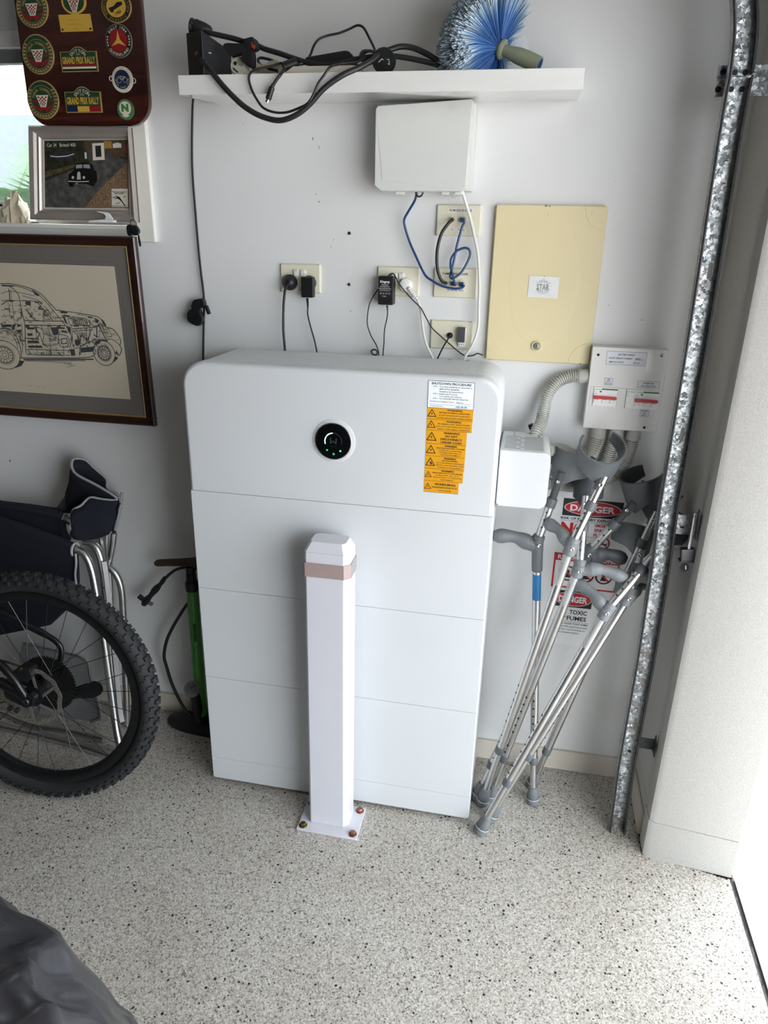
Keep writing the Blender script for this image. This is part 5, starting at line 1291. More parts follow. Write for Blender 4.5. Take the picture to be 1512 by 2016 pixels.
for i in range(6):
    a = PI / 2 + i * PI / 3; k = .62 if i % 2 == 0 else .15; star.append((cx + rx * k * math.cos(a), cz + rz * k * math.sin(a)))
lay(b, 'yellow_star', star, M_BYEL, .0038)
mb = MB(); arctext(mb, 'RALLY 1984', QP, cx, cz, rx * .80, rz * .17, PI / 2, 1.7, d=.0036, ry=rz * .8, bold=.02); arctext(mb, 'QUEENSLAND', QP, cx, cz, rx * .80, rz * .17, -PI / 2, 1.8, d=.0036, ry=rz * .8, bold=.02, inward=True)
for s in (-1, 1):
    for k in range(4): mb.flat(circ(cx + s * rx * .82 * math.cos(-.3 + k * .2), cz + rz * .82 * math.sin(-.3 + k * .2), rx * .06, 6), QP, .0036)
mb.put('cream_lettering', M_BWHT, b, smooth=False)
b, cx, cz, rx, rz = disc_badge('oval_club_badge', 'white and navy oval badge with small side lugs', (-0.2351,-0.05,2.0068), (-0.2053,-0.05,2.0064), (-0.2387,-0.05,1.9768), M_BWHT)
for s in (-1, 1): MB().tube([(cx + s * rx * 1.08 + .0045 * math.cos(a), QY - .0015, cz - s * .003 + .0055 * math.sin(a)) for a in [i * PI / 6 for i in range(12)]], .0011, 6, closed=True).put('side_lug', M_BWHT, b)
lay(b, 'navy_field', circ(cx, cz, rx * .74, 32, ry=rz * .74), M_BNAV, .0033)
mb = MB()
for i, (u, v, r) in enumerate(((-.26, -.06, .2), (.28, -.04, .2), (-.02, .12, .1))): mb.line(circ(cx + rx * u, cz + rz * v, rx * r, 12, ry=rz * r), QP, .0036, .0009, True)
mb.line([(cx - rx * .4, cz + rz * .2), (cx - rx * .1, cz + rz * .24), (cx + rx * .3, cz + rz * .2), (cx + rx * .1, cz - rz * .02), (cx - rx * .2, cz + rz * .05)], QP, .0036, .0012)
arctext(mb, 'MOTOR SPORT CLUB', QP, cx, cz, rx * .58, rz * .12, -PI / 2, 3.2, d=.0036, ry=rz * .6, inward=True)
mb.put('white_line', M_BWHT, b, smooth=False)
mb = MB(); arctext(mb, 'VINTAGE AND VETERAN', QP, cx, cz, rx * .86, rz * .11, PI / 2, 3.6, d=.0034, ry=rz * .86); mb.put('navy_lettering', M_BNAV, b, smooth=False)
b, cx, cz, rx, rz = disc_badge('round_badge', 'small round green and white badge with letter N', (-0.2341,-0.05,1.9382), (-0.2101,-0.05,1.938), (-0.237,-0.05,1.9139), mat('badge_bright_green', '#4c7a4c', .35))
lay(b, 'white_field', circ(cx, cz + rz * .12, rx * .72, 32, ry=rz * .66), M_BWHT, .0033)
gm = mat('badge_mid_green', '#3f7d46', .35)
text(MB(), 'N', QP, cx - rx * .02, cz + rz * .18, rz * .66, w=rx * .85, bold=.07, d=.0036).put('letter', gm, b, smooth=False)
lay(b, 'white_swoosh', [(cx - rx * .5, cz - rz * .6), (cx, cz - rz * .42), (cx + rx * .5, cz - rz * .6), (cx, cz - rz * .78)], M_BWHT, .0036)

# ================================================================ RACING PHOTO IN A SILVER FRAME
pf = thing('framed_racing_photo', 'silver framed photo of a black vintage racing car standing on the window sill', 'framed photo', (-.39, -.06, 1.664))
oc = [Vector(p) for p in ((-0.5512,-0.062,1.6652), (-0.2245,-0.062,1.6628), (-0.2271,-0.05,1.8978), (-0.525,-0.05,1.9022))]      # bl br tr tl
ic = [Vector(p) for p in ((-0.5089,-0.062,1.693), (-0.246,-0.062,1.6947), (-0.235,-0.051,1.8694), (-0.4898,-0.051,1.8681))]
nrm = Vector((0, -1, .02)).normalized()
M_SILV = mat('pewter_silver_frame', '#b3aaa2', .34, .55, var=.05)
def side(a, b): 
    rings = []
    for o_, i_ in ((oc[a], ic[a]), (oc[b], ic[b])):
        rings.append([o_ - nrm * .012, o_ + nrm * .006, lerp(o_, i_, .12) + nrm * .012, lerp(o_, i_, .45) + nrm * .010, lerp(o_, i_, .62) + nrm * .005, lerp(o_, i_, .80) + nrm * .006, lerp(o_, i_, .90) + nrm * .002, i_ + nrm * .0005, i_ - nrm * .006])
    return MB().loft(rings)
for a, b_ in ((0, 1), (1, 2), (2, 3), (3, 0)): side(a, b_).put('frame_rail', M_SILV, pf, ang=25)
MB().loft([[p - nrm * d for p in oc] for d in (.0125, .006)]).put('backing', mat('backing_board', '#6a5a48', .8), pf)
def Qp(u, v, d=0.): return (ic[0] * (1 - u) + ic[1] * u) * (1 - v) + (ic[3] * (1 - u) + ic[2] * u) * v + nrm * d
def pic(name, poly, m, d): 
    return MB().add([Qp(u, v, -.003 + d) for u, v in poly], [tuple(range(len(poly)))]).put(name, m, pf, smooth=False)
def pline(mb, pts, w, d, closed=False):
    if closed: pts = pts + [pts[0]]
    for (a, b), (c, e) in zip(pts[:-1], pts[1:]):
        L = math.hypot(c - a, (e - b) * .8) or 1e-6; tx, ty = (c - a) / L, (e - b) / L
        mb.add([Qp(x, y, -.003 + d) for x, y in ((a - ty * w, b + tx * w), (a + ty * w, b - tx * w), (c + ty * w, e - tx * w), (c - ty * w, e + tx * w))], [(0, 1, 2, 3)])
    return mb
def P01(*zp): return [((zp[i] - 352) / 715., (1740 - zp[i + 1]) / 588.) for i in range(0, len(zp), 2)]
pic('photo_mount', [(-.0, 0), (1, 0), (1, 1), (0, 1)], mat('photo_mount', '#cfcdc6', .4), 0)
pic('print_forest', P01(362, 1725, 1060, 1728, 1056, 1158, 360, 1160), gravel_print_material('print_forest', '#16190f', '#2b2d20', '#3c3a2a', 90.), .0003)
pic('print_bank', P01(740, 1340, 1056, 1300, 1056, 1158, 690, 1158), gravel_print_material('print_bank', '#3c3226', '#574636', '#2c2a22', 140.), .0005)
pic('print_road', P01(362, 1500, 560, 1420, 700, 1350, 900, 1300, 1056, 1318, 1058, 1345, 960, 1430, 830, 1560, 720, 1728, 362, 1725), gravel_print_material('print_road', '#3c3b38', '#4c4b48', '#5e5c58', 60.), .0006)
pic('print_verge', P01(362, 1470, 620, 1380, 640, 1352, 362, 1420), gravel_print_material('print_verge', '#3a3424', '#4f4630', '#5e5238', 120.), .0007)
pic('print_gravel', P01(690, 1728, 830, 1560, 960, 1430, 1058, 1345, 1060, 1728), gravel_print_material('print_gravel', '#4a3a28', '#7a624a', '#9a8468', 320.), .0008)
pic('print_kiosk', P01(765, 1185, 862, 1180, 868, 1320, 770, 1325), mat('print_white', '#d5d0c6', .4), .0009)
pic('print_door', P01(790, 1205, 838, 1203, 842, 1295, 795, 1298), mat('print_dark', '#2a2622', .4), .001)
for zp in ((862, 1165, 925, 1168, 930, 1225, 868, 1228),): pic('print_truck', P01(*zp), mat('print_mustard', '#9a7a3a', .4), .001)
for zp in ((935, 1190, 975, 1180, 1005, 1188, 1008, 1220, 938, 1224), (700, 1260, 716, 1255, 720, 1310, 704, 1312), (845, 1235, 862, 1232, 866, 1318, 848, 1320)): pic('print_figure', P01(*zp), mat('print_white', '#d5d0c6', .4), .001)
for zp in ((1015, 1200, 1056, 1185, 1058, 1265, 1005, 1262),): pic('print_red_car', P01(*zp), mat('print_maroon', '#6a3c30', .4), .001)
for zp in ((720, 1265, 760, 1262, 765, 1322, 724, 1325), (890, 1262, 920, 1258, 924, 1315, 894, 1318)): pic('print_crowd', P01(*zp), mat('print_slate', '#3c4650', .4), .001)
pic('print_banner', P01(402, 1268, 480, 1275, 560, 1268, 622, 1250, 622, 1284, 560, 1302, 470, 1312, 404, 1304), mat('print_navy', '#2a3044', .4), .0009)
mb = MB(); pline(mb, P01(412, 1288, 480, 1294, 560, 1287, 612, 1270), .006, .0011); mb.put('banner_print', mat('print_white', '#d5d0c6', .4), pf, smooth=False)
blk = mat('print_black', '#121213', .35); chm = mat('print_chrome', '#b5b5b2', .35)
pic('print_car_body', P01(565, 1440, 590, 1425, 612, 1400, 622, 1358, 650, 1345, 735, 1345, 765, 1358, 778, 1400, 800, 1420, 805, 1500, 785, 1518, 775, 1545, 700, 1520, 610, 1520, 604, 1548, 572, 1545, 562, 1500), blk, .0012)
pic('print_windscreen', P01(630, 1362, 680, 1358, 682, 1388, 626, 1392), mat('print_glass', '#8f9496', .3), .0014); pic('print_windscreen', P01(690, 1358, 742, 1360, 748, 1392, 690, 1388), mat('print_glass', '#8f9496', .3), .0014)
pic('print_grille', P01(640, 1425, 652, 1418, 664, 1425, 668, 1485, 634, 1485), chm, .0014)
mb = MB(); pline(mb, P01(563, 1500, 650, 1504, 735, 1500), .007, .0016); 
mb.put('print_bumper', chm, pf, smooth=False)
for c in ((602, 1468), (694, 1468)): pic('print_headlamp', P01(*[q for k in range(10) for q in (c[0] + 11 * math.cos(k * .628), c[1] + 13 * math.sin(k * .628))]), chm, .0015)
mb = MB()
uxp = (ic[1] - ic[0]).normalized(); uyp = (ic[3] - ic[0]).normalized(); uyp = (uyp - uxp * uyp.dot(uxp)).normalized()
PPL = (ic[0], uxp, uyp); pw_, ph_ = (ic[1] - ic[0]).length, (ic[3] - ic[0]).length
def pu(u, v):
    q = Qp(u, v) - ic[0]; return q.dot(uxp), q.dot(uyp)
text(mb, 'Car 34', PPL, *pu(.048, .926), ph_ * .052, align='L', w=pw_ * .108, d=-.0012, bold=.01); text(mb, 'Bristol 400', PPL, *pu(.196, .926), ph_ * .052, align='L', w=pw_ * .185, d=-.0012, bold=.01)
text(mb, '034', PPL, *pu(.395, .375), ph_ * .02, d=-.0008)
mb.put('white_lettering', mat('print_white', '#d5d0c6', .4), pf, smooth=False)
pic('event_sticker', P01(922, 1562, 1055, 1562, 1055, 1718, 922, 1718), mat('print_paper', '#cfcabd', .4), .0014)
mb = MB(); text(mb, 'Mount Tarrengower', PPL, *pu(.888, .262), ph_ * .026, w=pw_ * .16, d=-.0008); text(mb, 'HISTORIC', PPL, *pu(.885, .235), ph_ * .026, w=pw_ * .11, d=-.0008); text(mb, 'MUSEUM HILLCLIMB', PPL, *pu(.885, .052), ph_ * .024, w=pw_ * .165, d=-.0008)
for a in range(5): pline(mb, P01(945 + a * 6, 1650 - a * 6, 985 + a * 8, 1630 + a * 14), .0035, .0018)
pline(mb, P01(930, 1640, 965, 1625, 985, 1635, 1030, 1705), .005, .0018); pline(mb, P01(955, 1690, 990, 1680), .004, .0018)
mb.put('sticker_print', M_INK, pf, smooth=False)
pic('sticker_sun', P01(*[q for k in range(10) for q in (1028 + 12 * math.cos(k * .628), 1628 + 12 * math.sin(k * .628))]), M_BYEL, .0016)
# white fin on the sill in front of the frame
fn = MB()
FPn = wallP(0)
fn.prism([(p[0], p[2]) for p in [(-0.3559,-0.085,1.6601),(-0.2792,-0.085,1.6607),(-0.2791,-0.085,1.6678),(-0.311,-0.085,1.6686),(-0.3544,-0.085,1.6653)]], wallP(0), .075, .093)
fin = tag(fn.put('white_fin_bracket', M_WHITE, None, bevel=.002), 'small white plastic fin bracket lying in front of the racing photo', 'bracket')
o = MB().prism(sp2([(p[0], p[2]) for p in [(-0.3282,-0.085,1.6889),(-0.2981,-0.085,1.6861),(-0.29,-0.085,1.6779),(-0.2852,-0.085,1.6677),(-0.3096,-0.085,1.668),(-0.3042,-0.085,1.6738),(-0.3092,-0.085,1.6828),(-0.327,-0.085,1.6863)]], 2, True), wallP(0), .081, .087).put('fin', M_WHITE, fin, bevel=.001)
# car keys hung at the frame corner
kt = thing('car_keys', 'bunch of black car key fobs hanging off the corner of the drawing', 'keys', (-0.2144,-0.1,1.6443))
MB().tube([((-0.217,-0.095,1.6597)[0] + .0085 * math.cos(a), -.098 - .003 * math.sin(a), (-0.217,-0.095,1.6597)[2] + .010 * math.sin(a)) for a in [i * PI / 9 for i in range(18)]], .0011, 6, closed=True).put('key_ring', M_DSTEEL, kt)
for l, d, nm in (([(-0.2361,-0.1,1.6516),(-0.2295,-0.1,1.6568),(-0.2206,-0.1,1.6557),(-0.2189,-0.1,1.6442),(-0.222,-0.1,1.63),(-0.2314,-0.1,1.6272),(-0.2365,-0.1,1.6349)], 0, 'key_fob'), ([(-0.2179,-0.1,1.6532),(-0.2101,-0.1,1.6559),(-0.2031,-0.1,1.6522),(-0.1983,-0.1,1.6408),(-0.204,-0.1,1.6304),(-0.216,-0.1,1.6301),(-0.2207,-0.1,1.6416)], .004, 'key_fob')):
    MB().prism(sp2([(p[0], p[2]) for p in l], 3, True), wallP(0), .093 + d, .105 + d).put(nm, M_BLACK, kt, bevel=.003)
MB().prism([(p[0], p[2]) for p in [(-0.2086,-0.1,1.629),(-0.204,-0.1,1.6304),(-0.2009,-0.1,1.6033),(-0.2057,-0.1,1.6006),(-0.2087,-0.1,1.6148)]], wallP(0), .096, .098).put('key_blade', M_DSTEEL, kt)
# crumpled bag and number plate on the sill
rng = random.Random(11)
bg_ = MB(); N = 22
P0, P1 = Vector((-0.7512,-0.02,1.6685)), Vector((-0.5844,-0.02,1.6684))
rings = []
for i in range(N + 1):
    c = P0.lerp(P1, i / N); h = (.055 * math.exp(-((i - 15) / 5.) ** 2) + .03) * (1 - .85 * max(0, (i - 18) / 4.)); ring = []
    for k in range(12):
        a = k * PI / 11
        ring.append((c.x + rng.uniform(-.003, .003), -.005 - (.028 - .006 * (i > 15)) * math.cos(a) + rng.uniform(-.004, .004), max(1.6555, 1.6555 + h * math.sin(a) * rng.uniform(.72, 1.1))))
    rings.append(ring)
bg_.loft(rings, closed=False, cap=False)
tag(bg_.put('crumpled_plastic_bag', mat('cream_plastic_film', '#d8cdb4', .3, var=.12, scale=60, trans=.2), None, ang=20), 'crumpled cream plastic bag on the sill beside the photo frame', 'bag')
npz = (-0.6788,0.05,1.7108)
np_ = thing('number_plate', 'white number plate with black digits propped in the window', 'number plate', (-.68, .05, WZ0))
MB().box(-.86, (-0.672,0.05,1.7109)[0] + .004, .05, .053, WZ0 + .001, (-0.6949,0.05,1.7162)[2]).put('plate', M_WHITE, np_, bevel=.001)
NPP = wallP(.0498); nz0, nz1 = (-0.7009,0.05,1.6839)[2], (-0.6965,0.05,1.7078)[2]
text(MB(), '05', NPP, (-0.6746,0.05,1.6969)[0], (nz0 + nz1) / 2, (nz1 - nz0), w=.075, align='R', bold=.05).put('digits', M_INK, np_, smooth=False)

# ================================================================ CUTAWAY CAR DRAWING
AO, AUX, AUY, AHT = (-0.2418,-0.045,1.0813),(1,0,0),(0,-0.0275,0.9996),0.5448
ar = thing('framed_car_drawing', 'large framed ink cutaway drawing of a rounded vintage car', 'framed drawing', Vector(AO) + Vector((-.5, .03, 0)))
APL = (AO, AUX, AUY)
M_MAHO = wood_material('mahogany_frame', '#1e0e09', '#2a140e', '#341a12', 5., .3, .4)
AL = -1.12; FW = .030
A_IN = [AL + FW, -FW + .001, FW, AHT - FW]
for nm, q in (('bottom', [(AL, 0), (0, 0), (-FW, FW), (AL + FW, FW)]), ('right', [(0, 0), (0, AHT), (-FW, AHT - FW), (-FW, FW)]), ('top', [(0, AHT), (AL, AHT), (AL + FW, AHT - FW), (-FW, AHT - FW)]), ('left', [(AL, AHT), (AL, 0), (AL + FW, FW), (AL + FW, AHT - FW)])):
    o1, o2, i2, i1 = q
    def L2(a, b, t): return (a[0] + (b[0] - a[0]) * t, a[1] + (b[1] - a[1]) * t)
    O_, ux_, uy_ = map(Vector, APL); nn = ux_.cross(uy_)
    def w3(p, d): return O_ + ux_ * p[0] + uy_ * p[1] + nn * d
    MB().loft([[w3(L2(o_, i_, t), d) for t, d in ((0, -.018), (0, -.003), (.12, 0), (.45, .0015), (.72, -.002), (.86, -.001), (.86, -.018))] for o_, i_ in ((o1, i1), (o2, i2))]).put('frame_rail', M_MAHO, ar, ang=25)
    MB().loft([[w3(L2(o_, i_, t), d) for t, d in ((.86, -.0015), (.93, -.0005), (1., -.004), (1., -.012), (.86, -.012))] for o_, i_ in ((o1, i1), (o2, i2))]).put('gilt_slip', mat('gilt_slip', '#b39a62', .35, .4), ar, ang=25)
MB().prism([(AL + .003, .003), (-.003, .003), (-.003, AHT - .003), (AL + .003, AHT - .003)], APL, -.0225, -.012).put('backing', M_MATTE, ar)
MB().flat([(A_IN[0], A_IN[2]), (A_IN[1], A_IN[2]), (A_IN[1], A_IN[3]), (A_IN[0], A_IN[3])], APL, -.008).put('grey_mount', mat('taupe_mount_board', '#5d564f', .7, var=.03), ar, smooth=False)
pc = [(-0.0732,0.0784),(-0.0739,0.4648)]
PX1 = (pc[0][0] + pc[1][0]) / 2; PZ0 = pc[0][1]; PZ1 = pc[1][1]; PX0 = AL + (-PX1)
MB().flat([(PX0, PZ0), (PX1, PZ0), (PX1, PZ1), (PX0, PZ1)], APL, -.0075).put('paper', mat('aged_paper', '#c3b9a2', .6, var=.03, scale=5), ar, smooth=False)
mb = MB(); e_ = .011; mb.line([(PX0 - e_, PZ0 - e_), (PX1 + e_, PZ0 - e_), (PX1 + e_, PZ1 + e_), (PX0 - e_, PZ1 + e_)], APL, -.0078, .0008, True)
mb.line([(PX0, PZ0), (PX1, PZ0), (PX1, PZ1), (PX0, PZ1)], APL, -.0074, .001, True)
mb.put('mount_rule', mat('mount_rule', '#3d3833', .7), ar, smooth=False)
ink = MB(); D_ = -.0070
def st(pts, w=.0016, cl=False, sp=0):
    p = sp2(pts, sp, cl) if sp else pts
    ink.line(p, APL, D_, w, cl)
def fl(pts): ink.flat(pts, APL, D_)
# outline of body
st([(-0.7519,0.2652),(-0.6765,0.3429),(-0.5761,0.3916),(-0.4491,0.4052),(-0.405,0.4042),(-0.359,0.3956),(-0.3268,0.3826),(-0.3006,0.3568),(-0.2808,0.3354)], .0024, sp=4)
st([(-0.45,0.4014),(-0.4022,0.3999),(-0.3636,0.3908),(-0.3332,0.3777),(-0.3113,0.358),(-0.2874,0.3287),(-0.2634,0.2993),(-0.2517,0.2821)], .002, sp=4)
st([(-0.2808,0.3354),(-0.2574,0.3337),(-0.2074,0.3294),(-0.1545,0.3229),(-0.138,0.3141),(-0.1233,0.2925)], .0022, sp=4)
st([(-0.2152,0.3259),(-0.1798,0.3219),(-0.1524,0.3135),(-0.1402,0.2997),(-0.1317,0.2841)], .0014, sp=4)
st([(-0.1233,0.2925),(-0.1027,0.287),(-0.089,0.27),(-0.0829,0.2542),(-0.0876,0.2411),(-0.0836,0.2315),(-0.0877,0.2199),(-0.0953,0.2113),(-0.1051,0.219)], .0026, sp=4)
st([(-0.1402,0.2997),(-0.13,0.2714),(-0.1247,0.2587),(-0.1104,0.2578),(-0.0939,0.2472),(-0.0876,0.2411)], .0018, sp=4)
st([(-0.12,0.291),(-0.1133,0.2753),(-0.1093,0.2659)], .0014)
st([(-0.1474,0.2994),(-0.1386,0.2742),(-0.129,0.2537)], .003); st([(-0.1549,0.2975),(-0.1588,0.2668),(-0.1517,0.2591),(-0.144,0.298)], .0016)
st([(-0.1667,0.2906),(-0.1553,0.2943),(-0.1596,0.2619),(-0.1681,0.2696)], .0035)
# sills, floor line
st([(-0.4324,0.1867),(-0.3422,0.1913),(-0.2291,0.1972),(-0.1799,0.2054),(-0.1697,0.224)], .0026, sp=3); st([(-0.4198,0.1829),(-0.1815,0.1953)], .004); st([(-0.4168,0.1787),(-0.2081,0.1896)], .0018)
st([(-0.4022,0.2142),(-0.2552,0.2181)], .002); st([(-0.4034,0.1983),(-0.2577,0.2037)], .002)
# door pillars, cage
st([(-0.4281,0.3996),(-0.4115,0.3908),(-0.3998,0.3754),(-0.3978,0.358),(-0.3971,0.3244),(-0.3949,0.2889),(-0.4022,0.2425),(-0.408,0.2038)], .0024, sp=3); st([(-0.4056,0.2917),(-0.4091,0.2554),(-0.4203,0.2032)], .0016)
st([(-0.4553,0.3766),(-0.4314,0.3838),(-0.4057,0.3831),(-0.3627,0.3767),(-0.3449,0.3741)], .0015, sp=3); st([(-0.4282,0.3902),(-0.428,0.3823),(-0.4312,0.3584)], .0032); st([(-0.4211,0.3889),(-0.4252,0.3602)], .0014)
st([(-0.3922,0.3582),(-0.3479,0.3582),(-0.3319,0.3461),(-0.3139,0.3245),(-0.2958,0.3028)], .0022, sp=3); st([(-0.3875,0.3726),(-0.3609,0.3673),(-0.3362,0.3618),(-0.327,0.3527)], .0016, sp=3)
st([(-0.3907,0.3004),(-0.2625,0.3042)], .0024); st([(-0.3933,0.2873),(-0.2592,0.2914)], .0026); st([(-0.3626,0.2821),(-0.3485,0.2582),(-0.3421,0.2321),(-0.3286,0.2244)], .002, sp=3)
st([(-0.4597,0.3557),(-0.4368,0.3582),(-0.3997,0.3579)], .0018); st([(-0.4622,0.3444),(-0.4412,0.3548),(-0.4186,0.3563)], .0024, sp=3)
st([(-0.4243,0.3554),(-0.4258,0.3394),(-0.4295,0.2939)], .0016); st([(-0.4656,0.3282),(-0.4385,0.3325),(-0.4406,0.313),(-0.4699,0.3085)], .0014); st([(-0.409,0.3304),(-0.3989,0.334),(-0.4004,0.3081)], .0014)
st([(-0.4228,0.3266),(-0.4186,0.3236),(-0.4211,0.3186),(-0.4257,0.3217)], .0012, True)
st([(-0.3398,0.3235),(-0.3359,0.3211),(-0.3392,0.3171),(-0.3428,0.3195)], .0012, True)
# steering wheel, seats
st([(-0.3274,0.3208),(-0.3216,0.3322),(-0.3102,0.3342),(-0.3028,0.3249),(-0.3039,0.3089),(-0.3153,0.3068),(-0.3258,0.3096)], .0018, True, 3); st([(-0.3161,0.3324),(-0.3113,0.3086)], .0016); st([(-0.3265,0.316),(-0.3031,0.3233)], .0016)
st([(-0.379,0.3316),(-0.3703,0.319),(-0.3582,0.305),(-0.3438,0.3024)], .0022, sp=3); st([(-0.3858,0.3345),(-0.3765,0.3252),(-0.3622,0.3032)], .0018, sp=3); st([(-0.3623,0.2837),(-0.341,0.2781),(-0.3366,0.262),(-0.3428,0.2387),(-0.3406,0.2305),(-0.2969,0.2342),(-0.2903,0.251),(-0.3112,0.2582),(-0.3325,0.2638)], .0018, sp=3)
for i in range(7): st([(-0.346,0.2812),(-0.3185,0.2791)], .001) if i == 0 else st([(a + .0045 * i, b - .0055 * i) for a, b in [(-0.346,0.2812),(-0.317,0.2776)]], .0009)
for i in range(6): st([(a - .0005 * i, b - .0075 * i) for a, b in [(-0.3372,0.2488),(-0.2918,0.2526)]], .0008)
# dark areas behind the door
for l in ([(-0.389,0.2809),(-0.3626,0.2821),(-0.3654,0.2754),(-0.3895,0.2744)], [(-0.3918,0.2628),(-0.3755,0.2635),(-0.3743,0.2563),(-0.3917,0.2555)], [(-0.3949,0.2412),(-0.3589,0.2429),(-0.3548,0.2348),(-0.3954,0.2328)], [(-0.396,0.2261),(-0.3503,0.2284),(-0.346,0.2213),(-0.3966,0.2194)], [(-0.3102,0.2844),(-0.2823,0.2856),(-0.2861,0.2643),(-0.3034,0.2602)],
          [(-0.254,0.29),(-0.2428,0.2873),(-0.2444,0.2645),(-0.2528,0.2755)], [(-0.2547,0.2214),(-0.2395,0.2238),(-0.2398,0.2039),(-0.2543,0.2015)], [(-0.2185,0.2282),(-0.1737,0.2336),(-0.1778,0.2187),(-0.2209,0.2132)], [(-0.4385,0.287),(-0.4252,0.2876),(-0.4355,0.2707),(-0.4416,0.2704)], [(-0.3933,0.2873),(-0.3801,0.2879),(-0.381,0.2797),(-0.3938,0.2791)],
          [(-0.2682,0.3343),(-0.2434,0.3305),(-0.2477,0.3265),(-0.2673,0.3289)], [(-0.1357,0.3174),(-0.1239,0.3004),(-0.1272,0.2907),(-0.1343,0.3032)], [(-0.1051,0.219),(-0.0946,0.2114),(-0.0973,0.2178),(-0.1003,0.2274)], [(-0.2647,0.3233),(-0.2553,0.3141),(-0.2495,0.2951),(-0.2578,0.2995)],
          [(-0.3523,0.3927),(-0.3277,0.3779),(-0.3341,0.373),(-0.3443,0.3773)], [(-0.4498,0.4021),(-0.4092,0.4015),(-0.41,0.3977),(-0.4508,0.3976)], [(-0.3795,0.3571),(-0.3621,0.3571),(-0.3645,0.3449),(-0.3811,0.3468)]): fl(l)
for i in range(8): fl([(a + .0088 * i, b) for a, b in circ(*[(-0.3552,0.2028)][0], .0022, 8)])
st([(-0.3638,0.207),(-0.2789,0.2099),(-0.2803,0.2019),(-0.3655,0.1982)], .0012, True)
# engine
st([(-0.2467,0.3112),(-0.231,0.3183),(-0.1881,0.3152),(-0.1753,0.3046),(-0.1769,0.295),(-0.2424,0.2938)], .0018, True)
for i in range(8): st([(a + .0062 * i, b - .0008 * i) for a, b in [(-0.2311,0.3176),(-0.2274,0.3072),(-0.2324,0.299)]], .0022)
st([(-0.237,0.2827),(-0.1703,0.2904)], .0022); st([(-0.238,0.2762),(-0.1697,0.2831)], .0018)
for i in range(4): st([(a + .0095 * i, b) for a, b in [(-0.2346,0.2747),(-0.2218,0.264),(-0.2245,0.2475)]], .0022)
st([(-0.239,0.2923),(-0.2402,0.2631),(-0.2421,0.2303),(-0.2241,0.2279),(-0.1955,0.2456),(-0.1706,0.2888)], .0018, sp=3); st([(-0.2208,0.2477),(-0.2185,0.2347),(-0.226,0.2047)], .003); st([(-0.2156,0.2349),(-0.1649,0.2552),(-0.1251,0.2555)], .0024); st([(-0.1776,0.2901),(-0.1866,0.2558)], .002); st([(-0.1888,0.288),(-0.1979,0.2423)], .0014)
st([(-0.2866,0.261),(-0.2768,0.2647),(-0.2556,0.2592),(-0.2553,0.2395),(-0.2685,0.2274),(-0.2882,0.2314)], .0022, True, 2); st([(-0.2791,0.2515),(-0.2602,0.254),(-0.262,0.2392),(-0.2798,0.2367)], .0028, True); st([(-0.2517,0.2821),(-0.2414,0.2565),(-0.2532,0.2298)], .0024)
st([(-0.2751,0.232),(-0.2775,0.207)], .0018); st([(-0.3201,0.2298),(-0.3234,0.2014)], .0018); st([(-0.3588,0.2823),(-0.371,0.1989)], .0014); st([(-0.3124,0.2924),(-0.3209,0.2298)], .0012)
rng = random.Random(2)
for i in range(60):
    a, b = [(-0.2021,0.2842)][0]; x = a + rng.uniform(-.03, .03); y = b + rng.uniform(-.035, .03)
    ink.line([(x, y), (x + rng.uniform(-.006, .006), y + rng.uniform(-.006, .006))], APL, D_, rng.uniform(.0008, .002))
for i in range(50):
    a, b = [(-0.4581,0.2565)][0]; x = a + rng.uniform(-.03, .03); y = b + rng.uniform(-.02, .025)
    ink.line([(x, y), (x + rng.uniform(-.014, .014), y + rng.uniform(-.006, .004))], APL, D_, rng.uniform(.0006, .0016))
poly_b = [(-0.4498,0.4021),(-0.3596,0.3925),(-0.3105,0.3628),(-0.2832,0.3321),(-0.2078,0.3271),(-0.145,0.3154),(-0.1065,0.2852),(-0.0894,0.2539),(-0.176,0.2072),(-0.4097,0.1953),(-0.4777,0.2721)]
def inside(x, y):
    c_ = False; n_ = len(poly_b)
    for i in range(n_):
        (x1, y1), (x2, y2) = poly_b[i], poly_b[i - 1]
        if (y1 > y) != (y2 > y) and x < (x2 - x1) * (y - y1) / (y2 - y1) + x1: c_ = not c_
    return c_
bx_ = [p[0] for p in poly_b]; by_ = [p[1] for p in poly_b]; k_ = 0
while k_ < 260:
    x, y = rng.uniform(min(bx_), max(bx_)), rng.uniform(min(by_), max(by_) * .8 + min(by_) * .2)
    if not inside(x, y): continue
    k_ += 1; a_ = rng.choice((0, 0, 1.57, .9, -.8)); l_ = rng.uniform(.004, .018); m_ = rng.choice((1, 1, 3))
    for q in range(m_):
        ox, oy = -math.sin(a_) * .0022 * q, math.cos(a_) * .0022 * q
        ink.line([(x + ox, y + oy), (x + ox + l_ * math.cos(a_), y + oy + l_ * math.sin(a_))], APL, D_, rng.choice((.0006, .0009, .0018)))
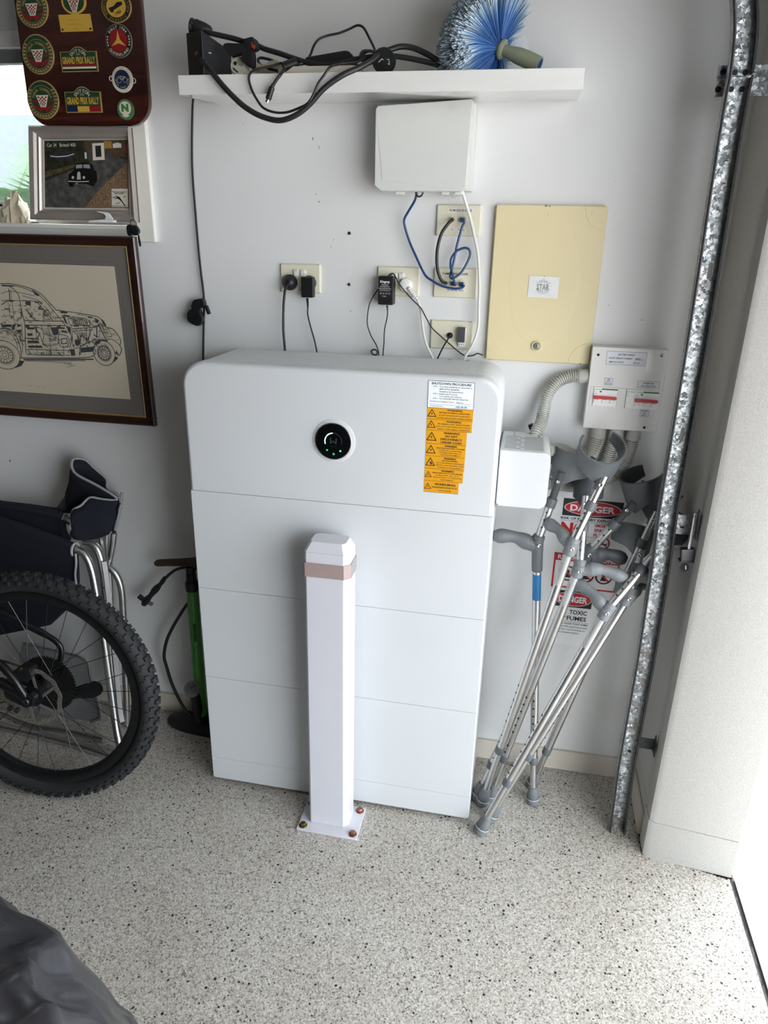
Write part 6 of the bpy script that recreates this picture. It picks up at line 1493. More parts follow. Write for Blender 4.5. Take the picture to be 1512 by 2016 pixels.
for l in ([(-0.3933,0.2495),(-0.3576,0.2495),(-0.3575,0.2459),(-0.3937,0.2455)], [(-0.2804,0.2857),(-0.2619,0.2865),(-0.262,0.2816),(-0.2806,0.2808)], [(-0.2745,0.2778),(-0.2565,0.2754),(-0.2539,0.269),(-0.2737,0.2714)], [(-0.2298,0.2927),(-0.2132,0.294),(-0.2137,0.2908),(-0.2303,0.2894)], [(-0.2004,0.2946),(-0.1766,0.2966),(-0.1772,0.293),(-0.2009,0.2914)], [(-0.2592,0.3235),(-0.2377,0.3212),(-0.2404,0.3163),(-0.2582,0.3187)], [(-0.1589,0.318),(-0.1454,0.3122),(-0.1505,0.3025),(-0.1572,0.3054)], [(-0.2351,0.2503),(-0.2145,0.2529),(-0.2161,0.243),(-0.2272,0.231),(-0.2354,0.2372)], [(-0.3626,0.2821),(-0.3558,0.2824),(-0.3548,0.2645),(-0.3609,0.2675)], [(-0.4214,0.2877),(-0.4081,0.2883),(-0.4105,0.2823),(-0.4228,0.2811)], [(-0.4748,0.2854),(-0.4404,0.2869),(-0.441,0.2803),(-0.4766,0.2771)], [(-0.4286,0.271),(-0.4092,0.2735),(-0.4109,0.2652),(-0.423,0.2614)], [(-0.1675,0.2502),(-0.1472,0.2528),(-0.1521,0.2445),(-0.1677,0.2372)]): fl(l)
# wheels
def wheel(c, ex, ez, w=.0022):
    cx, cy = c; rx = abs(ex[0] - cx); ry = abs(ez[1] - cy)
    st(circ(cx, cy, rx, 40, ry=ry), w, True); st(circ(cx, cy, rx * .66, 32, ry=ry * .66), .0014, True); st(circ(cx, cy, rx * .56, 32, ry=ry * .56), .003, True); st(circ(cx, cy, rx * .3, 24, ry=ry * .3), .002, True); st(circ(cx, cy, rx * .15, 16, ry=ry * .15), .0016, True)
    for k in range(14):
        a = k * 2 * PI / 14; st([(cx + rx * .38 * math.cos(a), cy + ry * .38 * math.sin(a)), (cx + rx * .5 * math.cos(a), cy + ry * .5 * math.sin(a))], .0022)
wheel([(-0.1426,0.2155)][0], [(-0.1072,0.2173)][0], [(-0.148,0.1788)][0]); wheel([(-0.4849,0.1931)][0], [(-0.4306,0.1959)][0], [(-0.4943,0.1492)][0])
fl([(-0.1268,0.1816),(-0.0996,0.2012),(-0.0997,0.2062),(-0.1086,0.2074),(-0.1159,0.1938)]); fl([(-0.4565,0.1537),(-0.4317,0.1619),(-0.4177,0.1779),(-0.436,0.1787),(-0.4423,0.1664)])
st([(-0.547,0.2019),(-0.5268,0.24),(-0.4857,0.2701),(-0.4546,0.2732),(-0.4323,0.2527),(-0.4242,0.2181),(-0.4265,0.1877)], .0026, sp=4); st([(-0.5391,0.2023),(-0.5202,0.2353),(-0.4833,0.2636),(-0.4562,0.2658),(-0.4391,0.2474),(-0.4326,0.2143)], .0016, sp=4)
st([(-0.1734,0.2238),(-0.1662,0.247),(-0.1469,0.2544),(-0.1258,0.2506)], .0024, sp=3); st([(-0.1767,0.2498),(-0.1609,0.2342)], .003); st([(-0.1702,0.2566),(-0.1562,0.241)], .002)
for i in range(14): st([(a + .006 * i, b) for a, b in [(-0.4629,0.3412),(-0.4601,0.3451)]], .0006)
for i in range(30):
    a, b = [(-0.4085,0.1818)][0]; st([(a + .0045 * i, b), (a + .0045 * i - .002, b - .004)], .0012)
st([(-0.7519,0.2652),(-0.775,0.2387),(-0.7781,0.1973),(-0.7337,0.1822),(-0.5501,0.1881)], .002, sp=3)
text(ink, 'X.SIRS.', APL, *[(-0.2675,0.1784)][0], .0085, w=.026, d=D_, rot=-.06, bold=.01); st([(-0.2751,0.1669),(-0.246,0.1736)], .0012)
ink.put('ink_drawing', M_INK, ar, smooth=False)
pm = MB(); text(pm, '150  / Tudor  83', APL, *[(-0.3898,0.1004)][0], .006, w=.06, d=D_); pm.put('pencil_note', mat('pencil_grey', '#948a78', .7), ar, smooth=False)
MB().flat([(A_IN[0], A_IN[2]), (A_IN[1], A_IN[2]), (A_IN[1], A_IN[3]), (A_IN[0], A_IN[3])], APL, -.0045).put('glazing', mat('picture_glass', '#f4f4f4', .03, var=0, alpha=.06, spec=.5), ar, smooth=False)

# ================================================================ MOUNTAIN BIKE (rear end)
BC = Vector((-.46693, -.44037, .36487)); bh, bl = .06135, .09833
bd = Vector((math.cos(bh), math.sin(bh), 0)); bn0 = Vector((-math.sin(bh), math.cos(bh), 0)); Z_ = Vector((0, 0, 1))
bu = Z_ * math.cos(bl) + bn0 * math.sin(bl); bn = bn0 * math.cos(bl) - Z_ * math.sin(bl)
def bw_(r, a, o=0.): return BC + bd * (r * math.cos(a)) + bu * (r * math.sin(a)) + bn * o
bk = thing('mountain_bike', 'black mountain bike with knobbly rear tyre parked at the left edge', 'bicycle', BC - bu * .3649)
M_TYRE = mat('black_tyre_rubber', '#1e1f21', .75, var=.12, scale=60); M_BKF = mat('black_bike_frame', '#131416', .32, var=.1); M_ROT = mat('brake_rotor_steel', '#a39d94', .35, .8, var=.06)
rings = []
for i in range(96):
    a = i * 2 * PI / 96; rings.append([bw_(.3345 + .0265 * math.cos(k * PI / 8) * (1 if math.cos(k * PI / 8) > 0 else .95), a, .029 * math.sin(k * PI / 8)) for k in range(16)])
rings.append(rings[0]); tyre = MB().loft(rings, cap=False).put('tyre', M_TYRE, bk)
mb = MB()
NK = 66
for i in range(NK):
    for row, (ph, off, w, l, h) in enumerate(((.28, 0, .0062, .0105, .0058), (-.28, 0, .0062, .0105, .0058), (.82, .5, .0062, .0095, .0058), (-.82, .5, .0062, .0095, .0058), (1.32, .1, .0045, .0075, .0050), (-1.32, .1, .0045, .0075, .0050))):
        a = (i + off) * 2 * PI / NK; er = bd * math.cos(a) + bu * math.sin(a); et = -bd * math.sin(a) + bu * math.cos(a)
        nr = er * math.cos(ph) + bn * math.sin(ph); ns = -er * math.sin(ph) + bn * math.cos(ph)
        c = BC + er * (.3345 + .0265 * math.cos(ph)) + bn * (.029 * math.sin(ph)) + nr * (h * .35)
        mb.obox(c, et * (l * .55), ns * w, nr * (h * .65))
stuff(mb.put('tread_knobs', M_TYRE, bk, smooth=False))
rings = []
for i in range(80):
    a = i * 2 * PI / 80; rings.append([bw_(r, a, o) for r, o in ((.281, 0), (.284, .009), (.292, .0145), (.312, .0155), (.314, 0), (.312, -.0155), (.292, -.0145), (.284, -.009))])
rings.append(rings[0]); MB().loft(rings, cap=False).put('rim', M_BKF, bk)
MB().lathe([(.012, -.068), (.018, -.066), (.018, -.06), (.026, -.034), (.026, -.028), (.016, -.024), (.018, .0), (.03, .022), (.03, .03), (.02, .034), (.014, .066), (.0, .066)], BC, bn, 24).put('hub', M_BKF, bk)
for i in range(28):
    a = (i + .3) * 2 * PI / 28; s = -1 if i % 2 else 1; k = 1 if (i // 2) % 2 else -1
    a2 = a + k * 1.25
    MB().tube([bw_(.026, a2, s * .03), bw_(.283, a, s * .003)], .00105, 5).put('spoke', M_BKF, bk)
# brake rotor on the near side
mb = MB(); RO = -.046
for i in range(72):
    a0, a1 = i * 2 * PI / 72, (i + 1) * 2 * PI / 72
    wv = lambda a: .0022 * math.sin(a * 12)
    ring = [[bw_(r, a, RO + o) for r, o in ((.0785 + wv(a), 0), (.0915 + wv(a) * .7, 0), (.0915 + wv(a) * .7, -.0018), (.0785 + wv(a), -.0018))] for a in (a0, a1)]
    mb.loft(ring, cap=False)
rot = mb.put('brake_rotor', M_ROT, bk)
mb = MB()
for i in range(60):
    a = i * 2 * PI / 60; r = (.0885, .0845, .0815)[i % 3]; c = bw_(r, a, RO - .0019); et = -bd * math.sin(a) + bu * math.cos(a); er = bd * math.cos(a) + bu * math.sin(a)
    mb.obox(c, et * .0022 + er * .001, er * .0009, bn * .0002)
stuff(mb.put('rotor_slot', M_HOLE, rot))
for i in range(6):
    a = i * PI / 3 + .25; p, q = bw_(.028, a - .25, RO), bw_(.080, a + .22, RO); t_ = (q - p).normalized(); s_ = t_.cross(bn)
    MB().loft([[c + s_ * w + bn * o for w, o in ((-.0042, 0), (.0042, 0), (.0042, -.0018), (-.0042, -.0018))] for c in (p, q)]).put('rotor_arm', M_ROT, rot)
MB().lathe([(.032, RO - .003), (.032, RO), (.024, RO + .001)], BC, bn, 24).put('rotor_carrier', M_BKF, rot)
# cassette and rear mech on the far side
cas = bpy.data.objects.new('cassette', None); COL.objects.link(cas); cas.parent = bk; cas.matrix_parent_inverse = base_inv(bk)
for j, r in enumerate((.092, .078, .066, .056, .047, .039, .032, .026)):
    n = int(r * 620); poly = []
    for i in range(n * 2): poly.append((r if i % 2 else r - .0055, i * PI / n))
    o = .028 + .0045 * j
    MB().loft([[bw_(rr, a, o + d) for rr, a in poly] for d in (0, .0022)]).put('sprocket', mat('sooty_sprocket', '#2b2a2a', .45, .7, var=.2), cas, ang=20)
mech = bpy.data.objects.new('derailleur', None); COL.objects.link(mech); mech.parent = bk; mech.matrix_parent_inverse = base_inv(bk)
pa, pb = bw_(.075, -.55, .058), bw_(.135, -.14, .058)
for nm, c, r in (('upper_pulley', pa, .02), ('lower_pulley', pb, .024)): MB().lathe([(r, -.004), (r, .004)], c, bn, 20).put(nm, M_BKF, mech)
ax_ = (pb - pa).normalized(); sx_ = ax_.cross(bn)
MB().loft([[pa + ax_ * (a_ * 1.) + sx_ * b_ + bn * o for a_, b_ in ((-.02, -.012), (.02, -.02), (.06, -.027), (.09, -.018), (.095, 0), (.085, .018), (.055, .025), (.01, .018), (-.02, .008))] for o in (-.008, -.005)]).put('cage', M_BKF, mech, bevel=.001)
# stays, dropout, caliper
drop = bw_(0, 0, -.072)
def px_on_bike(u, v, o): return BC + bd * u + bu * v + bn * o
MB().tube(spline([drop + bd * .006, px_on_bike(-.05, .03, -.068), px_on_bike(-.16, .06, -.06), px_on_bike(-.42, .06, -.05)], 5), [.011, .012, .013, .014, .014, .015, .016, .016, .016, .017, .018, .018, .018, .018, .018, .018], 14, sx=.8).put('chain_stay', M_BKF, bk)
MB().tube(spline([px_on_bike(.0, .0, .066), px_on_bike(.02, .06, .072), px_on_bike(.02, .105, .075), px_on_bike(-.03, .145, .07), px_on_bike(-.16, .21, .055), px_on_bike(-.5, .37, .03)], 5), [.009] * 10 + [.010] * 5 + [.012] * 5 + [.015] * 6, 14, sx=.8).put('seat_stay', M_BKF, bk)
MB().tube(spline([drop + bd * -.004 + bu * .012, px_on_bike(-.045, .075, -.07), px_on_bike(-.11, .12, -.06), px_on_bike(-.30, .20, -.045)], 5), [.010] * 6 + [.012] * 10, 12).put('seat_stay', M_BKF, bk)
MB().loft([[px_on_bike(u, v, o) for u, v in ((-.07, .035), (-.03, .028), (.0, .022), (.022, .008), (.018, -.014), (-.004, -.022), (-.028, -.012), (-.065, .004))] for o in (-.078, -.066)]).put('dropout', M_BKF, bk, bevel=.003)
MB().lathe([(.0105, -.0), (.0105, -.004), (.0085, -.006), (.0045, -.005), (0, -.003)], bw_(0, 0, -.078), bn, 20).put('axle_bolt', M_DSTEEL, bk)
cal = MB().loft([[px_on_bike(u, v, o) for u, v in ((-.035, .060), (.0, .055), (.02, .075), (.012, .098), (-.02, .102), (-.04, .085))] for o in (-.068, -.030)]).put('brake_caliper', mat('black_caliper', '#1c1c1e', .4, .2), bk, bevel=.003)
MB().lathe([(.0045, -.006), (.0045, .004)], px_on_bike(-.012, .098, -.068), bn, 12).put('banjo_bolt', M_BRASS, cal)
MB().tube(spline([px_on_bike(-.02, .1, -.06), px_on_bike(-.06, .115, -.065), px_on_bike(-.14, .12, -.06), px_on_bike(-.35, .20, -.05)], 6), .0028, 8).put('brake_hose', M_BLACKR, bk)
for u, v in ((-.035, -.035), (-.055, -.03)): MB().lathe([(.008, -.004), (.008, .006), (.005, .007)], px_on_bike(u, v, -.074), bn, 14).put('frame_bolt', M_DSTEEL, bk)

# front of the bike, beyond the left edge of the photograph
BBp = px_on_bike(-.435, -.02, 0); SC = px_on_bike(-.60, .42, 0); HT, HB = px_on_bike(-1.0, .40, 0), px_on_bike(-1.05, .28, 0); FW_ = bd * -1.17
MB().tube([BBp, SC], .018, 14).put('seat_tube', M_BKF, bk)
MB().tube(spline([HB, px_on_bike(-.80, .10, 0), BBp], 5), .024, 14).put('down_tube', M_BKF, bk)
MB().tube([HT - bu * .02, px_on_bike(-.57, .33, 0)], .018, 14).put('top_tube', M_BKF, bk)
MB().tube([HT, HB], .023, 14).put('head_tube', M_BKF, bk)
MB().tube([SC, px_on_bike(-.645, .55, 0)], .0155, 12).put('seat_post', M_DSTEEL, bk)
MB().tube(spline([px_on_bike(-.50, .565, 0), px_on_bike(-.58, .575, 0), px_on_bike(-.68, .57, 0), px_on_bike(-.78, .56, 0)], 4), [.05, .058, .06, .055, .046, .038, .031, .025, .021, .019, .018, .016, .012], 12, sx=.4, up=bn).put('saddle', M_BLACK, bk)
for o in (-.055, .055): MB().tube([HB + bn * o - bu * .02, bw_(0, 0, o) + FW_], .016, 12).put('fork_leg', M_BKF, bk)
MB().tube([HB + bn * -.06 - bu * .02, HB + bn * .06 - bu * .02], .018, 10).put('fork_crown', M_BKF, bk)
MB().tube([px_on_bike(-.98, .46, -.28), px_on_bike(-1.0, .45, -.1), px_on_bike(-1.0, .45, .1), px_on_bike(-.98, .46, .24)], [.015, .012, .012, .015], 12).put('handlebar', M_BLACK, bk)
MB().tube([HT, px_on_bike(-1.0, .45, 0)], .02, 12).put('stem', M_BKF, bk)
MB().lathe([(.085, -.004), (.085, .004), (.07, .004), (.07, -.004), (.085, -.004)], BBp + bn * .03, bn, 32, cap=False).put('chain_ring', M_DSTEEL, bk)
for s in (-1, 1): MB().obox(BBp + bn * (.06 * s) + bd * (.085 * s), bd * .085, bu * .012, bn * .008).put('crank_arm', M_BKF, bk, bevel=.003); MB().obox(BBp + bn * (.105 * s) + bd * (.165 * s), bd * .045, bu * .008, bn * .04).put('pedal', M_BLACK, bk, bevel=.003)
for o in [c_ for c_ in bk.children if c_.name.split('.')[0] in ('tyre', 'rim', 'hub', 'spoke', 'tread_knobs')]:
    q = o.copy(); COL.objects.link(q); q.location = FW_
# ================================================================ FOLDED CAMPING CHAIRS
def cloth(poly, y, th, name, m, parent, k=0, bev=.004):
    p = [(q[0], q[2]) for q in poly]
    if k: p = sp2(p, k, True)
    return MB().prism(p, wallP(0), -y - th / 2, -y + th / 2).put(name, m, parent, bevel=bev)
ch = thing('folded_camping_chair', 'nearest folded camping chair, navy fabric slung on bent aluminium tubes behind the bike', 'chair', (-0.5825,-0.262,0), 'folded camping chairs')
TW = .0122
MB().tube(spline([(-0.5029,-0.19,0.7108), (-0.4682,-0.19,0.7076), (-0.4377,-0.192,0.691), (-0.418,-0.198,0.6416), (-0.4033,-0.212,0.5432), (-0.387,-0.23,0.4081), (*(-0.3723,-0.25,0.2605),), (-0.3568,-0.272,0.12), (-0.3409,-0.29,0.0595), (-0.3614,-0.2708,0.0135), (-0.3716,-0.2911,0.0135), (-0.5195,-0.2674,0.0135), (-0.7072,-0.2476,0.0135), (-0.9627,-0.229,0.0135)], 6), TW, 12).put('front_frame_tube', M_ALU, ch)
MB().tube(spline([(-0.4659,-0.15,0.7187), (-0.4399,-0.15,0.7145), (-0.4173,-0.152,0.6897), (-0.4062,-0.158,0.6243), (-0.4047,-0.168,0.4923), (-0.403,-0.185,0.3114), (-0.3989,-0.21,0.0911)], 6), TW, 12).put('leg_tube', M_ALU, ch)
MB().tube([(-0.395,-0.165,0.6644), (-0.3916,-0.168,0.6217), (-0.3866,-0.18,0.4072), (-0.3839,-0.2,0.1236), (-0.3779,-0.205,0.0868)], .0105, 4).put('flat_bar', mat('dull_aluminium_bar', '#9b9c9b', .55, .7), ch)
cloth([(-0.8201,-0.2,0.7999),(-0.7128,-0.2,0.7932),(-0.6101,-0.2,0.7692),(-0.5256,-0.2,0.7471),(-0.4725,-0.2,0.7287),(-0.4642,-0.2,0.702),(-0.4684,-0.2,0.6491),(-0.4751,-0.2,0.5914),(-0.4919,-0.2,0.5258),(-0.5948,-0.2,0.4284),(-0.7959,-0.2,0.3624),(-0.9163,-0.2,0.3458)], -.195, .03, 'seat_fabric', M_NAVY, ch, 0, .008)
for c, a in (((-0.4703,-0.192,0.7082), 0), ):
    MB().tube([Vector(c) + Vector((.002 * math.sin(t), .019 * math.cos(t), .021 * math.sin(t))) for t in [i * PI / 8 for i in range(16)]], .0042, 6, closed=True).put('hem_piping', M_PIPING, ch)
MB().tube(spline([(-0.4559,-0.212,0.7047), (-0.4579,-0.214,0.6707), (-0.4667,-0.214,0.6347), (-0.4691,-0.213,0.5985)], 5), .0035, 6).put('edge_piping', M_PIPING, ch)
MB().tube(spline([(-1.013,-0.1683,0.0135), (-0.8888,-0.1671,0.0135), (-0.7391,-0.2038,0.0135), (-0.5769,-0.2093,0.0135), (-0.4442,-0.2205,0.0135)], 5), .011, 10).put('rear_foot_tube', M_ALU, ch)
for p in ((-0.4094,-0.212,0.5891), (-0.3989,-0.172,0.5742), (-0.3921,-0.226,0.4013), (-0.378,-0.245,0.268), (-0.3911,-0.208,0.1034)):
    MB().lathe([(.0042, -.0005), (.0038, -.0035), (0, -.0045)], p, (0, 1, 0), 10).put('rivet', M_STEEL, ch)
# side table flap
tb = MB().prism(sp2([(q[0], q[2]) for q in [(-0.7095,-0.205,0.3421),(-0.5885,-0.205,0.33),(-0.483,-0.205,0.3121),(-0.4724,-0.205,0.2545),(-0.4621,-0.205,0.1655),(-0.4548,-0.205,0.1071),(-0.4654,-0.205,0.0845),(-0.4943,-0.205,0.0691),(-0.6105,-0.205,0.0683),(-0.7276,-0.205,0.0741),(-0.7499,-0.205,0.171)]], 3, True), wallP(0), .20, .208)
tb.put('side_table_flap', mat('grey_table_flap', '#77797b', .6, var=.03), ch, bevel=.002)
MB().tube(spline([(-0.7027,-0.212,0.3511), (-0.5822,-0.212,0.339), (-0.4772,-0.212,0.3212), (-0.4649,-0.212,0.2504), (-0.4483,-0.212,0.1091), (-0.4608,-0.212,0.0862), (-0.4935,-0.212,0.0702)], 4), .004, 8).put('flap_rim', M_ALU, ch)
c2 = thing('folded_camping_chair', 'rear folded camping chair with navy headrest fabric and grey piping against the wall', 'chair', (-0.5344,-0.08,0.0558), 'folded camping chairs')
MB().tube(spline([(-0.4557,-0.1,0.6154), (-0.4269,-0.1,0.6113), (-0.4006,-0.1,0.5885), (-0.3858,-0.102,0.5354), (-0.3902,-0.105,0.422), (-0.4003,-0.11,0.2649), (-0.4078,-0.118,0.1137), (-0.4173,-0.125,-0.0185)], 6), .0115, 12).put('frame_tube', M_ALU, c2)
MB().tube(spline([(-0.404,-0.075,0.7244), (-0.4165,-0.078,0.6685), (-0.4325,-0.082,0.6098), (-0.4359,-0.085,0.5398), (-0.4478,-0.09,0.3467), (-0.4492,-0.1,0.1476), (-0.4397,-0.108,0.0587)], 6), .0105, 12).put('arm_tube', M_ALU, c2)
MB().lathe([(.0075, 0), (.0075, .0012)], (-0.4037,-0.075,0.7271), (-.05, 0, 1), 12).put('tube_mouth', M_HOLE, c2)
MB().tube([(-0.4309,-0.07,0.7357), (-0.444,-0.07,0.662), (-0.4442,-0.075,0.5941)], .009, 10).put('back_tube', M_ALU, c2)
MB().tube([(-0.4204,-0.12,0.7479), (-0.4201,-0.12,0.6683), (-0.4186,-0.122,0.6151)], .0105, 8).put('side_rail', M_ALU, c2)
MB().tube(spline([(-0.5612,-0.12,0.7775), (-0.5398,-0.12,0.7762), (-0.5185,-0.122,0.7651)], 4), .011, 10).put('cross_tube', M_ALU, c2)
MB().tube([Vector((-0.5453,-0.12,0.7756)) + Vector((.003 * math.sin(t), .016 * math.cos(t), .017 * math.sin(t))) for t in [i * PI / 8 for i in range(16)]], .0045, 6, closed=True).put('hem_piping', M_PIPING, c2)
cloth([(-0.8716,-0.13,0.8305),(-0.7621,-0.13,0.8196),(-0.6526,-0.13,0.8177),(-0.5667,-0.13,0.8137),(-0.5437,-0.13,0.8004),(-0.5402,-0.13,0.7765),(-0.5431,-0.13,0.7341),(-0.5257,-0.13,0.7058),(-0.9105,-0.13,0.6467)], -.13, .03, 'seat_fabric', M_NAVY, c2, 0, .008)
MB().tube(spline([(-0.8581,-0.15,0.8161), (-0.7476,-0.15,0.8142), (-0.6393,-0.15,0.8107), (-0.5334,-0.15,0.802)], 4), .012, 8).put('fabric_roll', M_NAVY, c2)
MB().box((-0.7367,-0.146,0.7526)[0], (-0.6849,-0.146,0.7543)[0], -.1475, -.146, (-0.7377,-0.146,0.7472)[2], (-0.736,-0.146,0.7562)[2]).put('care_tag', M_WHITE, c2)
# folded headrest: one zig-zag sheet with thickness, edges piped in grey
e1 = [(-0.3573,-0.07,0.8685),(-0.3581,-0.09,0.8378),(-0.375,-0.075,0.8584),(-0.4177,-0.06,0.8717),(-0.4204,-0.058,0.9016),(-0.4524,-0.06,0.9318),(-0.4815,-0.066,0.9631),(-0.5114,-0.085,0.9646),(-0.4892,-0.115,0.934),(-0.4055,-0.135,0.9079),(-0.3366,-0.15,0.8812),(-0.3382,-0.155,0.8712),(-0.3743,-0.165,0.8747),(-0.4099,-0.17,0.8781),(-0.4395,-0.175,0.8523),(-0.4684,-0.18,0.8331),(-0.4812,-0.178,0.7906),(-0.4884,-0.176,0.7514)]
e2 = [(-0.3684,-0.085,0.7919),(-0.3872,-0.09,0.7446),(-0.4053,-0.08,0.7334),(-0.4264,-0.065,0.7521),(-0.4341,-0.063,0.786),(-0.4792,-0.065,0.8176),(-0.527,-0.07,0.8411),(-0.5556,-0.09,0.8281),(-0.5353,-0.118,0.8141),(-0.474,-0.135,0.7918),(-0.372,-0.148,0.7727),(-0.3694,-0.152,0.7609),(-0.385,-0.16,0.7505),(-0.4086,-0.166,0.7419),(-0.4404,-0.172,0.7376),(-0.4642,-0.176,0.7367),(-0.4798,-0.176,0.7385),(-0.4877,-0.176,0.7446)]
S1, S2 = spline(e1[1:], 4), spline(e2[1:], 4)
mb = MB(); mb.loft([[tuple(lerp(a, b, t) + Vector((0, .004 * math.sin(t * 9 + i * .4), 0))) for i, (a, b) in enumerate(zip(S1, S2))] for t in (0, .25, .5, .75, 1)], closed=False, cap=False)
hr = mb.put('headrest_fabric', M_NAVY, c2, ang=60)
sm = hr.modifiers.new('cloth_thickness', 'SOLIDIFY'); sm.thickness = .005
MB().tube([tuple(p) for p in S1], .0042, 6).put('headrest_piping', M_PIPING, c2)
MB().tube(spline([(-0.3628,-0.07,0.8663),(-0.3613,-0.085,0.8357),(-0.3752,-0.09,0.7844),(-0.389,-0.09,0.7444)], 4), .005, 6).put('headrest_piping', M_PIPING, c2)
cloth([(-0.5781,-0.11,0.8053),(-0.5273,-0.11,0.8668),(-0.5191,-0.11,0.8385),(-0.522,-0.11,0.795),(-0.5481,-0.11,0.789)], -.105, .012, 'mesh_gusset', mat('grey_mesh_gusset', '#3a3c40', .9, var=.1, scale=300), c2, 0, .003)

# ================================================================ FLOOR PUMP
pu = thing('bicycle_floor_pump', 'green bicycle floor pump with black foot and gauge beside the battery', 'pump', (-0.1857,-0.0585,0))
bx, by = -.175, -.075
pts = sp2([(-.283, -.078), (-.268, -.045), (-.22, -.028), (-.14, -.026), (-.075, -.035), (-.05, -.065), (-.065, -.112), (-.12, -.118), (-.22, -.108)], 4, True)
MB().loft([[(x, y, z) for x, y in [(bx + (px - bx) * k, by + (py - by) * k) for px, py in pts]] for z, k in ((0, 1), (.018, 1.), (.03, .93), (.038, .7), (.042, .4))]).put('foot', mat('pump_black_foot', '#151517', .5, var=.1), pu, ang=50)
B0, B1 = Vector((-0.1476,-0.08,0.0657)), Vector((-0.1441,-0.08,0.5613))
MB().lathe([(.019, 0), (.019, (B1 - B0).length)], B0, B1 - B0, 28).put('barrel', mat('green_pump_paint', '#4a9a3c', .3, .1, var=.04, coat=.4), pu)
MB().lathe([(.0205, 0), (.0215, .006), (.0215, .03), (.017, .036), (.016, .06), (.012, .062)], B1 - (B1 - B0).normalized() * .01, B1 - B0, 24).put('top_cap', M_BLACK, pu)
h0 = B1 + (B1 - B0).normalized() * .058
MB().tube([B1, h0], .009, 12).put('piston_rod', M_BLACK, pu)
hp = [(-0.2659,-0.08,0.6332), (-0.2494,-0.08,0.6369), (-0.1954,-0.08,0.6448), (-0.1422,-0.08,0.6508), (-0.1069,-0.08,0.6548), (-0.0457,-0.08,0.6634), (0.006,-0.08,0.6675)]
MB().tube(spline(hp, 4), [.007, .009, .0105, .011, .0115, .0115, .0115, .012, .012, .0125, .013, .014, .0145, .016, .017, .017, .017, .016, .014, .0125, .012, .0115, .0115, .010, .008], 14, sx=1.2).put('handle', mat('dark_brown_wood_grip', '#382a20', .6, var=.15), pu)
MB().lathe([(.012, 0), (.016, .012), (.016, .03)], h0 - Vector((0, 0, .012)), (0, 0, 1), 16).put('handle_socket', M_BLACK, pu)
g = Vector((-0.1556,-0.118,0.1935)); gd = Vector((.12, -.55, .83)).normalized()
MB().lathe([(.021, -.016), (.0265, -.012), (.0272, .004), (.0255, .008), (.0235, .008), (.0232, .0055), (0, .0055)], g, gd, 32).put('gauge', mat('gauge_grey', '#8e8f8e', .4, .3), pu)
MB().lathe([(.0225, .0056), (0, .0062)], g, gd, 28).put('gauge_dial', mat('gauge_dial', '#6b6d6d', .3, var=.1), pu)
u_ = gd.orthogonal().normalized(); MB().obox(g + gd * .0068 + u_ * .006, u_ * .011, gd.cross(u_) * .0008, gd * .0004).put('gauge_needle', M_INK, pu)
MB().tube([g - gd * .012, g - gd * .02 + Vector((.008, 0, -.03)), Vector((-.155, -.085, .07)), Vector((-.15, -.08, .03))], [.018, .017, .019, .024], 14).put('gauge_stem', M_BLACK, pu)
MB().tube(spline([(-0.1818,-0.1,0.0681), (-0.2083,-0.095,0.0983), (-0.2479,-0.08,0.1657), (-0.2651,-0.08,0.2457), (-0.2689,-0.08,0.2858), (-0.254,-0.08,0.344), (-0.2265,-0.08,0.4008), (-0.1881,-0.08,0.4638), (-0.151,-0.08,0.5195), (-0.1182,-0.08,0.5755)], 6), .0056, 10).put('air_hose', M_BLACKR, pu)
MB().tube(spline([(-0.1247,-0.08,0.6275), (-0.1596,-0.08,0.6308), (-0.1961,-0.08,0.6175), (-0.225,-0.08,0.594), (-0.2431,-0.08,0.5735)], 6), .0048, 10).put('upper_hose', M_BLACKR, pu)
hd = [(-0.2365,-0.08,0.5853), (-0.2491,-0.08,0.5672), (-0.2633,-0.08,0.5506), (-0.2797,-0.08,0.5317), (-0.2965,-0.08,0.5108), (-0.3132,-0.08,0.4916), (-0.3242,-0.08,0.475)]
MB().tube(spline(hd, 2), [.0065, .0075, .008, .0065, .0095, .0115, .0115, .0095, .0085, .0105, .013, .0115, .009], 14).put('pump_head', M_BLACK, pu)
MB().tube([(-0.3065,-0.08,0.4849), (-0.2924,-0.08,0.479)], .0065, 12).put('head_nozzle', M_DGREY, pu)
MB().tube([(-0.3239,-0.08,0.4941), (-0.3393,-0.08,0.5055)], .0085, 12).put('head_lever', M_BLACK, pu)
text(MB(), 'AIRWORKS', (Vector((-0.1368,-0.08,0.4033)) + Vector((0, -.0192, 0)), (B0 - B1).normalized(), Vector((1, 0, 0))), 0, 0, .010, w=.07, bold=.02).put('lettering', M_INK, pu)

# ================================================================ COVERED VEHICLE IN THE FOREGROUND
cv_m = NT('satin_dark_car_cover'); o_ = cv_m.tc.outputs['Object']
n_ = cv_m.n('ShaderNodeTexNoise', Scale=3., Detail=3., Distortion=1.5); cv_m.l(o_, n_.inputs['Vector'])
r_ = cv_m.ramp([(.3, '#36363a'), (.7, '#424247')]); cv_m.l(n_.outputs['Fac'], r_.inputs['Fac']); cv_m.l(r_.outputs['Color'], cv_m.b.inputs['Base Color'])
cv_m.b.inputs['Roughness'].default_value = .27; cv_m.b.inputs['Metallic'].default_value = .4
n2_ = cv_m.n('ShaderNodeTexNoise', Scale=14., Detail=2., Distortion=.5); cv_m.l(o_, n2_.inputs['Vector'])
b_ = cv_m.n('ShaderNodeBump', Strength=.25, Distance=.01); cv_m.l(n2_.outputs['Fac'], b_.inputs['Height']); cv_m.l(b_.outputs['Normal'], cv_m.b.inputs['Normal'])
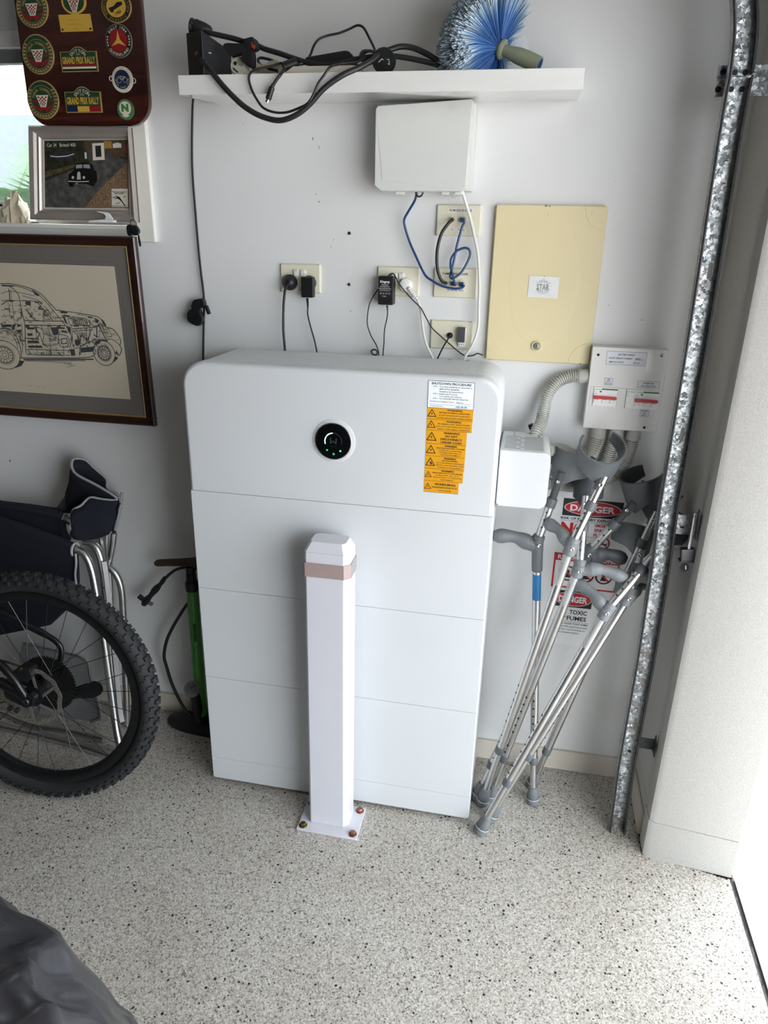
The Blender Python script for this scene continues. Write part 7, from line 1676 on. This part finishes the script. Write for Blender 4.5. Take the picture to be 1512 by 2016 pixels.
cvr = thing('covered_vehicle', 'dark satin fabric cover draped over a vehicle at the bottom left corner', 'vehicle cover', (-.5, -3.25, 0))
CX, CY, HX, HY = -.507, -3.245, .95, 2.1
ca_, sa_ = math.cos(R(-19.5)), math.sin(R(-19.5))
prof = [(0, 1.0), (.12, 1.005), (.3, 1.0), (.45, .985), (.58, .965), (.68, .93), (.75, .87), (.80, .78), (.86, .66), (1.0, .60), (1.25, .54), (1.42, .46), (1.5, .32), (1.53, .0)]
rings = []
rng = random.Random(4); ph = [rng.uniform(0, 6) for _ in range(9)]
from mathutils import noise as mnoise
def crease(v):
    """sharp ridged folds of draped cloth"""
    w = v + Vector((mnoise.noise(v * 1.7), mnoise.noise(v * 1.7 + Vector((5, 2, 1))), 0)) * .14
    a = 1 - abs(mnoise.noise(Vector((w.x * 6.2 + w.y * 3.1, w.y * 4.6 - w.x * 1.8, w.z * 2.4)))) * 2.2
    b = 1 - abs(mnoise.noise(Vector((w.x * 15. - w.y * 7.0, w.y * 9.1 + w.x * 6., w.z * 5. + 3)))) * 2.4
    return .022 * max(a, 0) ** 2 + .008 * max(b, 0) ** 2
NRG, NSG = 110, 520
for q in range(NRG):
    t = q / (NRG - 1) * (len(prof) - 1); a0 = min(int(t), len(prof) - 2); f = t - a0; f = f
    z = prof[a0][0] + (prof[a0 + 1][0] - prof[a0][0]) * f; k = prof[a0][1] + (prof[a0 + 1][1] - prof[a0][1]) * f
    ring = []
    for i in range(NSG):
        a = i * 2 * PI / NSG; c, s = math.cos(a), math.sin(a); e = 2 / 3.
        fold = sum(math.sin(a * f_ + ph[j] + z * 2.2 * (j % 3 - 1)) * A for j, (f_, A) in enumerate(((9, .012), (17, .012), (31, .008)))) * max(0., .9 - z)
        lx = HX * (k + fold) * abs(c) ** e * (1 if c > 0 else -1); ly = HY * (1 - (1 - k) * .55 + fold * .5) * abs(s) ** e * (1 if s > 0 else -1); x = CX + lx * ca_ - ly * sa_; y = CY + lx * sa_ + ly * ca_
        d = (crease(Vector((x, y, z))) - .018) * min(1., z * 3)
        out = Vector((x - CX, y - CY, 0)).normalized()
        ring.append((x + out.x * d * .7, y + out.y * d * .7, max(.002, z + d * .8)))
    rings.append(ring)
cm = MB().loft(rings, cap=False); cm.put('fabric_cover', cv_m.m, cvr, ang=80)

# ================================================================ THINGS ON THE SHELF
def shz(y): return 1.9957 + .0172 * y / .239      # shelf top height at depth y
# portable car charger: black box with plug holster
ec = thing('car_charger_box', 'black portable car charger box standing at the left end of the shelf', 'charger', (.05, -.14, shz(-.14)))
e0, e1 = Vector((0.0076,-0.17,1.9997)), Vector((0.0563,-0.19,1.9921))
zb = shz(-.17) - .0008; zt = (0.0153,-0.17,2.0781)[2]
q_ = [Vector((0.0066,-0.165,2.0007)), Vector((0.0609,-0.2,1.9922)), Vector((0.0834,-0.09,2.0157)), Vector((0.0218,-0.045,2.0275))]
def base(z): return [(p.x, p.y, z) for p in q_]
mb = MB().loft([base(zb + .002), [(p[0], p[1], zz) for p, zz in zip(base(0), (zt, zt - .004, zt - .022, zt - .018))]])
cb_ = mb.put('housing', mat('charger_dark_grey', '#232427', .5, var=.08), ec, bevel=.004)
f0, f1 = Vector(q_[0]), Vector(q_[1]); n_ = (f1 - f0).cross(Z_).normalized()
MB().loft([[(f0.x + n_.x * d, f0.y + n_.y * d, zb + .003), (f1.x + n_.x * d, f1.y + n_.y * d, zb + .003), (f1.x + n_.x * d, f1.y + n_.y * d, zt - .003), (f0.x + n_.x * d, f0.y + n_.y * d, zt)] for d in (-.001, .005)]).put('end_panel', M_BLACK, ec, bevel=.003)
c = Vector((0.0398,-0.195,2.0294)); MB().box(c.x - .004, c.x + .005, c.y - .001, c.y + .002, c.z - .005, c.z + .006).put('socket', M_HOLE, ec)
MB().tube([c + Vector((-.003, -.002, -.003)), c + Vector((0, -.004, .002)), c + Vector((.004, -.003, .003))], .0008, 6).put('red_wire', M_RED, ec)
c = Vector((0.074,-0.195,2.0298)); MB().box(c.x - .002, c.x + .002, c.y - .006, c.y + .001, c.z - .0008, c.z + .0008).put('status_light', mat('pale_status_light', '#cfe6e2', .4), ec)
# clip-on plug holder on top
MB().lathe([(.0175, 0), (.018, .003), (.0165, .006), (.0165, .012), (.0175, .013), (.0165, .018), (.014, .034), (.010, .046), (.0065, .050)], (0.0143,-0.16,2.0927), Vector((.95, .1, -.18)), 20).put('plug_socket_cap', M_BLACK, ec)
# charging gun
gun = thing('charging_gun', 'black charging plug with an orange bolt mark hanging beside the charger box', 'charging plug', (0.1464,-0.17,2.0284))
def pxy(l, y0, y1, name, m, par, bev=.003, k=2):
    p = [(q[0], q[2]) for q in l]; p = sp2(p, k, True) if k else p
    return MB().prism(p, wallP(0), -y0, -y1).put(name, m, par, bevel=bev)
pxy([(0.1008,-0.17,2.0477),(0.1125,-0.17,2.0525),(0.1475,-0.17,2.0507),(0.1678,-0.17,2.0584),(0.1748,-0.17,2.0481),(0.1719,-0.17,2.038),(0.1528,-0.17,2.0323),(0.1314,-0.17,2.0307),(0.116,-0.17,2.0269),(0.1089,-0.17,2.0352)], -.155, -.185, 'gun_body', M_MATTE, gun)
pxy([(0.1529,-0.17,2.0587),(0.1755,-0.17,2.0632),(0.1789,-0.17,2.0561),(0.1807,-0.17,2.0409),(0.1719,-0.17,2.038),(0.1594,-0.17,2.0383)], -.152, -.188, 'gun_collar', M_MATTE, gun, .003, 0)
pxy([(0.1479,-0.17,2.0334),(0.1718,-0.17,2.037),(0.1717,-0.17,2.0074),(0.1677,-0.17,2.0023),(0.1615,-0.17,2.0034),(0.1457,-0.17,2.0161),(0.1435,-0.17,2.0223)], -.158, -.182, 'gun_grip', M_MATTE, gun)
mb = MB(); mb.line([(p[0], p[2]) for p in [(0.1734,-0.1885,2.0502),(0.1755,-0.1885,2.0432),(0.1818,-0.1885,2.045),(0.1802,-0.1885,2.038),(0.1766,-0.1885,2.0411)]], wallP(-.1885), 0, .0022); mb.put('orange_mark', mat('orange_red_mark', '#c2452a', .5), gun)
# white double socket head and beige plug lying on the shelf
wa = thing('white_socket_adaptor', 'white round socket adaptor lying between the charger and cables', 'adaptor', (0.1287,-0.16,2.01))
c = Vector((0.1294,-0.165,2.008)); c.z = max(c.z, shz(-.165) + .0205)
MB().lathe([(.0205, 0), (.0205, .018), (.018, .022), (0, .0235)], c + Vector((0, .02, 0)), (0, -1, .05), 28).put('adaptor_body', mat('yellowed_white_plastic', '#ddd8c8', .4), wa)
MB().lathe([(.0042, 0), (.0042, .0015)], c + Vector((-.006, -.0025, .006)), (0, -1, 0), 12).put('pin_hole', M_HOLE, wa)
MB().obox(c + Vector((-.006, -.003, -.008)), (.006, 0, -.0045), (0, .001, 0), (.0008, 0, .0012)).put('pin_hole', M_HOLE, wa)
MB().lathe([(.0085, 0), (.0085, .0012)], c + Vector((.008, -.0025, .008)), (0, -1, 0), 16).put('grey_patch', mat('scuffed_grey', '#9c9a92', .5), wa)
bp_ = thing('beige_plug', 'beige moulded plug lying on the shelf behind the thin cable', 'plug', (0.1938,-0.13,2.0147))
pxy([(0.1575,-0.13,2.0037),(0.1592,-0.13,2.0132),(0.171,-0.13,2.0193),(0.1836,-0.13,2.0138),(0.2005,-0.13,2.023),(0.217,-0.13,2.0237),(0.2268,-0.13,2.0162),(0.2289,-0.13,2.0015)], -.115, -.145, 'plug_body', mat('beige_moulded_plastic', '#b8ae98', .5), bp_)
# white tray under the power brick
ty = thing('white_plastic_tray', 'long flat white tray under the black power brick on the shelf', 'tray', (0.3374,-0.15,2.0032))
a_, b_ = (0.2332,-0.15,1.9998), (0.4272,-0.15,2.0037)
z0 = shz(-.1) + .0005
MB().loft([[(x, y, zz) for x, y in rpoly(a_[0] + n, b_[0] - n, -.2 + n, -.06 - n, .02)] for n, zz in ((.004, z0 - .006), (0, z0 + .004), (0, z0 + .010), (.003, z0 + .010), (.004, z0 + .002))]).put('tray', mat('ivory_tray', '#d8d2c2', .4), ty, ang=40)
pb_ = thing('power_brick', 'flat black power supply brick lying on the white tray', 'power supply', (0.3415,-0.12,2.0244))
l = [(0.2902,-0.14,2.0132),(0.2929,-0.14,2.0255),(0.386,-0.14,2.0369),(0.3957,-0.14,2.0357),(0.4054,-0.14,2.0274),(0.4055,-0.14,2.0132),(0.3469,-0.14,2.0101)]
pxy(l, -.105, -.16, 'brick', M_BLACK, pb_, .003, 0)
MB().tube(spline([(0.2982,-0.15,2.0172), (0.289,-0.16,2.0134), (0.2797,-0.17,2.0085)], 4), [.0055, .0052, .005, .0046, .0044, .004, .0038, .0034, .003], 10).put('strain_relief', M_BLACK, pb_)
# round black knob with white marks
kn = thing('round_black_dial', 'round black dial with white marks at the middle of the shelf', 'dial', (0.4854,-0.2,1.9961))
c = Vector((0.4864,-0.205,1.9961)); c.z = shz(-.2) + .0255
MB().lathe([(.0258, 0), (.0258, .014), (.0245, .017), (0, .0175)], c + Vector((0, .018, 0)), (0, -1, 0), 36).put('dial_body', M_BLACK, kn)
KP = wallP(c.y + .0003)
mb = MB(); mb.line([(c.x - .010, c.z - .004), (c.x - .003, c.z + .002), (c.x + .000, c.z + .0005)], KP, .0002, .0016); mb.line([(c.x + .009, c.z + .001), (c.x + .013, c.z + .001), (c.x + .0145, c.z - .009), (c.x + .011, c.z - .0075)], KP, .0002, .0013)
mb.put('white_mark', M_WHITEC, kn)
# cables tangled along the shelf
def shelf_pts(*a): return list(a)
cable('charging_cable', [(0.0525,-0.2,2.0159), (0.0663,-0.215,2.0066), (0.0933,-0.245,1.9862), (0.1261,-0.252,1.9523), (0.1522,-0.253,1.9285), (0.1734,-0.253,1.912), (0.1972,-0.253,1.8985), (0.2213,-0.253,1.8891), (0.2515,-0.253,1.8828), (0.277,-0.253,1.8857), (0.3061,-0.253,1.8977), (0.3327,-0.253,1.9166), (0.3589,-0.253,1.9412), (0.3844,-0.252,1.9587), (0.4111,-0.248,1.9736), (0.4367,-0.235,1.9863), (0.4607,-0.215,2.0034), (0.4746,-0.2,2.0178), (0.4934,-0.18,2.0303), (0.5179,-0.17,2.0388), (0.5449,-0.165,2.0373), (0.5776,-0.165,2.0249), (0.6082,-0.165,2.0086), (0.6294,-0.165,1.9964)], .0062, M_BLACKR, 'thick black charging cable sagging in front of the shelf in a wide loop', 'cable', 6, 10)
cable('charger_supply_cable', [(0.0585,-0.17,2.0771), (0.0859,-0.17,2.0714), (0.1212,-0.165,2.0646), (0.1489,-0.16,2.0579), (0.1651,-0.15,2.0567), (0.1897,-0.15,2.046), (0.2285,-0.155,2.0349), (0.2731,-0.16,2.0208), (0.3113,-0.165,2.01), (*(0.3505,-0.175,2.0053),), (0.3878,-0.18,2.0077), (0.4175,-0.18,2.0141), (0.4528,-0.18,2.0184), (0.4937,-0.18,2.0196), (0.5334,-0.175,2.0159), (0.579,-0.17,2.0082), (0.6184,-0.16,1.9996)], .0058, M_BLACKR, 'thick black cable running from the charger top along the whole shelf', 'cable', 6, 10)
cable('thin_power_cord', [(0.2911,-0.13,2.0296), (0.2945,-0.12,2.0398), (0.2992,-0.11,2.0583), (0.309,-0.1,2.0736), (0.3274,-0.09,2.0826), (0.3546,-0.085,2.0882), (0.3781,-0.08,2.0969), (0.3978,-0.08,2.1036), (0.4137,-0.085,2.0969), (0.4286,-0.09,2.0751), (0.4467,-0.11,2.047), (0.4571,-0.14,2.0264)], .0028, M_BLACKR, 'thin black cord arching high above the shelf', 'cord')
cable('thin_lead', [(0.2447,-0.19,2.0083), (0.2247,-0.2,2.0007), (0.2017,-0.215,1.9931), (0.1907,-0.235,1.9845), (0.1865,-0.248,1.9702), (0.1908,-0.249,1.95), (0.202,-0.249,1.9286), (0.2182,-0.249,1.9092), (0.2446,-0.249,1.8998), (0.2748,-0.249,1.8995), (0.3051,-0.249,1.9084), (0.3283,-0.262,1.9152), (0.3427,-0.262,1.9339), (0.3523,-0.262,1.9525), (0.3664,-0.262,1.9688), (0.3776,-0.252,1.986), (0.39,-0.22,1.9978), (0.4236,-0.205,2.0041), (0.4457,-0.2,2.0125)], .0028, M_BLACKR, 'thin black lead looping below the shelf edge', 'cord', 6)
mb = MB(); cc_ = Vector((0.4469,-0.19,2.0165))
mb.tube([cc_ + Vector((.018 * math.cos(a) + .002 * a / 6, .006 * math.sin(a * .5), .012 * math.sin(a) + .0015 * math.sin(a * 2.3))) for a in [i * PI / 8 for i in range(44)]], .0026, 7)
tag(mb.put('cord_coil', M_BLACKR), 'small coil of thin black cord above the round dial', 'cord')
cable('short_stub_cord', [(0.2012,-0.11,2.0279), (0.1872,-0.11,2.0324), (0.1668,-0.11,2.036), (0.1626,-0.12,2.0298), (0.171,-0.13,2.0183), (0.1896,-0.14,2.0087), (0.2132,-0.15,2.0022), (0.2298,-0.155,1.9979)], .0032, M_BLACKR, 'short bent black cord on the beige plug', 'cord')
jk = thing('barrel_connector', 'black lead with ferrite lump and silver barrel tip hanging over the shelf edge', 'connector', (0.2616,-0.19,2.0019))
a_, b_ = Vector((0.2502,-0.2,1.9972)), Vector((0.2801,-0.19,2.0087))
MB().lathe([(.0085, 0), (.0105, .002), (.0105, .034), (.0085, .036)], a_, b_ - a_, 18).put('ferrite_lump', M_BLACK, jk)
MB().tube(spline([(0.2567,-0.205,1.9941), (0.2614,-0.245,1.9756), (0.2545,-0.25,1.9659), (0.247,-0.25,1.957), (0.2432,-0.25,1.9511)], 5), .0036, 10).put('lead', M_BLACKR, jk)
a_, b_ = Vector((0.2445,-0.25,1.9561)), Vector((0.2301,-0.25,1.9231))
MB().lathe([(.0036, 0), (.0042, .006), (.0066, .008), (.0068, .030), (.0058, .034)], a_, b_ - a_, 16).put('plug_grip', M_BLACK, jk)
MB().lathe([(.0044, 0), (.0044, .0105), (.003, .0105), (.003, .006)], b_ - (b_ - a_).normalized() * .006, b_ - a_, 16).put('silver_tip', M_STEEL, jk)
# ---------------------------------------------------------------- blue duster brush
du = thing('cobweb_brush', 'round blue bristle cobweb brush with a grey green socket handle on the shelf', 'brush', (0.7411,-0.13,2.0052))
hub = Vector((0.7446,-0.135,2.0356)); hend = Vector((0.8291,-0.155,2.0017)); hax = (hub - hend).normalized()
hl_ = (hub - hend).length
M_HND = mat('grey_green_plastic', '#8d9178', .5, var=.04)
MB().lathe([(.0150, .0), (.0155, .004), (.0175, hl_ * .35), (.0165, hl_ * .6), (.0125, hl_ * .85), (.012, hl_)], hend, hax, 24).put('handle_socket', M_HND, du)
MB().lathe([(.0118, -.0008), (0, -.0008)], hend, hax, 20).put('socket_mouth', mat('blue_socket_mouth', '#2c4f9a', .6), du)
MB().lathe([(.0155, hl_ - .004), (.0205, hl_ - .001), (.021, hl_ + .004), (.0165, hl_ + .010), (.013, hl_ + .02), (.004, hl_ + .03)], hend, hax, 24).put('ferrule', M_HND, du)
bm_ = NT('blue_flagged_bristle'); at = bm_.t.nodes.new('ShaderNodeVertexColor'); at.layer_name = 'tip'
bc_ = bm_.ramp([(0, '#3a66ac'), (.38, '#4f80bc'), (.66, '#93b0c8'), (1, '#c6d0d6')]); sepc = bm_.n('ShaderNodeSeparateColor'); bm_.l(at.outputs['Color'], sepc.inputs[0]); bm_.l(sepc.outputs[0], bc_.inputs['Fac'])
bm_.l(bc_.outputs['Color'], bm_.b.inputs['Base Color']); bm_.b.inputs['Roughness'].default_value = .55
rng = random.Random(21); vs, fs, tip = [], [], []
u_ = hax.orthogonal().normalized(); w_ = hax.cross(u_)
root = hub + hax * .006
tufts = []
for i in range(420):
    ct = rng.uniform(.2, 1.); a = rng.uniform(0, 2 * PI); s_ = math.sqrt(max(0, 1 - ct * ct))
    tufts.append(hax * ct + (u_ * math.cos(a) + w_ * math.sin(a)) * s_)
for td in tufts:
    for j in range(26):
        d = (td + Vector((rng.gauss(0, .05), rng.gauss(0, .05), rng.gauss(0, .05)))).normalized()
        d.y *= .72; d.normalize(); L = rng.uniform(.108, .132) * (.98 + .06 * max(0, d.dot(hax)))
        b0 = root + d * .010; pts = []
        for k in range(4):
            t = k / 3; p = b0 + d * (L * t) + Vector((0, 0, -.012 * t * t)) + hax * (-.012 * t * t * (1 - abs(d.dot(hax))))
            p.y = max(min(p.y, -.004), -.236); p.z = max(p.z, shz(p.y) + .002)
            pts.append(p)
        sd = d.cross(Vector((rng.gauss(0, 1), rng.gauss(0, 1), rng.gauss(0, 1)))).normalized(); sd2 = d.cross(sd)
        n0 = len(vs); tr_ = rng.uniform(.75, 1.1)
        for k, p in enumerate(pts):
            r = (.0005, .0006, .0009, .0013)[k]
            for q in range(3): vs.append(tuple(p + sd * (r * math.cos(q * 2.1)) + sd2 * (r * math.sin(q * 2.1)))); tip.append((0, .2, .55, 1.)[k] * tr_)
        for k in range(3):
            for q in range(3): fs.append((n0 + k * 3 + q, n0 + k * 3 + (q + 1) % 3, n0 + k * 3 + 3 + (q + 1) % 3, n0 + k * 3 + 3 + q))
        fs.append((n0 + 9, n0 + 10, n0 + 11))
me = bpy.data.meshes.new('bristles'); me.from_pydata(vs, [], fs); me.materials.append(bm_.m)
ca = me.color_attributes.new('tip', 'FLOAT_COLOR', 'POINT')
ca.data.foreach_set('color', [c for t in tip for c in (min(t, 1.), min(t, 1.), min(t, 1.), 1.)])
stuff(link('bristles', me, du))
pxy([(0.7551,-0.13,2.0422),(0.7631,-0.13,2.0537),(0.7931,-0.13,2.0665),(0.8028,-0.13,2.0335),(0.7904,-0.13,2.022),(0.7633,-0.13,2.0245)], -.12, -.1215, 'clear_film', mat('clear_film', '#e6ecee', .1, var=0, alpha=.3), du, 0, 0)

# end of scene
